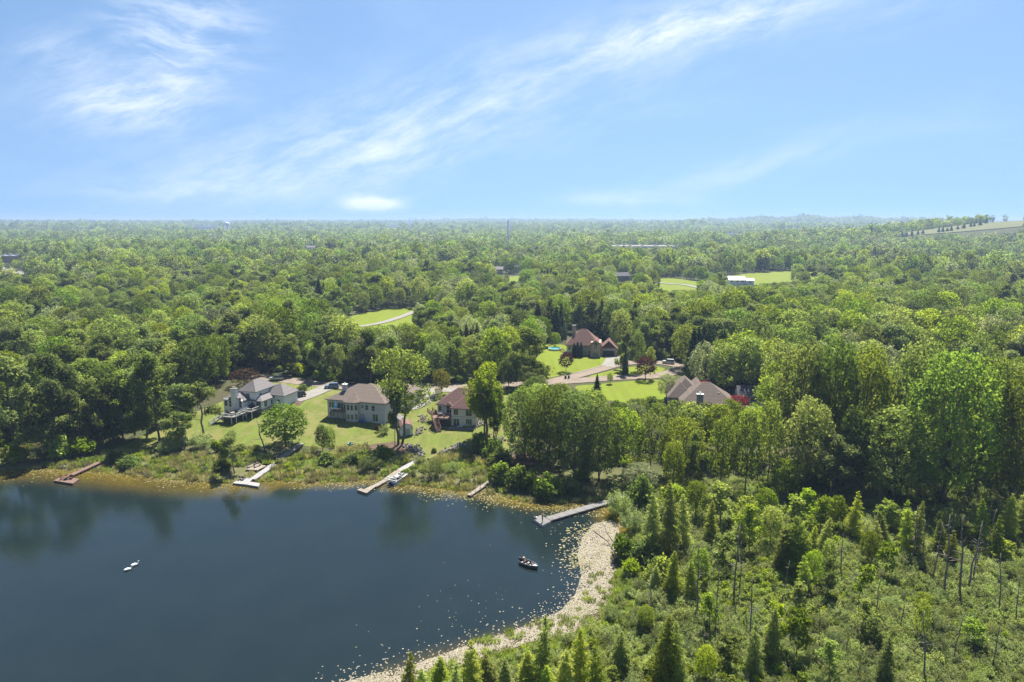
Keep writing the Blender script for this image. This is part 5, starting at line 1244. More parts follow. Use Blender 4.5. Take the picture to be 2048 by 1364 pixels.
M['skin'] = plain('skin', (0.50, 0.30, 0.21), (0.44, 0.26, 0.18), 0.6, 6.0)
M['hair'] = plain('dark_hair', (0.03, 0.022, 0.016), (0.05, 0.035, 0.025), 0.7, 9.0)
M['denim'] = plain('dark_trousers', (0.03, 0.04, 0.065), (0.045, 0.055, 0.085), 0.9, 6.0)
M['shirt_white'] = plain('white_shirt', (0.70, 0.71, 0.74), (0.60, 0.61, 0.65), 0.9, 6.0)
M['shirt_blue'] = plain('blue_shirt', (0.05, 0.12, 0.34), (0.04, 0.10, 0.28), 0.9, 6.0)
M['shirt_dark'] = plain('dark_shirt', (0.035, 0.03, 0.035), (0.05, 0.045, 0.05), 0.9, 6.0)
M['shirt_red'] = plain('rust_shirt', (0.20, 0.07, 0.05), (0.16, 0.06, 0.045), 0.9, 6.0)
M['hat'] = plain('straw_hat', (0.50, 0.42, 0.28), (0.42, 0.35, 0.23), 0.9, 6.0)
def skin_body(name, J, bones, mats, matfn, parent):
    """grow one continuous body round a skeleton of joints {name: (position, radius)}"""
    names = list(J); me = bpy.data.meshes.new(name); me.from_pydata([J[n][0] for n in names], [(names.index(a), names.index(b)) for a, b in bones], [])
    ob = bpy.data.objects.new(name, me); COL.objects.link(ob)
    md = ob.modifiers.new('skin', 'SKIN'); md.use_smooth_shade = True
    for i, n in enumerate(names): me.skin_vertices[0].data[i].radius = (J[n][1], J[n][1]); me.skin_vertices[0].data[i].use_root = (i == 0)
    sb = ob.modifiers.new('sub', 'SUBSURF'); sb.levels = 1; sb.render_levels = 1
    dg = bpy.context.evaluated_depsgraph_get(); dg.update(); nm = bpy.data.meshes.new_from_object(ob.evaluated_get(dg)); nm.name = name
    bpy.data.objects.remove(ob)
    for m in mats: nm.materials.append(m)
    ctr = [(Vector(J[n][0]), n) for n in names]
    for p in nm.polygons:
        c = p.center; best = min(ctr, key=lambda q: (q[0] - c).length)[1]; p.material_index = matfn(best); p.use_smooth = True
    return link(name, nm, parent)
def fingers(J, bones, wrist, side, d):
    """palm, four fingers of different length and a thumb leaving the side of the palm"""
    w = Vector(J[wrist][0]); d = Vector(d).normalized(); s = d.cross(Vector((0, 0, 1)));  s = s.normalized() if s.length > .1 else Vector((1, 0, 0)); c = d.cross(s)
    J['palm' + side] = (tuple(w + d * .07), .034); bones.append((wrist, 'palm' + side))
    for k, L in enumerate((.07, .08, .075, .06)):
        b = w + d * .10 + s * (k - 1.5) * .02; J[f'kn{k}{side}'] = (tuple(b + d * L * .4), .010); J[f'tip{k}{side}'] = (tuple(b + d * L * .85 + c * .025), .008); bones += [('palm' + side, f'kn{k}{side}'), (f'kn{k}{side}', f'tip{k}{side}')]
    J['th' + side] = (tuple(w + d * .06 + s * .05), .011); bones.append(('palm' + side, 'th' + side))
def person(loc, rz, pose, shirt, label, hat=None, group='people by the lake'):
    r = empty('person', loc, rz, label, 'person', group)
    if pose == 'stand':
        J = dict(pelvis=((0, 0, .95), .13), waist=((0, -.01, 1.1), .12), chest=((0, -.03, 1.3), .15), neck=((0, -.06, 1.47), .055), head=((0, -.10, 1.58), .085), crown=((0, -.10, 1.68), .08),
                 shL=((-.18, -.03, 1.40), .06), elL=((-.25, -.08, 1.13), .045), wrL=((-.16, -.30, 1.08), .032), shR=((.18, -.03, 1.40), .06), elR=((.25, -.06, 1.13), .045), wrR=((.14, -.30, 1.10), .032),
                 hpL=((-.10, 0, .88), .095), knL=((-.12, -.02, .48), .06), anL=((-.12, .02, .09), .042), toL=((-.13, -.15, .04), .035), hpR=((.10, 0, .88), .095), knR=((.12, -.03, .48), .06), anR=((.13, .02, .09), .042), toR=((.14, -.15, .04), .035))
    else:
        J = dict(pelvis=((0, 0, .13), .14), waist=((0, .0, .28), .125), chest=((0, -.04, .48), .15), neck=((0, -.07, .65), .055), head=((0, -.10, .76), .085), crown=((0, -.10, .86), .08),
                 shL=((-.18, -.04, .58), .06), elL=((-.24, -.14, .34), .045), wrL=((-.14, -.36, .32), .032), shR=((.18, -.04, .58), .06), elR=((.24, -.14, .34), .045), wrR=((.14, -.36, .34), .032),
                 hpL=((-.10, -.05, .12), .09), knL=((-.14, -.45, .14), .06), anL=((-.14, -.50, -.28), .042), toL=((-.14, -.64, -.32), .035), hpR=((.10, -.05, .12), .09), knR=((.14, -.45, .14), .06), anR=((.14, -.50, -.28), .042), toR=((.14, -.64, -.32), .035))
    B = [('pelvis', 'waist'), ('waist', 'chest'), ('chest', 'neck'), ('neck', 'head'), ('head', 'crown'), ('chest', 'shL'), ('shL', 'elL'), ('elL', 'wrL'), ('chest', 'shR'), ('shR', 'elR'), ('elR', 'wrR'),
         ('pelvis', 'hpL'), ('hpL', 'knL'), ('knL', 'anL'), ('anL', 'toL'), ('pelvis', 'hpR'), ('hpR', 'knR'), ('knR', 'anR'), ('anR', 'toR')]
    hd = J['head'][0]
    for sd in 'LR': fingers(J, B, 'wr' + sd, sd, Vector(J['wr' + sd][0]) - Vector(J['el' + sd][0]))
    sk = {'neck', 'head', 'crown', 'elL', 'elR', 'wrL', 'wrR'}
    skin_body('body', J, B, [M['skin'], M[shirt], M['denim'], M['rubber']], lambda n: 0 if n in sk or n[:2] in ('pa', 'kn', 'ti', 'th') and n not in ('knL', 'knR') else 2 if n in ('pelvis', 'hpL', 'hpR', 'knL', 'knR') else 3 if n[:2] in ('an', 'to') else 1, r)
    x, y, z = hd
    MB().ball((x, y + .02, z + .06), (.1, .115, .085), 10, 6).build('hair', M['hair'], r, True)
    f = MB()
    for sx in (-.035, .035): f.ball((x + sx, y - .085, z + .015), (.014, .01, .009), 6, 4)
    f.build('eye', M['hair'], r)['kind'] = 'stuff'
    MB().bar((x, y - .085, z), (x, y - .112, z - .03), .022).build('nose', M['skin'], r); MB().box(x - .025, x + .025, y - .095, y - .085, z - .055, z - .045).build('mouth', M['shirt_red'], r)
    for sx in (-.09, .09): MB().ball((x + sx, y, z), (.012, .025, .035), 6, 4).build('ear', M['skin'], r)
    if hat: MB().tube([(x, y, z + .09), (x, y, z + .10), (x, y, z + .11), (x, y, z + .2)], [.2, .2, .11, .09], 12).build('hat', M[hat], r)
    return r
person(Vector((*flat(1085, 1044.5, .55), .55)), R(-70), 'stand', 'shirt_dark', 'standing person in dark shirt fishing on the square end of the long grey dock')
# aluminium fishing boat with three people
bp, bq = Vector((*flat(1042, 1123, .2), 0)), Vector((*flat(1074, 1136, .2), 0)); bd = bq - bp
fb = empty('fishing_boat', (bp.x, bp.y, -.12), math.atan2(bd.y, bd.x), 'dark green aluminium fishing boat with people aboard in the open water', 'boat'); L = bd.length + .2
M['hull'] = plain('olive_hull_paint', (0.055, 0.065, 0.045), (0.075, 0.085, 0.06), 0.5, 2.0, 0.4)
M['hull_in'] = plain('grey_hull_liner', (0.40, 0.40, 0.40), (0.32, 0.32, 0.33), 0.6, 2.0, 0.3)
boat_hull(L, 1.65, .68).build('hull', M['hull'], fb); dk_ = MB().prism([(L * .74, -.52), (L * .97, -.1), (L * .97, .1), (L * .74, .52)], .60, .66).build('bow_deck', M['hull_in'], fb)
gn = MB()
for sg in (1, -1):
    pts = [(L * t, sg * (.825 * (.8 + .2 * min(1, t * 3)) * (1 - max(0, (t - .45) / .55) ** 2)), .68 * (1 + .16 * t * t) + .02) for t in [i / 8 for i in range(9)]]
    gn = MB().tube(pts, .035, 5); gn.build('gunwale', M['chrome'], fb)
for x in (.12, .36, .6): MB().box(L * x - .16, L * x + .16, -.68, .68, .38, .44).build('thwart', M['hull_in'], fb)
om = MB().box(-.45, -.05, -.17, .17, .62, 1.05).build('outboard_motor', M['rubber'], fb); MB().box(-.3, -.15, -.06, .06, -.3, .62).build('motor_leg', M['rubber'], om)
def in_boat(x, y, z): return Vector((bp.x, bp.y, -.12)) + Matrix.Rotation(math.atan2(bd.y, bd.x), 4, 'Z') @ Vector((x, y, z))
ba_ = math.atan2(bd.y, bd.x)
person(in_boat(L * .12, .1, .44), ba_ + R(90), 'sit', 'shirt_red', 'seated person in rust shirt at the stern of the fishing boat', 'hat', 'people in the boat')
person(in_boat(L * .36, -.1, .44), ba_ + R(60), 'sit', 'shirt_dark', 'seated person in dark shirt in the middle of the fishing boat', None, 'people in the boat')
person(in_boat(L * .6, .05, .44), ba_ + R(110), 'sit', 'shirt_white', 'seated person in white shirt nearest the bow of the fishing boat', None, 'people in the boat')
# pontoon boat
pa, pb_ = Vector((*flat(775, 968, .3), 0)), Vector((*flat(803, 950, .3), 0)); pdv = pb_ - pa; pL = pdv.length
po = empty('pontoon_boat', (pa.x + .9, pa.y - .5, .1), math.atan2(pdv.y, pdv.x), 'white pontoon boat with pale seats and folded green top moored at the tan dock', 'boat')
for y in (-.85, .85): MB().tube([(-.1, y, 0), (pL * .85, y, 0), (pL + .2, y, .2)], [.32, .32, .08], 10).build('pontoon', M['chrome'], po, True)
MB().box(0, pL, -1.2, 1.2, .33, .42).build('deck', M['deck_grey'], po)
fenc = MB().box(.3, pL - .3, -1.2, -1.13, .422, 1.02).build('side_panel', M['trim'], po); MB().box(.3, pL - .3, 1.13, 1.2, .422, 1.02).build('side_panel', M['trim'], po)
MB().box(.25, .32, -1.12, .4, .422, 1.0).build('end_panel', M['trim'], po); MB().box(pL - .32, pL - .25, -1.12, .4, .422, 1.0).build('end_panel', M['trim'], po)
MB().box(.3, pL - .3, -1.215, -1.2, .7, .82).build('side_stripe', M['dark'], po)
for x0, x1, y0, y1 in ((.4, 1.2, -1.1, .9), (pL * .45, pL * .75, .45, 1.1), (pL * .55, pL - .4, -1.1, -.5), (pL - 1.1, pL - .4, .3, 1.1)):
    s_ = MB().box(x0, x1, y0, y1, .422, .85).build('seat', M['trim'], po); MB().box(x0, x0 + .15, y0, y1, .852, 1.2).build('seat_back', M['siding_green'], s_)
cs = MB().box(pL * .36, pL * .44, -.9, -.2, .422, 1.25).build('console', M['dark'], po); MB().tube([(pL * .34, -.55, 1.1), (pL * .32, -.55, 1.12)], .2, 10).build('steering_wheel', M['rubber'], cs)
bt = MB()
for x in (.35, 1.4): bt.tube([(x, -1.1, 1.0), (x - .1, -1.1, 1.75), (x - .1, 1.1, 1.75), (x, 1.1, 1.0)], .03, 5)
bt.build('canopy_frame', M['chrome'], po)['kind'] = 'stuff'; MB().box(.15, .42, -1.12, 1.12, 1.74, 1.9).build('folded_canopy', M['siding_green'], po)
om = MB().box(-.55, -.08, -.2, .2, .45, 1.05).build('outboard_motor', M['rubber'], po); MB().box(-.4, -.2, -.07, .07, -.4, .45).build('motor_leg', M['rubber'], om)
TAKEN += [(pa.x + pdv.x * t, pa.y + pdv.y * t - .5, 1.8) for t in (.1, .5, .9)]
# swans
M['feather'] = plain('white_feathers', (0.82, 0.81, 0.78), (0.74, 0.73, 0.70), 0.8, 8.0)
M['beak'] = plain('orange_beak', (0.55, 0.20, 0.03), (0.45, 0.16, 0.03), 0.5, 8.0)
def swan(p, rz, label, reach):
    r = empty('swan', (p[0], p[1], 0), rz, label, 'swan', 'swans on the lake')
    J = dict(body=((0, 0, .16), .25), rump=((-.38, 0, .2), .17), tail=((-.68, 0, .27), .05), chest=((.32, 0, .16), .19), n1=((.52, 0, .28), .09), n2=((.56 + reach * .2, 0, .5), .065), n3=((.52 + reach * .5, 0, .72 - reach * .2), .055), head=((.62 + reach * .6, 0, .80 - reach * .25), .075), bill0=((.70 + reach * .6, 0, .775 - reach * .25), .04))
    skin_body('body', J, [('body', 'rump'), ('rump', 'tail'), ('body', 'chest'), ('chest', 'n1'), ('n1', 'n2'), ('n2', 'n3'), ('n3', 'head'), ('head', 'bill0')], [M['feather']], lambda n: 0, r)
    hx, hz_ = J['bill0'][0][0], J['bill0'][0][2]; MB().tube([(hx, 0, hz_), (hx + .13, 0, hz_ - .03)], [.035, .012], 6).build('beak', M['beak'], r)
    for sg in (1, -1): MB().ball((-.12, sg * .2, .26), (.42, .09, .15), 10, 6).build('wing', M['feather'], r, True)
swan(flat(256, 1140.5), R(38), 'white swan swimming on the lake, the nearer of the two', .55); swan(flat(270, 1131), R(32), 'white swan swimming on the lake, ahead of the other', 0.0)
# ---------------------------------------------------------------- cars and small yard things
def car(px, base, rz, paint, label, suv=True, pick=False):
    g = ground(px, base); r = empty('parked_car', g + Vector((0, 0, .22)), R(rz), label, 'car', 'cars parked on the drives'); hgt = 1.75 if suv else 1.45
    prof = [(-2.3, .35), (-2.35, .8), (-2.2, 1.0 if suv else .95), (-1.0, 1.02), (1.9, 1.0 if suv else .98), (2.3, .9), (2.35, .4)]
    def ext(pts, w0, w1=None):
        w1 = w1 or w0; n = len(pts); mb = MB(); return mb.add([(x, -w0, z) for x, z in pts] + [(x, w1, z) for x, z in pts], [tuple(range(n)), tuple(range(2 * n - 1, n - 1, -1))] + [(i, i + n, (i + 1) % n + n, (i + 1) % n) for i in range(n)])
    ext(prof, .92).build('body', M[paint], r)
    e = 2.2 if suv else 1.5
    a = [(-1.1, 1.0), (-.45, hgt), (e - .35, hgt), (e, 1.0)]
    cab = MB(); lo = [(-1.1, -.86, 1.0), (e, -.86, 1.0), (e, .86, 1.0), (-1.1, .86, 1.0)]; hi_ = [(-.45, -.7, hgt - .06), (e - .35, -.7, hgt - .06), (e - .35, .7, hgt - .06), (-.45, .7, hgt - .06)]
    cab.add(lo + hi_, [(4,5,6,7),(0,1,5,4),(1,2,6,5),(2,3,7,6),(3,0,4,7)]); cab.build('window_band', M['glass'], r)
    MB().box(-.5, e - .3, -.72, .72, hgt - .058, hgt).build('roof', M[paint], r)
    tm_ = MB().tube([(0, -.11, 0), (0, .11, 0)], .35, 14).mesh('wheel', M['rubber']); rm = MB().tube([(0, -.12, 0), (0, .12, 0)], .2, 10).mesh('rim', M['chrome'])
    for x in (-1.4, 1.4):
        for y in (-.86, .86): w = link('wheel', tm_, r, (x, y, .35)); link('rim', rm, w)
    for y in (-.65, .65): MB().box(-2.38, -2.3, y - .18, y + .18, .68, .84).build('headlight', M['trim'], r); MB().box(2.28, 2.36, y - .15, y + .15, .7, .86).build('tail_light', M['shirt_red'], r)
    TAKEN.append((g.x, g.y, 3)); return r
car(597, 795, 35, 'paint_black', 'black car parked at the garage of the pale grey house')
car(1337, 728, -20, 'paint_white', 'white car parked at the end of the loop road')
car(1507, 806, 75, 'paint_white', 'white vehicle in front of the slate roofed garage', False)
car(553, 761, 10, 'paint_silver', 'silver car on the road by the dark wood behind the pale house')
car(664, 777, 10, 'paint_blue', 'blue-grey car on the drive behind the ranch house chimney')
q = ground(671.5, 777); tl = empty('recycling_cart', q + Vector((0, 0, .2)), .3, 'bright green cart beside the blue-grey car', 'cart'); MB().add([(-.5, -.4, .1), (.5, -.4, .1), (.5, .4, .1), (-.5, .4, .1), (-.6, -.5, 1.2), (.6, -.5, 1.2), (.6, .5, 1.2), (-.6, .5, 1.2)], [(0,3,2,1),(4,5,6,7),(0,1,5,4),(1,2,6,5),(2,3,7,6),(3,0,4,7)]).build('body', M['bright_green'], tl); MB().box(-.65, .65, -.55, .55, 1.2, 1.3).build('lid', M['bright_green'], tl)
def bin_(px, base, label):
    q = ground(px, base); r = empty('rubbish_bin', q + Vector((0, 0, .15)), random.random(), label, 'bin', 'bins at the roadside'); MB().add([(-.28, -.3, .08), (.28, -.3, .08), (.28, .3, .08), (-.28, .3, .08), (-.33, -.38, 1.0), (.33, -.38, 1.0), (.33, .38, 1.0), (-.33, .38, 1.0)], [(0,3,2,1),(4,5,6,7),(0,1,5,4),(1,2,6,5),(2,3,7,6),(3,0,4,7)]).build('body', M['rubber'], r)
    MB().box(-.36, .36, -.42, .42, 1.0, 1.08).build('lid', M['dark'], r)
    for x in (-.26, .26): MB().tube([(x - .03, .36, .12), (x + .03, .36, .12)], .12, 8).build('wheel', M['rubber'], r)
bin_(1131, 758, 'dark wheeled bin at the roadside, the smaller left one'); bin_(1137.5, 757.5, 'dark wheeled bin at the roadside, the larger right one')
q = ground(622.5, 778.5); lp = empty('street_lamp', q, 0, 'dark post lamp beside the drive of the pale grey house', 'lamp'); MB().tube([(0, 0, 0), (0, 0, 2.6)], .05, 8).build('pole', M['dark'], lp); MB().tube([(0, 0, 2.6), (0, 0, 2.7), (0, 0, 3.05), (0, 0, 3.2)], [.08, .17, .2, .04], 8).build('lamp_head', M['dark'], lp); MB().tube([(0, 0, -.05), (0, 0, .2)], .12, 8).build('base', M['dark'], lp)
q = ground(700.5, 891); sw_ = empty('garden_chair', ground(700.5, 891.5), 0, None, None); bpy.data.objects.remove(sw_)
chair(ground(700, 891.5), R(200), 'cyan', 'pale blue chair at the edge of the lawn below the fire pit', None, 'chair', 1.15, 'garden_chair')
chair(ground(1068, 839), R(150), 'cyan', 'pale blue chair under the trees right of the cream house', None, 'chair', 1.1, 'garden_chair')
TAKEN.append((ground(700, 891.5).x, ground(700, 891.5).y, 1.5))
# split log fence along the drive to the brick house
rw = empty('roadside_kerb', ground(1092, 758), 0, 'low stone edging between the bright lawn and the gravel road', 'edging')
P_ = [ground(*p) for p in ((1092, 759), (1130, 752), (1170, 744), (1200, 735), (1222, 728.5))]; o_ = P_[0]
for a, b in zip(P_[:-1], P_[1:]):
    n = int((b - a).length / 1.6)
    for i in range(n): q_ = a.lerp(b, (i + .5) / n); MB().box(-.65, .65, -.16, .16, -.2, random.uniform(.24, .34)).build('stone', M['stone'], rw, loc=(q_.x - o_.x, q_.y - o_.y, hz(q_.x, q_.y) - o_.z), rot=(0, 0, math.atan2(b.y - a.y, b.x - a.x)))
for pts in ([(852, 838), (846, 846), (838, 842), (848, 832)], [(610, 800), (598, 812), (590, 806), (604, 797)], [(545, 826), (560, 822), (566, 815), (552, 815)]):
    drape('flower_bed', smooth_poly(px_poly(pts), 5), M['mulch'], 0.12, 2)
drape('bare_bank', smooth_poly(px_poly([(735, 893), (770, 886), (800, 884), (815, 893), (812, 904), (780, 902), (750, 905)]), 5), M['mulch'], 0.13, 2)
drape('bare_bank', smooth_poly(px_poly([(1010, 925), (1040, 905), (1075, 898), (1090, 920), (1050, 935)]), 5), M['mulch'], 0.13, 2)

# ---------------------------------------------------------------- trees one can point at
place('twin', 800, 889, 688, 122, 'tall forked cottonwood with two bare trunks on the boulder bank', rz=0.15)
place('birchy', 789, 897, 760, 36, 'thin leaning tree left of the forked cottonwood trunks')
place('plume', 972, 874, 722, 88, 'bright many-stemmed tree before the right corner of the cream brick house', which=0)
place('plume', 990, 880, 775, 46, 'lower leafy tree right of the bright many-stemmed one', which=1)
place('maple', 572, 893, 806, 98, 'round deep green maple on the lawn edge above the bank stairs', which=0)
place('maple', 645, 903, 848, 30, 'small round maple at the lawn edge, the left of a close pair', which=1); place('maple', 660, 905, 850, 28, 'small round maple at the lawn edge, the right of a close pair', which=2)
place('birchy', 470, 946, 862, 58, 'feathery grey-green tree on the shore left of the white dock', which=0)
place('snag', 529, 906, 838, 26, 'bare leaning dead tree left of the round maple', which=1)
place('birchy', 407, 868, 760, 88, 'open airy tree on the lawn left of the pale grey house', which=1)
for px, base, top, w, lb in ((210, 897, 770, 60, 'slim trunked tree on the sloping lawn, leftmost of the grove'), (219, 883, 745, 60, 'second tree of the lawn grove, just behind the leftmost'), (246, 881, 735, 70, 'third tree of the lawn grove with a dark trunk'),
                             (270, 870, 725, 70, 'tree of the lawn grove set back beside the third'), (293, 876, 715, 76, 'tall tree of the lawn grove right of the third'), (320, 882, 700, 92, 'tallest tree of the lawn grove with the long bare trunk'), (355, 872, 760, 60, 'last tree of the lawn grove toward the pale house')):
    place('cotton', px, base, top, w, lb, 'lawn grove on the left shore')
place('birchy', 371, 898, 822, 62, 'small pale barked tree at the bottom of the sloping lawn', which=0)
for px, base, top, w, k, lb in ((1050, 922, 770, 100, 'bigmaple', 'dark maple at the left front of the grove right of the cream house'), (1098, 945, 768, 108, 'bigmaple', 'broad maple of the dark grove above the narrow dock'), (1150, 955, 775, 104, 'bigmaple', 'deep green maple in the middle of the grove above the shore bushes'),
                                (1198, 962, 800, 100, 'bigmaple', 'maple of the dark grove above the long dock'), (1245, 952, 810, 84, 'oak', 'yellow-green oak at the right of the dark grove'), (1300, 945, 822, 80, 'oak', 'oak right of the dark grove below the taupe roof'),
                                (1352, 900, 797, 74, 'oak', 'bright green tree in front of the left part of the taupe roof'), (1410, 900, 803, 74, 'oak', 'bright oak before the grey brick chimney, its top just under the eave'), (1458, 900, 798, 72, 'oak', 'bright tree before the right corner of the taupe roof'),
                                (1500, 915, 812, 76, 'oak', 'oak before the slate garage'), (1380, 912, 806, 70, 'lime', 'bright green tree before the chimney of the taupe roofed house'), (1434, 915, 806, 70, 'lime', 'bright green tree right of the one before the chimney'), (1120, 905, 778, 80, 'maple', 'maple behind the front row of the dark grove'), (1075, 895, 765, 70, 'lime', 'lighter tree at the back of the dark grove nearest the cream house'), (1180, 905, 772, 76, 'maple', 'dark maple behind the middle of the grove'), (1235, 900, 800, 66, 'maple', 'maple at the back right of the dark grove')):
    place(k, px, base, top, w, lb)
place('pale', 1275, 985, 925, 76, 'round grey-green willow at the root of the long grey dock', which=0)
place('purple', 1132, 744, 702, 32, 'smaller dark purple-leaved tree on the bright lawn of the brick house', which=0); place('purple', 1291, 759, 711, 44, 'larger dark purple-leaved tree on the lawn inside the loop road', which=1)
place('red', 1408, 800, 760, 42, 'bright red maple behind the taupe roof'); place('red', 1477, 830, 789, 44, 'dark red maple in front of the slate roofed garage')
place('brown', 490, 772, 738, 66, 'bronze-leaved tree behind the roof of the pale grey house')
place('gold', 884, 789, 738, 40, 'small tree with golden top at the drive of the cream house')
for i, (px, b, t, w, lb) in enumerate(((1148, 714, 686, 9, 'leftmost'), (1155, 714, 684, 10, 'middle'), (1162, 714.5, 684, 9, 'rightmost'))): place('cedar', px, b, t, w, f'dark columnar arborvitae against the brick house, {lb} of three', 'arborvitae at the brick house')
place('spruce', 1194, 779, 747, 17, 'small dark spruce on the verge beside the loop road', which=0)
place('lime', 1220, 768, 744, 14, 'tiny round tree on the lawn beside the loop road', which=0)
place('pale', 1333, 800, 745, 42, 'soft grey-green tree at the left end of the taupe roof', which=1)
for px, b, t, w, k, lb in ((1240, 740, 676, 26, 'cotton', 'pale poplar at the left of the loop road island'), (1256, 745, 656, 30, 'cotton', 'tallest poplar on the loop road island'), (1275, 742, 660, 30, 'lime', 'light green tree at the back of the loop road island'), (1300, 738, 692, 22, 'lime', 'short light tree at the right of the loop road island'), (1250, 748, 695, 16, 'spruce', 'dark spruce in the front of the loop road island')): place(k, px, b, t, w, lb)
place('cotton', 1060, 770, 648, 78, 'tall grey-green cottonwood left of the bright lawn of the brick house', which=3)
place('maple', 1017, 778, 712, 44, 'dark tree with a clear trunk beside the road behind the cream house', which=3)
place('lime', 1110, 695, 664, 26, 'small light tree on the lawn left of the turquoise pool')
place('oak', 1375, 735, 645, 76, 'spreading yellow-green oak over the white car on the loop road', which=0)
for px, b, t, w, lb in ((605, 781, 768, 20, 'clipped dark bush beside the drive of the pale grey house'), (455, 826, 813, 12, 'dark bush at the left corner of the pale grey house'), (868, 905, 895, 12, 'low bush on the boulder wall'), (985, 916, 876, 44, 'dark bush below the many-stemmed tree'), (960, 905, 865, 40, 'dark evergreen-looking bush left of the many-stemmed tree'), (1000, 930, 895, 50, 'broad bush on the bank above the narrow dock')):
    place('bush', px, b, t, w, lb)
for px, b, t, w, lb in ((768, 868, 848, 24, 'silvery purple shrub on the lawn left of the sage hut'), (756, 864, 852, 12, 'small dark shrub left of the silvery one on the ranch lawn')):
    place('purple' if 'dark' in lb else 'willow', px, b, t, w, lb)
for px, b, t, w, k, lb in ((1885, 1012, 690, 178, 'bigmaple', 'huge round-headed maple at the right of the marsh edge'), (2020, 1015, 744, 130, 'bigoak', 'tall yellow-green oak at the right end of the marsh edge'), (1785, 1002, 808, 152, 'bigoak', 'broad golden-green oak left of the huge maple'), (1660, 1000, 866, 108, 'cotton', 'slender grey-green tree at the marsh edge left of the broad oak'),
                           (1612, 978, 792, 104, 'bigoak', 'yellow-green oak with pointed top behind the slender marsh edge tree'), (1535, 965, 795, 52, 'lime', 'narrow bright tree right of the slate garage drive'), (1568, 1000, 918, 60, 'lime', 'low bright tree at the marsh edge under the pointed oak'), (1490, 988, 822, 62, 'lime', 'bright many-stemmed tree at the marsh edge below the garage'), (1440, 985, 830, 60, 'lime', 'bright tall tree at the marsh edge left of the many-stemmed one'), (1390, 980, 860, 56, 'cotton', 'thin grey-green tree at the marsh edge below the taupe roof'), (1345, 985, 880, 50, 'lime', 'small bright tree near the grey-green willow'),
                           (1700, 985, 805, 70, 'maple', 'dark maple behind the slender marsh edge tree'), (1950, 985, 700, 120, 'bigmaple', 'dark maple between the huge maple and the tall oak'), (1720, 925, 690, 124, 'bigoak', 'oak rising behind the broad golden-green one'), (1596, 905, 680, 120, 'bigoak', 'oak with lit crown right behind the slate garage'), (1660, 915, 668, 110, 'bigmaple', 'maple in the second row right of the garage oak'), (1820, 935, 672, 124, 'bigoak', 'oak in the second row behind the huge maple'),
                           (35, 922, 700, 110, 'cotton', 'leafy cottonwood at the far left shore'), (105, 908, 706, 104, 'cotton', 'second cottonwood from the left edge at the shore'), (165, 893, 742, 78, 'cotton', 'cottonwood between the left shore and the lawn grove')):
    place(k, px, b, t, w, lb)
# shoreline bushes
sb = [(30, 925, 46, 40), (80, 922, 42, 36), (125, 915, 50, 44), (165, 912, 54, 40), (235, 925, 40, 22), (262, 932, 44, 20), (340, 905, 50, 28), (400, 898, 54, 34), (436, 905, 34, 26), (445, 940, 36, 24),
      (655, 930, 40, 26), (700, 930, 42, 22), (740, 940, 50, 26), (765, 915, 44, 24), (866, 955, 56, 40), (930, 962, 36, 26), (905, 945, 36, 20), (1000, 965, 50, 44), (1035, 975, 50, 48), (1062, 985, 46, 40), (1100, 992, 60, 44), (1140, 985, 46, 34), (1165, 960, 40, 30), (1000, 940, 54, 36), (840, 928, 30, 18),
      (1238, 1032, 58, 52), (1262, 1062, 50, 44), (1245, 1118, 52, 50), (1285, 1130, 56, 46), (1280, 1010, 50, 60), (1320, 1165, 60, 50), (1262, 1150, 40, 34)]
side = lambda px: 'left of the white dock' if px < 480 else 'between white and boat docks' if px < 800 else 'between boat and narrow docks' if px < 960 else 'between narrow and long docks' if px < 1200 else 'along the pad-covered shore'
seen_side = {}
for px, b, w, hgt in sb:
    s_ = side(px); seen_side[s_] = seen_side.get(s_, 0) + 1; kind = random.choice(['willow', 'willow', 'bush', 'limebush']) if not 960 < px < 1200 else random.choice(['bush', 'limebush', 'bush'])
    look = {'willow': 'greyish willow shrub', 'bush': 'deep green bush', 'limebush': 'yellow-green bush'}[kind]; o_ = ['', 'second ', 'third ', 'fourth ', 'fifth ', 'sixth ', 'seventh ', 'eighth ', 'ninth ', 'tenth ', 'eleventh ', 'twelfth '][seen_side[s_] - 1]
    place(kind, px, b, b - hgt, w, f'{o_ or "first "}shore bush from the left, {look} {s_}', 'shore bushes')

# ---------------------------------------------------------------- things counted by the hundred: where they stand
def near_taken(x, y, extra=0.0):
    for a, b, r in TAKEN:
        if (a - x) ** 2 + (b - y) ** 2 < (r + extra) ** 2: return True
    return False
TK = lambda: np.array(TAKEN)
def taken_mask(x, y, extra):
    m = np.zeros(len(x), bool)
    for a, b, r in TAKEN: m |= (x - a) ** 2 + (y - b) ** 2 < (r + extra) ** 2
    return m
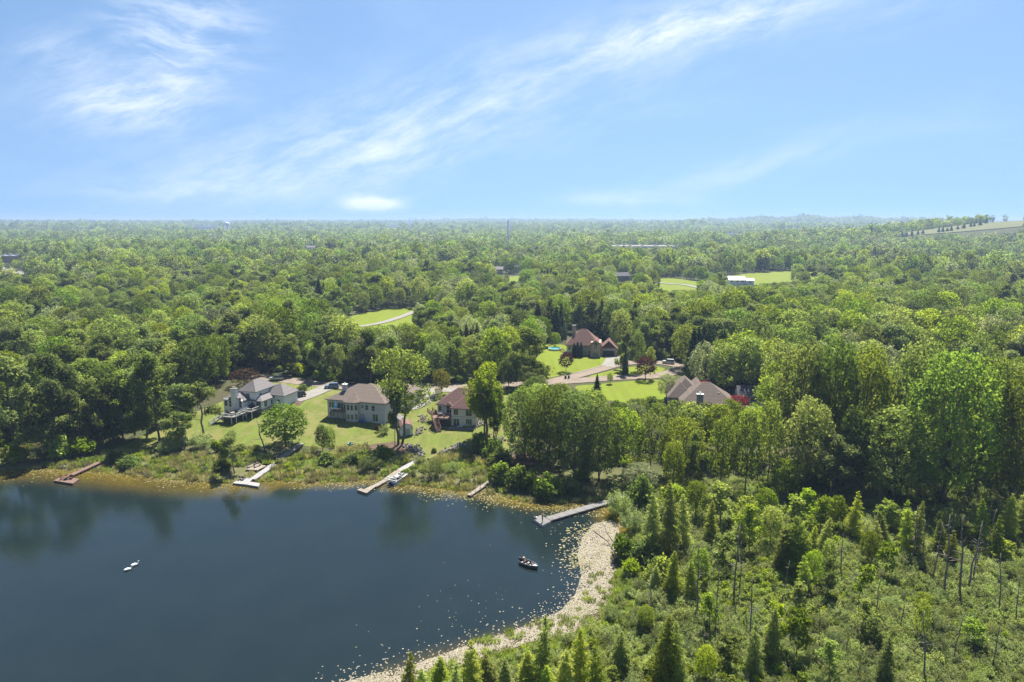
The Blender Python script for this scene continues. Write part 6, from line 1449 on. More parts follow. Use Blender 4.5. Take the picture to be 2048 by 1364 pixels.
# what the photograph shows open stays open: a tree there must not stand in front of it
OPEN = [np.array(q, float) for q in (
    [(440, 752), (560, 744), (640, 756), (700, 760), (880, 766), (905, 768), (1010, 790), (1035, 800), (1035, 880), (1000, 930), (900, 960), (440, 960), (190, 915), (330, 850)],
    [(1092, 690), (1130, 660), (1150, 655), (1180, 660), (1228, 686), (1240, 720), (1320, 715), (1370, 722), (1365, 748), (1320, 760), (1330, 790), (1240, 795), (1195, 775), (1092, 760)],
    [(1340, 800), (1372, 760), (1415, 764), (1455, 802), (1420, 815), (1360, 820)], [(1466, 772), (1515, 772), (1518, 806), (1474, 806)],
    [(690, 640), (760, 622), (830, 618), (832, 645), (760, 655), (700, 660)], [(1290, 566), (1345, 558), (1418, 572), (1415, 584), (1340, 582)], [(1478, 557), (1560, 546), (1690, 549), (1700, 557), (1600, 562), (1500, 570)],
    [(1455, 555), (1506, 555), (1506, 570), (1455, 570)], [(1225, 491), (1355, 491), (1355, 498), (1225, 498)], [(1228, 553), (1262, 553), (1262, 562), (1228, 562)], [(578, 601), (602, 601), (602, 609), (578, 609)],
    [(0, 537), (30, 536), (64, 548), (30, 552), (0, 548)], [(0, 514), (40, 514), (40, 521), (0, 521)], [(536, 533), (566, 533), (566, 538), (536, 538)], [(985, 541), (1038, 541), (1038, 548), (985, 548)], [(1415, 535), (1448, 535), (1448, 541), (1415, 541)],
    [(1000, 553), (1060, 553), (1060, 562), (1000, 562)], [(1775, 474), (1850, 464), (1920, 453), (1985, 442), (2048, 438), (2048, 458), (1960, 465), (1850, 472)], [(1980, 575), (2022, 575), (2022, 582), (1980, 582)], [(895, 594), (915, 594), (915, 602), (895, 602)], [(610, 496), (634, 496), (634, 502), (610, 502)], [(1455, 467), (1490, 467), (1490, 473), (1455, 473)], [(447, 444), (463, 444), (463, 461), (447, 461)], [(388, 453), (436, 453), (436, 459), (388, 459)], [(774, 452), (796, 452), (796, 457), (774, 457)], [(1012, 444), (1020, 444), (1020, 492), (1012, 492)], [(816, 440), (824, 440), (824, 456), (816, 456)])]
for i in list(range(4, 7)) + [15, 16]:                                       # far meadows: the trees round them may lap over the rims
    c_ = OPEN[i].mean(0); OPEN[i] = c_ + (OPEN[i] - c_) * np.array([.92, .62])
def blocks_view(x, y, z, h, w):
    """does a tree of that size, seen from the lake, cover something the photograph shows open?"""
    out = np.zeros(len(x), bool)
    for tz in (0.97, 0.75, 0.5, 0.25):
        for s in (-0.36, 0, 0.36):
            u, v, dep = project((x + s * w, y, z + h * tz))
            for q in OPEN:
                lo, hi = q.min(0), q.max(0); k = (u > lo[0]) & (u < hi[0]) & (v > lo[1]) & (v < hi[1])
                if k.any(): kk = np.where(k)[0]; out[kk] |= poly_inside(q, u[kk], v[kk])
    return out
def jitter_grid(x0, x1, y0, y1, s, g):
    X, Y = np.meshgrid(np.arange(x0, x1, s), np.arange(y0, y1, s * .87)); X = X + (np.arange(X.shape[0]) % 2)[:, None] * s / 2
    return (X + g.uniform(-.36, .36, X.shape) * s).ravel(), (Y + g.uniform(-.36, .36, X.shape) * s).ravel()
def in_frame(x, y, z, m=60):
    u, v, d = project((x, y, z)); return (d > 20) & (u > -m) & (u < 2048 + m)
def dry_land(x, y, d0):
    return (~poly_inside(SHORE, x, y)) & (dist_line(SHORE, x, y, True) > d0)
g7 = np.random.default_rng(77)
def forest_points(r0, r1, s, hrange, far_mode=False):
    x, y = jitter_grid(-0.85 * r1 - 60, 0.85 * r1 + 60, max(0, r0 * .75), r1, s, g7); r = np.hypot(x, y); k = (r >= r0) & (r < r1) & (np.abs(x) < y * .82 + 60); x, y = x[k], y[k]
    if r0 < 600: k = dry_land(x, y, 9.0) & (marsh_mask(x, y) < 0.35); x, y = x[k], y[k]
    for L in LAWNS: k = ~poly_inside(L, x, y); x, y = x[k], y[k]
    if r0 < 600:
        for L in ROADS: k = dist_line(L, x, y) > 6.0; x, y = x[k], y[k]
        for L in DRIVES: k = ~poly_inside(L, x, y) & (dist_line(L, x, y, True) > 2.5); x, y = x[k], y[k]
        k = ~taken_mask(x, y, 2.6); x, y = x[k], y[k]
    z = height(x, y); k = in_frame(x, y, z); x, y, z = x[k], y[k], z[k]
    n = len(x); h = g7.uniform(*hrange, n) * g7.choice([.72, .9, 1, 1, 1.12], n) * (0.8 + 0.35 * sstep(-1, 1, wav(x, y, 140, 30)) ) ; w = h * g7.uniform(.56, .80, n)
    # taller woods to the right, plumed cottonwoods at the left
    big = sstep(60, 160, x) * sstep(420, 220, y); h *= 1 + .18 * big; w *= 1 + .12 * big
    # lower trees where only that keeps the view open
    for f in (1.0, .72, .5):
        b = blocks_view(x, y, z, h, w)
        if not b.any(): break
        h = np.where(b, h * .72, h); w = np.where(b, w * .8, w)
    k = ~blocks_view(x, y, z, h, w); x, y, z, h, w = x[k], y[k], z[k], h[k], w[k]
    # kinds in drifts
    a = wav(x, y, 110, 40); b = wav(x, y, 75, 47); c = g7.uniform(0, 1, len(x)); left = sstep(40, -60, x) * sstep(520, 300, y); right = sstep(40, 110, x) * sstep(700, 350, y)
    kind = np.where(c < .30 + .25 * right - .2 * left + .12 * a, 'oak', np.where(c < .56 - .12 * left + .14 * b, 'maple', np.where(c < .80 + .1 * left, 'cotton', np.where(c < .88, 'lime', 'pale')))).astype(object)
    sw = np.stack([.9 + 1.1 * right, 1.0 + .2 * right, .8 + 1.2 * left, .35 + 0 * left, .30 + 0 * left], 1) * np.exp(1.15 * np.stack([wav(x, y, 95, 2), wav(x, y, 80, 11), wav(x, y, 105, 19), wav(x, y, 60, 27), wav(x, y, 70, 35)], 1))
    sw = sw.cumsum(1) / sw.sum(1)[:, None]; kind = np.array(['oak', 'maple', 'cotton', 'lime', 'pale'], object)[(c[:, None] > sw).sum(1).clip(0, 4)]
    kind[(wav(x, y, 60, 53) > 1.02) & (g7.uniform(0, 1, len(x)) < .75) & (r0 < 1500)] = 'spruce'
    return [x, y, z, h, w, kind]
ZN = [forest_points(100, 330, 7.6, (12, 19.5)), forest_points(330, 640, 9.8, (11.5, 18.5))]
near = [np.concatenate([a, b]) for a, b in zip(*ZN)]
# extra spruces and dark pines in the clumps that the photograph shows
ex = []
for px, base, n, sp, (h0, h1) in ((640, 628, 20, 9, (15, 21)), (300, 640, 5, 9, (12, 16)), (560, 650, 7, 7, (11, 15)), (1160, 690, 26, 8, (15, 20)), (1080, 690, 10, 7, (14, 19)), (1230, 690, 10, 6, (15, 19)), (900, 742, 12, 6, (13, 17)), (1445, 770, 16, 6, (15, 21)), (1560, 790, 8, 6, (14, 19)), (1850, 545, 14, 12, (14, 19)), (1930, 555, 6, 11, (12, 17)), (1100, 585, 12, 10, (14, 18)), (400, 640, 6, 8, (12, 15))):
    q = ground(px, base)
    for _ in range(n): ex.append((q.x + random.gauss(0, sp), q.y + 6 + abs(random.gauss(0, sp)), random.uniform(h0, h1)))
ex = np.array(ex); exz = height(ex[:, 0], ex[:, 1]); exw = ex[:, 2] * g7.uniform(.36, .48, len(ex)); kk = ~blocks_view(ex[:, 0], ex[:, 1], exz, ex[:, 2], exw)
for L in LAWNS: kk &= ~poly_inside(L, ex[:, 0], ex[:, 1])
for L in ROADS: kk &= dist_line(L, ex[:, 0], ex[:, 1]) > 4
kk &= ~taken_mask(ex[:, 0], ex[:, 1], 1.5)
near = [np.concatenate([a, b]) for a, b in zip(near, [ex[kk, 0], ex[kk, 1], exz[kk], ex[kk, 2], exw[kk], np.full(int(kk.sum()), 'spruce', object)])]
x, y, z, h, w, kind = near
# how much of each tree shows: paint ellipses from far to near on a small id buffer
SCL = 0.5; IDB = np.full((int(1364 * SCL), int(2048 * SCL)), -1, np.int32)
yy, xx = np.mgrid[0:IDB.shape[0], 0:IDB.shape[1]]
for i in np.argsort(-np.hypot(x, y)):
    u, vt, d = project((x[i], y[i], z[i] + h[i])); _, vb, _ = project((x[i], y[i], z[i] + h[i] * .15)); ru = max(1.0, FPX * w[i] / 2 / d * SCL); cu, cv, rv = u * SCL, (vt + vb) / 2 * SCL, max(1.0, (vb - vt) / 2 * SCL)
    a0, a1, b0, b1 = max(0, int(cu - ru)), min(IDB.shape[1], int(cu + ru) + 1), max(0, int(cv - rv)), min(IDB.shape[0], int(cv + rv) + 1)
    if a1 <= a0 or b1 <= b0: continue
    sub = IDB[b0:b1, a0:a1]; sub[((xx[b0:b1, a0:a1] - cu) / ru) ** 2 + ((yy[b0:b1, a0:a1] - cv) / rv) ** 2 < 1] = i
shown = np.bincount(IDB[IDB >= 0], minlength=len(x))
isp = kind == 'spruce'
HAND = sum(1 for o in COL.objects if o.get('category') == 'tree' and o.name.startswith('broadleaf_tree'))
order = [i for i in np.argsort(-shown) if shown[i] > 0]
solo = [i for i in order if not isp[i]][:298 - HAND] + [i for i in order if isp[i]][:110]
LAND = [('the round maple on the lawn', ground(572, 893)), ('the pale grey house', ground(500, 800)), ('the grey ranch house', ground(715, 800)), ('the cream brick house', ground(915, 815)), ('the brick house', ground(1180, 690)), ('the taupe roofed house', ground(1400, 800)), ('the slate roofed garage', ground(1495, 800)),
        ('the loop road island', ground(1258, 742)), ('the red swim dock', ground(150, 950)), ('the lawn grove', ground(280, 872)), ('the first far meadow', ground(760, 640)), ('the pale metal barn', ground(1474, 570)), ('the dark farmhouse', ground(1243, 564)), ('the left wood edge', ground(20, 760)), ('the right wood edge', ground(2020, 800)),
        ('the marsh tamaracks', ground(1710, 1085)), ('the long grey dock', ground(1150, 1020)), ('the silver car', ground(553, 761)), ('the turquoise pool', ground(1124, 701)), ('the curved parking lot', ground(30, 545)), ('the marsh edge oaks', ground(1850, 960)), ('the dark maple grove', ground(1130, 930)), ('the half hidden grey house', ground(589, 611))]
LK = dict(oak='yellow-green oak', maple='deep green tree', cotton='grey-green cottonwood', lime='bright green tree', pale='silvery tree', spruce='dark spruce')
ORD = ['nearest', 'second nearest', 'third nearest', 'fourth nearest', 'fifth nearest', 'sixth nearest', 'seventh nearest', 'eighth nearest', 'ninth nearest', 'tenth nearest', 'eleventh nearest', 'twelfth nearest', 'thirteenth nearest', 'fourteenth nearest', 'fifteenth nearest', 'sixteenth nearest', 'seventeenth nearest', 'eighteenth nearest', 'nineteenth nearest', 'twentieth nearest']
bins = {}
for i in solo:
    dd = [(math.hypot(x[i] - q.x, y[i] - q.y), nm, q) for nm, q in LAND]; d_, nm, q = min(dd)
    dx, dy = x[i] - q.x, y[i] - q.y; rel = ('behind' if dy > 0 else 'in front of') if abs(dy) > abs(dx) else ('right of' if dx > 0 else 'left of')
    bins.setdefault((nm, rel, kind[i]), []).append((d_, i))
for (nm, rel, kd), lst in bins.items():
    lst.sort()
    for j, (d_, i) in enumerate(lst):
        one = '' if len(lst) == 1 else (ORD[j] if j < len(ORD) else 'one of the farthest') + ' '
        lb = f'{one}{LK[kd]} in the wood {rel} {nm}'
        plant(kd, float(x[i]), float(y[i]), float(h[i]), float(w[i]), lb, f'{LK[kd]}s of the wood', z=float(z[i]))
SOLO = set(solo); rest = [i for i in range(len(x)) if i not in SOLO]

# ---------------------------------------------------------------- masses: one object each, copies set out by geometry nodes
def hidden_collection(name): return bpy.data.collections.new(name)
def joined(name, a, b):
    bm = bmesh.new(); bm.from_mesh(a); n = len(bm.faces); bm.from_mesh(b); bm.faces.ensure_lookup_table()
    for f in bm.faces[n:]: f.material_index = 1
    me = bpy.data.meshes.new(name); bm.to_mesh(me); bm.free(); me.materials.append(a.materials[0]); me.materials.append(b.materials[0]); return me
def scatter(name, meshes, pts, idx, rot, scl):
    col = hidden_collection(name + '_sources')
    for i, me in enumerate(meshes): col.objects.link(bpy.data.objects.new(f'{name}_source_{i:02d}', me))
    me = bpy.data.meshes.new(name); pts = np.asarray(pts, np.float32); me.vertices.add(len(pts)); me.vertices.foreach_set('co', pts.ravel())
    for nm, tp, val in (('pick', 'INT', np.asarray(idx, np.int32)), ('turn', 'FLOAT', np.asarray(rot, np.float32))):
        a = me.attributes.new(nm, tp, 'POINT'); a.data.foreach_set('value', val)
    a = me.attributes.new('size', 'FLOAT_VECTOR', 'POINT'); a.data.foreach_set('vector', np.asarray(scl, np.float32).ravel())
    ob = link(name, me); tag(ob, kind='stuff')
    ng = bpy.data.node_groups.new(name, 'GeometryNodeTree'); ng.interface.new_socket('Geometry', in_out='INPUT', socket_type='NodeSocketGeometry'); ng.interface.new_socket('Geometry', in_out='OUTPUT', socket_type='NodeSocketGeometry')
    N, L = ng.nodes, ng.links; gi, go = N.new('NodeGroupInput'), N.new('NodeGroupOutput')
    ci = N.new('GeometryNodeCollectionInfo'); ci.inputs['Collection'].default_value = col; ci.inputs['Separate Children'].default_value = True; ci.inputs['Reset Children'].default_value = True
    ip = N.new('GeometryNodeInstanceOnPoints'); ip.inputs['Pick Instance'].default_value = True
    def attr(nm, tp):
        n = N.new('GeometryNodeInputNamedAttribute'); n.data_type = tp; n.inputs['Name'].default_value = nm; return n.outputs[0]
    cx = N.new('ShaderNodeCombineXYZ'); L.new(attr('turn', 'FLOAT'), cx.inputs[2])
    L.new(gi.outputs[0], ip.inputs['Points']); L.new(ci.outputs[0], ip.inputs['Instance']); L.new(attr('pick', 'INT'), ip.inputs['Instance Index']); L.new(cx.outputs[0], ip.inputs['Rotation']); L.new(attr('size', 'FLOAT_VECTOR'), ip.inputs['Scale']); L.new(ip.outputs[0], go.inputs[0])
    md = ob.modifiers.new('set_out', 'NODES'); md.node_group = ng
    return ob
# the rest of the near wood
KS = ['oak', 'maple', 'cotton', 'pale', 'lime', 'spruce']; src, first, dims = [], {}, []
for k in KS:
    first[k] = (len(src), len(PROTO[k]))
    for a, b, h0, w0 in PROTO[k]: src.append(joined('wood_' + k, a, b)); dims.append((h0, w0))
pk = np.array([first[kind[i]][0] + random.randrange(first[kind[i]][1]) for i in rest]); hs = np.array([h[i] / dims[p][0] for i, p in zip(rest, pk)]); ws = np.array([w[i] / dims[p][1] for i, p in zip(rest, pk)])
scatter('woodland', src, np.stack([x[rest], y[rest], z[rest]], 1).astype(np.float32), pk, g7.uniform(0, 6.28, len(rest)), np.stack([ws, ws, hs], 1))
# understorey: saplings and bushes at the wood's foot and among the trunks
ux, uy = jitter_grid(-220, 230, 130, 330, 6.0, g7); k = dry_land(ux, uy, 7) & (marsh_mask(ux, uy) < .3); ux, uy = ux[k], uy[k]
for L in LAWNS: k = ~poly_inside(L, ux, uy); ux, uy = ux[k], uy[k]
for L in ROADS: k = dist_line(L, ux, uy) > 5.0; ux, uy = ux[k], uy[k]
for L in DRIVES: k = ~poly_inside(L, ux, uy) & (dist_line(L, ux, uy, True) > 1.5); ux, uy = ux[k], uy[k]
k = ~taken_mask(ux, uy, 1.6); ux, uy = ux[k], uy[k]; uz = height(ux, uy); uh = g7.uniform(1.6, 4.6, len(ux)); k = in_frame(ux, uy, uz) & ~blocks_view(ux, uy, uz, uh, uh); ux, uy, uz, uh = ux[k], uy[k], uz[k], uh[k]
usrc = [joined('u', a, b) for kd in ('bush', 'limebush') for a, b, *_ in PROTO[kd]]
scatter('undergrowth', usrc, np.stack([ux, uy, uz], 1), g7.integers(0, len(usrc), len(ux)), g7.uniform(0, 6.28, len(ux)), np.stack([uh / 2.6 * 1.1, uh / 2.6 * 1.1, uh / 2.6], 1))
# farther woods: same habits, fewer and larger sprays
mid = []
for i, (kd, mt) in enumerate((('oak', 'oak'), ('oak', 'oak'), ('maple', 'maple'), ('maple', 'maple'), ('cotton', 'cotton'), ('cotton', 'cotton'), ('pale', 'pale'), ('lime', 'lime'))):
    mid.append(joined('m', *make_broad('far_tree', G(300 + i), 16, 12, M[mt], M['bark'], 1700, 0.60, 0.12, 18, 0.46, 5)))
mid.append(joined('m', *make_conifer('far_spruce', G(310), 16, 7, M['spruce'], M['bark'], 800, 0.95, 16, 0.05)))
MIDW = np.array([.15, .15, .16, .15, .11, .10, .09, .05, .05])
tiny = []
for i, mt in enumerate(('oak', 'maple', 'cotton', 'maple', 'oak', 'pale')):
    tiny.append(crown('t', leaf_quads(G(320 + i), round_lobes(G(320 + i), 16, 14, 0.0, 12, .56), 420, 1.25, 5), M[mt]))
tiny.append(make_conifer('t', G(330), 17, 8, M['spruce'], M['bark'], 320, 1.4, 12, .02)[0]); TW = np.array([.20, .24, .15, .17, .08, .10, .06])
def far_woods(name, srcs, wts, r0, r1, s, hr, h0):
    q = forest_points(r0, r1, s, hr); X, Y, Z, Hh, Ww, _ = q; n = len(X); d = wav(X, Y, 300, 33); p = np.empty(n, int)
    pr = np.tile(wts, (n, 1)) * np.exp(1.5 * np.stack([wav(X, Y, 150 + 23 * q_, 5 * q_ + 3) for q_ in range(len(wts))], 1)); pr[:, -1] *= np.where(d > .75, 6, .6); Hh = Hh * (1 + .22 * wav(X, Y, 170, 44)); pr /= pr.sum(1)[:, None]; cum = pr.cumsum(1); u = g7.uniform(0, 1, n); p = (u[:, None] > cum).sum(1).clip(0, len(wts) - 1)
    gap = (wav(X, Y, 330, 12) > .98) if r0 > 900 else np.zeros(n, bool)
    kp = ~gap; vr = g7.choice([.7, .9, 1, 1.15, 1.4], n); Hh, Ww = Hh / h0 * vr ** .6, Ww / 12 * vr
    return scatter(name, srcs, np.stack([X, Y, Z], 1)[kp], p[kp], g7.uniform(0, 6.28, kp.sum()), np.stack([Ww, Ww, Hh], 1)[kp])
far_woods('middle_forest', mid, MIDW, 640, 1250, 10.8, (11, 18), 16)
far_woods('far_forest', tiny, TW, 1250, 2900, 14.5, (12, 18), 16)
far_woods('distant_forest', tiny, TW, 2900, 7000, 27, (20, 27), 16)
ORDN = ['first', 'second', 'third', 'fourth', 'fifth', 'sixth', 'seventh', 'eighth', 'ninth', 'tenth', 'eleventh', 'twelfth', 'thirteenth', 'fourteenth', 'fifteenth', 'sixteenth', 'seventeenth', 'eighteenth', 'nineteenth', 'twentieth', 'twenty-first', 'twenty-second', 'twenty-third']
# pines along the crest of the grassy hill
cx = []
for px, base in ((1795, 473), (1806, 472), (1815, 471), (1826, 470), (1838, 468), (1848, 467), (1880, 464), (1888, 463), (1897, 462), (1905, 461), (1918, 458), (1930, 456), (1944, 453), (1951, 452), (1963, 450), (1975, 446), (1990, 442), (2003, 441), (2010, 440), (2016, 440), (2027, 439), (2042, 438)):
    q = ground(px, base + 1.5); plant('spruce', q.x, q.y + 4, random.uniform(8, 14), random.uniform(6, 9), f'dark pine on the grassy hill crest, {ORDN[len(cx)]} from its low end', 'pines on the hill crest', z=q.z); cx.append(1)

# ---------------------------------------------------------------- the marsh at the right
MARSH_OK = lambda x, y: dry_land(x, y, 1.5) & (marsh_mask(x, y) > .5)
ordn = lambda n: ['first', 'second', 'third', 'fourth', 'fifth', 'sixth', 'seventh', 'eighth', 'ninth', 'tenth', 'eleventh', 'twelfth', 'thirteenth', 'fourteenth', 'fifteenth', 'sixteenth', 'seventeenth', 'eighteenth', 'nineteenth', 'twentieth'][min(n, 19)]
# tamaracks whose tops line the near shore, then those standing in the marsh (pixel of the foot, height and width in metres)
tam_near = [(812, 1300, 34), (848, 1340, 30), (878, 1312, 34), (905, 1330, 30), (940, 1284, 40), (975, 1308, 36), (1012, 1318, 40), (1085, 1232, 40), (1060, 1300, 40), (1128, 1300, 44), (1160, 1255, 40), (1195, 1290, 40), (1245, 1262, 36), (1270, 1320, 36), (1100, 1330, 40), (1330, 1230, 44), (1352, 1240, 40), (1225, 1330, 36), (1300, 1310, 34)]
for n, (px, top, w) in enumerate(tam_near):
    y0 = 77 + (n * 37 % 11) * .55 if px < 1200 else 80 + (n * 29 % 7); d = ray(px, top); t = y0 / d[1]; X, Zt = d[0] * t, CAM_H + d[2] * t; Z0 = hz(X, y0)
    plant('tam', X, y0, Zt - Z0, w * math.hypot(y0, CAM_H) / FPX * 1.3, f'bright feathery tamarack on the near shore, {ordn(n)} from the lake end of the row', 'near shore tamaracks', z=Z0); TAKEN.append((X, y0, 1.3))
tam_mid = [(1305, 1110, 985, 50), (1340, 1120, 960, 56), (1365, 1100, 990, 44), (1590, 1145, 1030, 74), (1565, 1140, 1050, 50), (1705, 1075, 982, 36), (1812, 1115, 1002, 36), (1830, 1118, 1000, 34), (1535, 1215, 1190, 34), (1640, 1120, 1032, 40), (1620, 1110, 1050, 30), (1760, 1090, 1025, 44), (1745, 1110, 1040, 36), (1880, 1110, 1040, 36), (1960, 1090, 1000, 44), (2010, 1085, 985, 44), (2040, 1080, 975, 44), (1990, 1120, 1030, 30), (1535, 1330, 1215, 48), (1508, 1350, 1250, 40), (1345, 1190, 1100, 40), (1385, 1200, 1120, 36), (1610, 1190, 1110, 36), (1420, 1080, 1000, 34), (1480, 1090, 1010, 34), (1310, 1180, 1130, 34), (1770, 1370, 1270, 40), (1900, 1130, 1060, 30)]
for n, (px, b, t, w) in enumerate(tam_mid): place('tam', px, b, t, w, f'{ordn(n)} tamarack of those standing loose in the marsh scrub' if n < 20 else f'{ordn(n - 20)} slim tamarack deep in the marsh', 'marsh tamaracks')
snags = [(1465, 1200, 1055, 12), (1500, 1300, 1160, 10), (1545, 1250, 1160, 10), (1560, 1215, 1120, 10), (1495, 1265, 1215, 12), (1824, 1130, 1010, 12), (1842, 1140, 1040, 10), (1865, 1160, 1040, 10), (1888, 1190, 1030, 10), (1920, 1205, 1035, 10), (1934, 1180, 1040, 10), (1945, 1170, 1050, 10), (1952, 1140, 1045, 8), (1970, 1115, 1020, 8), (1900, 1110, 1030, 8), (2000, 1225, 1110, 10), (1850, 1364, 1225, 12), (1712, 1364, 1300, 14), (1690, 1320, 1250, 12), (1640, 1280, 1210, 10), (1600, 1230, 1150, 8), (1660, 1180, 1100, 8), (1430, 1250, 1130, 10), (1395, 1225, 1090, 14), (1350, 1190, 1085, 14), (1440, 1290, 1210, 10), (1985, 1340, 1240, 10), (1905, 1320, 1230, 12), (1580, 1290, 1190, 10), (1540, 1330, 1250, 8), (1680, 1150, 1060, 8), (1480, 1180, 1080, 8), (1410, 1310, 1215, 10), (1750, 1230, 1140, 8), (2030, 1250, 1150, 8), (1800, 1260, 1180, 8), (1150, 1364, 1270, 10), (1300, 1225, 1130, 10)]
for n, (px, b, t, w) in enumerate(snags): place('snag', px, b, t, w, f'bare grey dead trunk rising from the marsh scrub, {ordn(n)} of the inner marsh' if n < 20 else f'thin dead tree in the marsh scrub, {ordn(n - 20)} of the scattered ones', 'dead trunks in the marsh')
yl = [(1625, 1170, 1100, 40), (1650, 1200, 1110, 34), (1600, 1260, 1175, 44), (1655, 1150, 1075, 30), (1545, 1300, 1190, 36), (1590, 1320, 1215, 40), (1735, 1130, 1060, 36), (1765, 1160, 1080, 30), (1715, 1200, 1120, 30), (1845, 1230, 1185, 36), (1730, 1270, 1205, 36), (1750, 1290, 1230, 34), (1840, 1280, 1195, 30), (2005, 1130, 1080, 36), (1420, 1260, 1190, 36), (1400, 1170, 1095, 36), (1440, 1130, 1060, 40), (1500, 1110, 1020, 44), (1540, 1095, 1010, 50), (1585, 1090, 1005, 44), (1640, 1075, 1000, 44), (1390, 1040, 960, 50), (1440, 1050, 965, 54), (1480, 1060, 985, 44), (1530, 1050, 975, 50), (1350, 1030, 960, 44), (1610, 1050, 985, 44), (1670, 1060, 990, 40), (1760, 1060, 1000, 44), (1810, 1062, 1010, 40), (1890, 1075, 1015, 40), (1940, 1300, 1240, 34), (1460, 1340, 1270, 40), (1410, 1364, 1290, 40), (1660, 1364, 1290, 36), (1340, 1350, 1290, 40), (1290, 1260, 1210, 34)]
for n, (px, b, t, w) in enumerate(yl): place('sapling' if n % 3 else 'lime', px, b, t, w, f'bright yellow-green young tree in the marsh, {ordn(n)} of the inner ones' if n < 20 else f'yellow-green young tree along the marsh edge, {ordn(n - 20)} of the outer ones', 'young trees in the marsh')
# scattered larger willows, each a thing; the knee-high mass between them is one object
wx_, wy_ = jitter_grid(18, 130, 78, 150, 6.2, g7); k = MARSH_OK(wx_, wy_); wx_, wy_ = wx_[k], wy_[k]; k = ~taken_mask(wx_, wy_, .6); wx_, wy_ = wx_[k], wy_[k]; wz_ = height(wx_, wy_); k = in_frame(wx_, wy_, wz_, 10); wx_, wy_, wz_ = wx_[k], wy_[k], wz_[k]
u_, v_, d_ = project((wx_, wy_, wz_)); k = (v_ < 1420) & (g7.uniform(0, 1, len(wx_)) < .6); sel = np.where(k)[0]; sel = sel[g7.permutation(len(sel))][:90]
anchors = [('the pad shore', ground(1260, 1150)), ('the big tamarack pair', ground(1590, 1145)), ('the forked marsh tamaracks', ground(1820, 1117)), ('the dark wood edge', ground(1700, 1040)), ('the near tamarack row', ground(1250, 1330)), ('the row of bare trunks', ground(1920, 1190)), ('the tall dead trunk', ground(1465, 1200)), ('the long dock root', ground(1270, 1000)), ('the marsh foreground', ground(1700, 1330)), ('the right marsh corner', ground(2000, 1300)), ('the yellow-green saplings', ground(1600, 1260))]
bins = {}
for i in sel:
    dq, nm, q = min((math.hypot(wx_[i] - q.x, wy_[i] - q.y), nm, q) for nm, q in anchors); dx, dy = wx_[i] - q.x, wy_[i] - q.y
    bins.setdefault((nm, ('beyond' if dy > 0 else 'on the near side of') if abs(dy) > abs(dx) else ('right of' if dx > 0 else 'left of')), []).append((dq, i))
for (nm, rel), lst in bins.items():
    lst.sort()
    for j, (dq, i) in enumerate(lst):
        hh = random.uniform(1.6, 2.9); plant('willow', float(wx_[i]), float(wy_[i]), hh, hh * random.uniform(1.05, 1.5), f'grey-green willow shrub {rel} {nm}' + ('' if len(lst) == 1 else f', {ORD[min(j, 19)]} to it'), 'willow shrubs in the marsh', z=float(wz_[i])); TAKEN.append((wx_[i], wy_[i], .8))
sc = [make_wands('scrub', G(400 + i), 1.8, 2.4, M['scrub'], M['snag'], 620, .12, 26) for i in range(4)] + [make_wands('scrub', G(410 + i), 1.6, 2.1, M['willow'], M['snag'], 520, .12, 22) for i in range(2)] + [make_shrub('scrub', G(420 + i), 1.4, 1.8, M['lime'], M['snag'], 300, .15, 8, 5) for i in range(2)]
ssrc = [joined('s', a, b) for a, b in sc]
sx, sy = jitter_grid(-20, 140, 72, 156, 1.18, g7); k = MARSH_OK(sx, sy); sx, sy = sx[k], sy[k]; dsh = dist_line(SHORE, sx, sy, True); k = g7.uniform(0, 1, len(sx)) < np.clip(.15 + dsh / 12, 0, .86) * np.clip(1.15 - .35 * wav(sx, sy, 26, 5), .3, 1); sx, sy = sx[k], sy[k]
sz = height(sx, sy); k = in_frame(sx, sy, sz, 40); sx, sy, sz = sx[k], sy[k], sz[k]; n = len(sx); pz = np.where(wav(sx, sy, 34, 9) + g7.normal(0, .5, n) > .8, g7.integers(6, 8, n), np.where(g7.uniform(0, 1, n) < .75, g7.integers(0, 4, n), g7.integers(4, 6, n))); s_ = g7.uniform(.5, 1.1, n)
scatter('marsh_scrub', ssrc, np.stack([sx, sy, sz], 1), pz, g7.uniform(0, 6.28, n), np.stack([s_, s_, s_ * g7.uniform(.8, 1.2, n)], 1))
# sedge and reeds
def tuft(g, n, hgt, w, mat):
    a = g.uniform(0, 6.28, n); q = np.sqrt(g.uniform(0, 1, n)) * w / 2; base = np.stack([np.cos(a) * q, np.sin(a) * q, np.zeros(n)], 1); lean = g.normal(0, .28, (n, 3)) * hgt; lean[:, 2] = hgt * g.uniform(.6, 1.1, n)
    sd_ = np.stack([-np.sin(a + 1), np.cos(a + 1), np.zeros(n)], 1) * (.035 + .02 * g.uniform(0, 1, n))[:, None]
    v = np.stack([base - sd_, base + sd_, base + lean + sd_ * .5, base + lean - sd_ * .5], 1).reshape(-1, 3); return np_mesh('tuft', v, quad_faces(n), mat)
rs = [tuft(G(500 + i), 70, 1.25, 1.5, M['reed']) for i in range(2)] + [tuft(G(510 + i), 70, .9, 1.4, M['sedge']) for i in range(2)] + [joined('r', *make_shrub('r', G(520 + i), 1.2, 1.7, M[m], M['snag'], 260, .15, 8, 5)) for i, m in enumerate(('willow', 'lime', 'bush' if False else 'maple'))]
rx, ry = jitter_grid(-170, 40, 140, 200, 1.15, g7); d = dist_line(SHORE, rx, ry, True); ins = poly_inside(SHORE, rx, ry); d = np.where(ins, -d, d)
k = (d > -1.2) & (d < 24) & (marsh_mask(rx, ry) < .6); rx, ry, d = rx[k], ry[k], d[k]
for L in LAWNS: k = ~poly_inside(L, rx, ry); rx, ry, d = rx[k], ry[k], d[k]
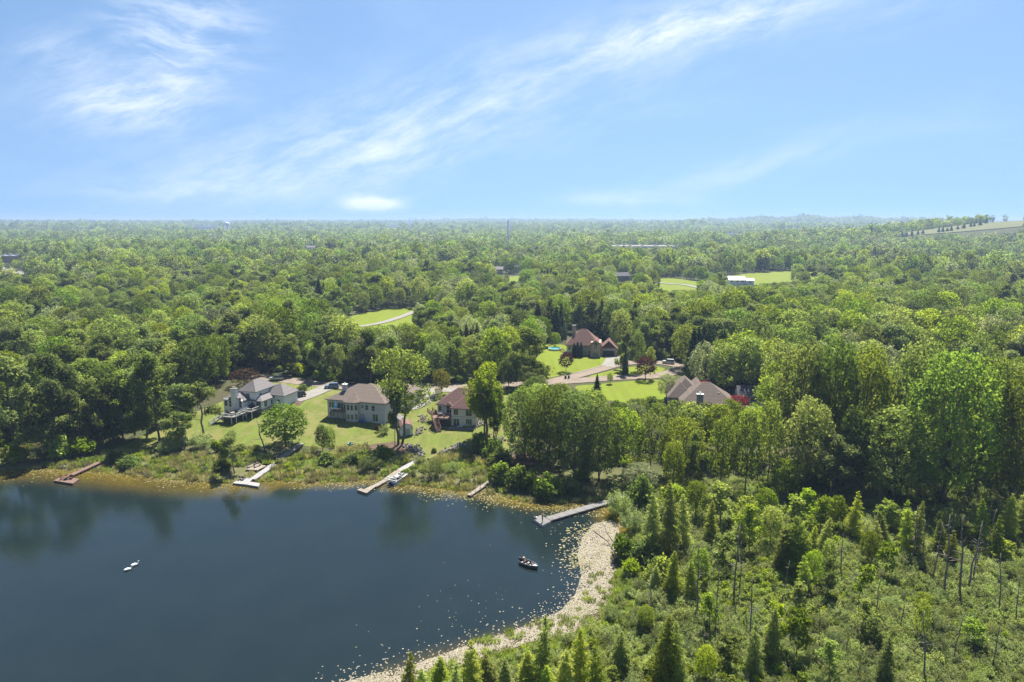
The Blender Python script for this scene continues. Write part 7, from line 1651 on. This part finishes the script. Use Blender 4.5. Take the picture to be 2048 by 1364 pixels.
k = (~taken_mask(rx, ry, .45)) & (g7.uniform(0, 1, len(rx)) < np.clip(.9 - .25 * wav(rx, ry, 18, 3), .25, .95)); rx, ry, d = rx[k], ry[k], d[k]; rz_ = np.maximum(height(rx, ry), -.1); n = len(rx)
fl = wav(rx, ry, 22, 15) + g7.normal(0, .5, n); pz = np.where(d < 2.0, np.where(g7.uniform(0, 1, n) < .55, g7.integers(0, 2, n), g7.integers(2, 4, n)), np.where(fl > .55, g7.integers(4, 7, n), np.where(fl > -.25, g7.integers(2, 4, n), g7.integers(0, 2, n)))); s_ = g7.uniform(.6, 1.3, n) * np.where(d < 1, .8, 1)
scatter('reeds', rs, np.stack([rx, ry, rz_], 1), pz, g7.uniform(0, 6.28, n), np.stack([s_, s_, s_], 1))
# sedge tussocks at the marsh margin and among the scrub
tx, ty = jitter_grid(-22, 135, 70, 155, .95, g7); d = dist_line(SHORE, tx, ty, True); d = np.where(poly_inside(SHORE, tx, ty), -d, d); k = (marsh_mask(tx, ty) > .5) & (d > np.where((ty < 118) & (ty > 92), -4.5, -1.6)) & (g7.uniform(0, 1, len(tx)) < np.where(d < 0, .22 + .5 * (wav(tx, ty, 12, 7) > .5), np.where(d < 7, .8, .6))); tx, ty, d = tx[k], ty[k], d[k]; tz = np.maximum(height(tx, ty), -.08); k = in_frame(tx, ty, tz, 30); tx, ty, tz = tx[k], ty[k], tz[k]; n = len(tx); s_ = g7.uniform(.5, 1.05, n)
scatter('sedge_tussocks', rs[2:4], np.stack([tx, ty, tz], 1), g7.integers(0, 2, n), g7.uniform(0, 6.28, n), np.stack([s_, s_, s_ * .85], 1))

# ---------------------------------------------------------------- lily pads and painted glints
def pad_material():
    m, N, L, out = new_mat('lily_pads_and_glints')
    g = N.new('ShaderNodeNewGeometry'); p = N.new('ShaderNodeBsdfPrincipled'); p.inputs['Roughness'].default_value = .7; p.inputs['Specular IOR Level'].default_value = .2
    a = N.new('ShaderNodeAttribute'); a.attribute_name = 'pale'
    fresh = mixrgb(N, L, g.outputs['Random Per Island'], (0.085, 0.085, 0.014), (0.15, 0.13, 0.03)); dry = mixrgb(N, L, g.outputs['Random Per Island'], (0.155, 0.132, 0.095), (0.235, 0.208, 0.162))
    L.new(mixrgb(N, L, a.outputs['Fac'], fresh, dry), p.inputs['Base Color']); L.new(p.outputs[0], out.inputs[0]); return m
M['pad'] = pad_material()
def pads(cands, prob, rmin, rmax, palev):
    X, Y = cands; d = dist_line(SHORE, X, Y, True); k = poly_inside(SHORE, X, Y) & (g7.uniform(0, 1, len(X)) < prob(X, Y, d)); X, Y = X[k], Y[k]; n = len(X); r = g7.uniform(rmin, rmax, n); return X, Y, r, np.clip(palev + g7.normal(0, .16, n) - .35 * sstep(.2, 1.1, wav(X, Y, 11, 31)), 0, 1)
P_all = []
PADS_R = np.array([flat(*q) for q in ((1186, 1048), (1222, 1040), (1262, 1065), (1258, 1095), (1238, 1150), (1228, 1200), (1180, 1262), (1120, 1276), (1048, 1292), (970, 1322), (900, 1345), (800, 1375), (660, 1372), (760, 1345), (840, 1325), (930, 1292), (1010, 1268), (1065, 1246), (1120, 1222), (1150, 1190), (1163, 1150), (1155, 1110), (1165, 1075))])
cand = jitter_grid(-30, 26, 76, 134, .185, g7)
dl = lambda X, Y: np.where(poly_inside(PADS_R, X, Y), -1, 1) * dist_line(PADS_R, X, Y, True)
P_all.append(pads(cand, lambda X, Y, d: np.where(dl(X, Y) < 0, .90 - .45 * sstep(.35, 1.0, wav(X, Y, 7, 2)) - .3 * sstep(2.2, .5, d), np.exp(-np.maximum(dl(X, Y), 0) / 1.5) * .15) , .085, .15, .92))
cand = jitter_grid(-30, 24, 84, 134, .8, g7)
P_all.append(pads(cand, lambda X, Y, d: np.exp(-np.maximum(dl(X, Y), 0) / 7.0) * .03, .07, .13, .8))
q1 = np.array([flat(*q) for q in ((1125, 1060), (1160, 1042), (1185, 1060), (1165, 1120), (1150, 1150), (1120, 1140), (1118, 1095))])
P_all.append(pads(jitter_grid(3, 18, 108, 134, .62, g7), lambda X, Y, d: np.where(poly_inside(q1, X, Y), .42, 0), .18, .30, .45))
# yellow pads along the far shore
P_all.append(pads(jitter_grid(-180, 24, 136, 176, .46, g7), lambda X, Y, d: np.exp(-(d / np.clip(4.2 + 2.4 * wav(X, Y, 30, 6), 1.2, 9)) ** 2) * np.clip(.66 + .3 * wav(X, Y, 14, 11), .1, .95), .12, .23, .22))
# sun glints painted as small pale flecks on the water below the fishing boat
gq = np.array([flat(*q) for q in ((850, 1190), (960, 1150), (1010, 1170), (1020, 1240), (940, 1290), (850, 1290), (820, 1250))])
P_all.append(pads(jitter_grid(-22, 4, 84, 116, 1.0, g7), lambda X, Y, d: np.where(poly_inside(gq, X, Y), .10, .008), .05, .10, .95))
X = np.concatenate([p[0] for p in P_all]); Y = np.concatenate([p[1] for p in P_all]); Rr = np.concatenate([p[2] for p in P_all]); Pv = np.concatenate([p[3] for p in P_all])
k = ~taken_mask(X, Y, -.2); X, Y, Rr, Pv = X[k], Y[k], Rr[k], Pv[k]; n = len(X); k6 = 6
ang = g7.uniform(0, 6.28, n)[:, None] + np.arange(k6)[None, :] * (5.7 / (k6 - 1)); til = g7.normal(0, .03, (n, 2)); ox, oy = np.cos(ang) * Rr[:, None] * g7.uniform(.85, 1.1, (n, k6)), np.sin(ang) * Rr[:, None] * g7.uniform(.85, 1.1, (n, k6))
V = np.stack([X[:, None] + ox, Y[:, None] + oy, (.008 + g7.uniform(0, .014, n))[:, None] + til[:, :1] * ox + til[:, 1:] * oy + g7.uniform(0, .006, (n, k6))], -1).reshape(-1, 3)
lm = np_mesh('lily_pads_and_glints', V, np.arange(n * k6).reshape(n, k6), M['pad']); pa_ = lm.attributes.new('pale', 'FLOAT', 'POINT'); pa_.data.foreach_set('value', np.repeat(Pv, k6).astype(np.float32)); tag(link('lily_pads_and_glints', lm), kind='stuff')
# fallen branches lying among the pads
for n_, (pts, lb) in enumerate((([(1187, 1061), (1215, 1082), (1232, 1110), (1236, 1130)], 'long dark fallen branch lying in the pads near the long dock'), ([(1236, 1085), (1222, 1092), (1205, 1088)], 'short dark branch lying across the pads at the right shore'), ([(1228, 1085), (1215, 1066), (1208, 1050)], 'thin forked branch in the pads just below the long dock'))):
    q = [Vector((*flat(*p, .12), .12)) for p in pts]; o_ = q[0]; r = empty('fallen_branch', (o_.x, o_.y, 0), 0, lb, 'branch')
    MB().tube([p - Vector((o_.x, o_.y, 0)) for p in q], lerp_r(.09, .03, len(q) - 1), 5).build('stem', M['snag'], r)
    tw = MB()
    for p in q[1:]:
        for _ in range(3): a = random.uniform(0, 6.28); b = p - Vector((o_.x, o_.y, 0)); tw.tube([b, b + Vector((math.cos(a), math.sin(a), random.uniform(0, .3))) * random.uniform(.5, 1.4)], [.03, .01], 4)
    tw.build('twig', M['snag'], r)['kind'] = 'stuff'

# ---------------------------------------------------------------- air
hm, N, L, out = new_mat('haze_air'); pv = N.new('ShaderNodeVolumePrincipled'); pv.inputs['Color'].default_value = (0.36, 0.49, 0.72, 1); pv.inputs['Density'].default_value = HAZE; pv.inputs['Anisotropy'].default_value = 0.25
L.new(pv.outputs[0], out.inputs['Volume'])
ztop = max(float(GZ.max()) + 22, CAM_H + 12)
tag(MB().box(-13900, 13900, -1700, 14200, -2.3, ztop).build('haze', hm), kind='stuff')
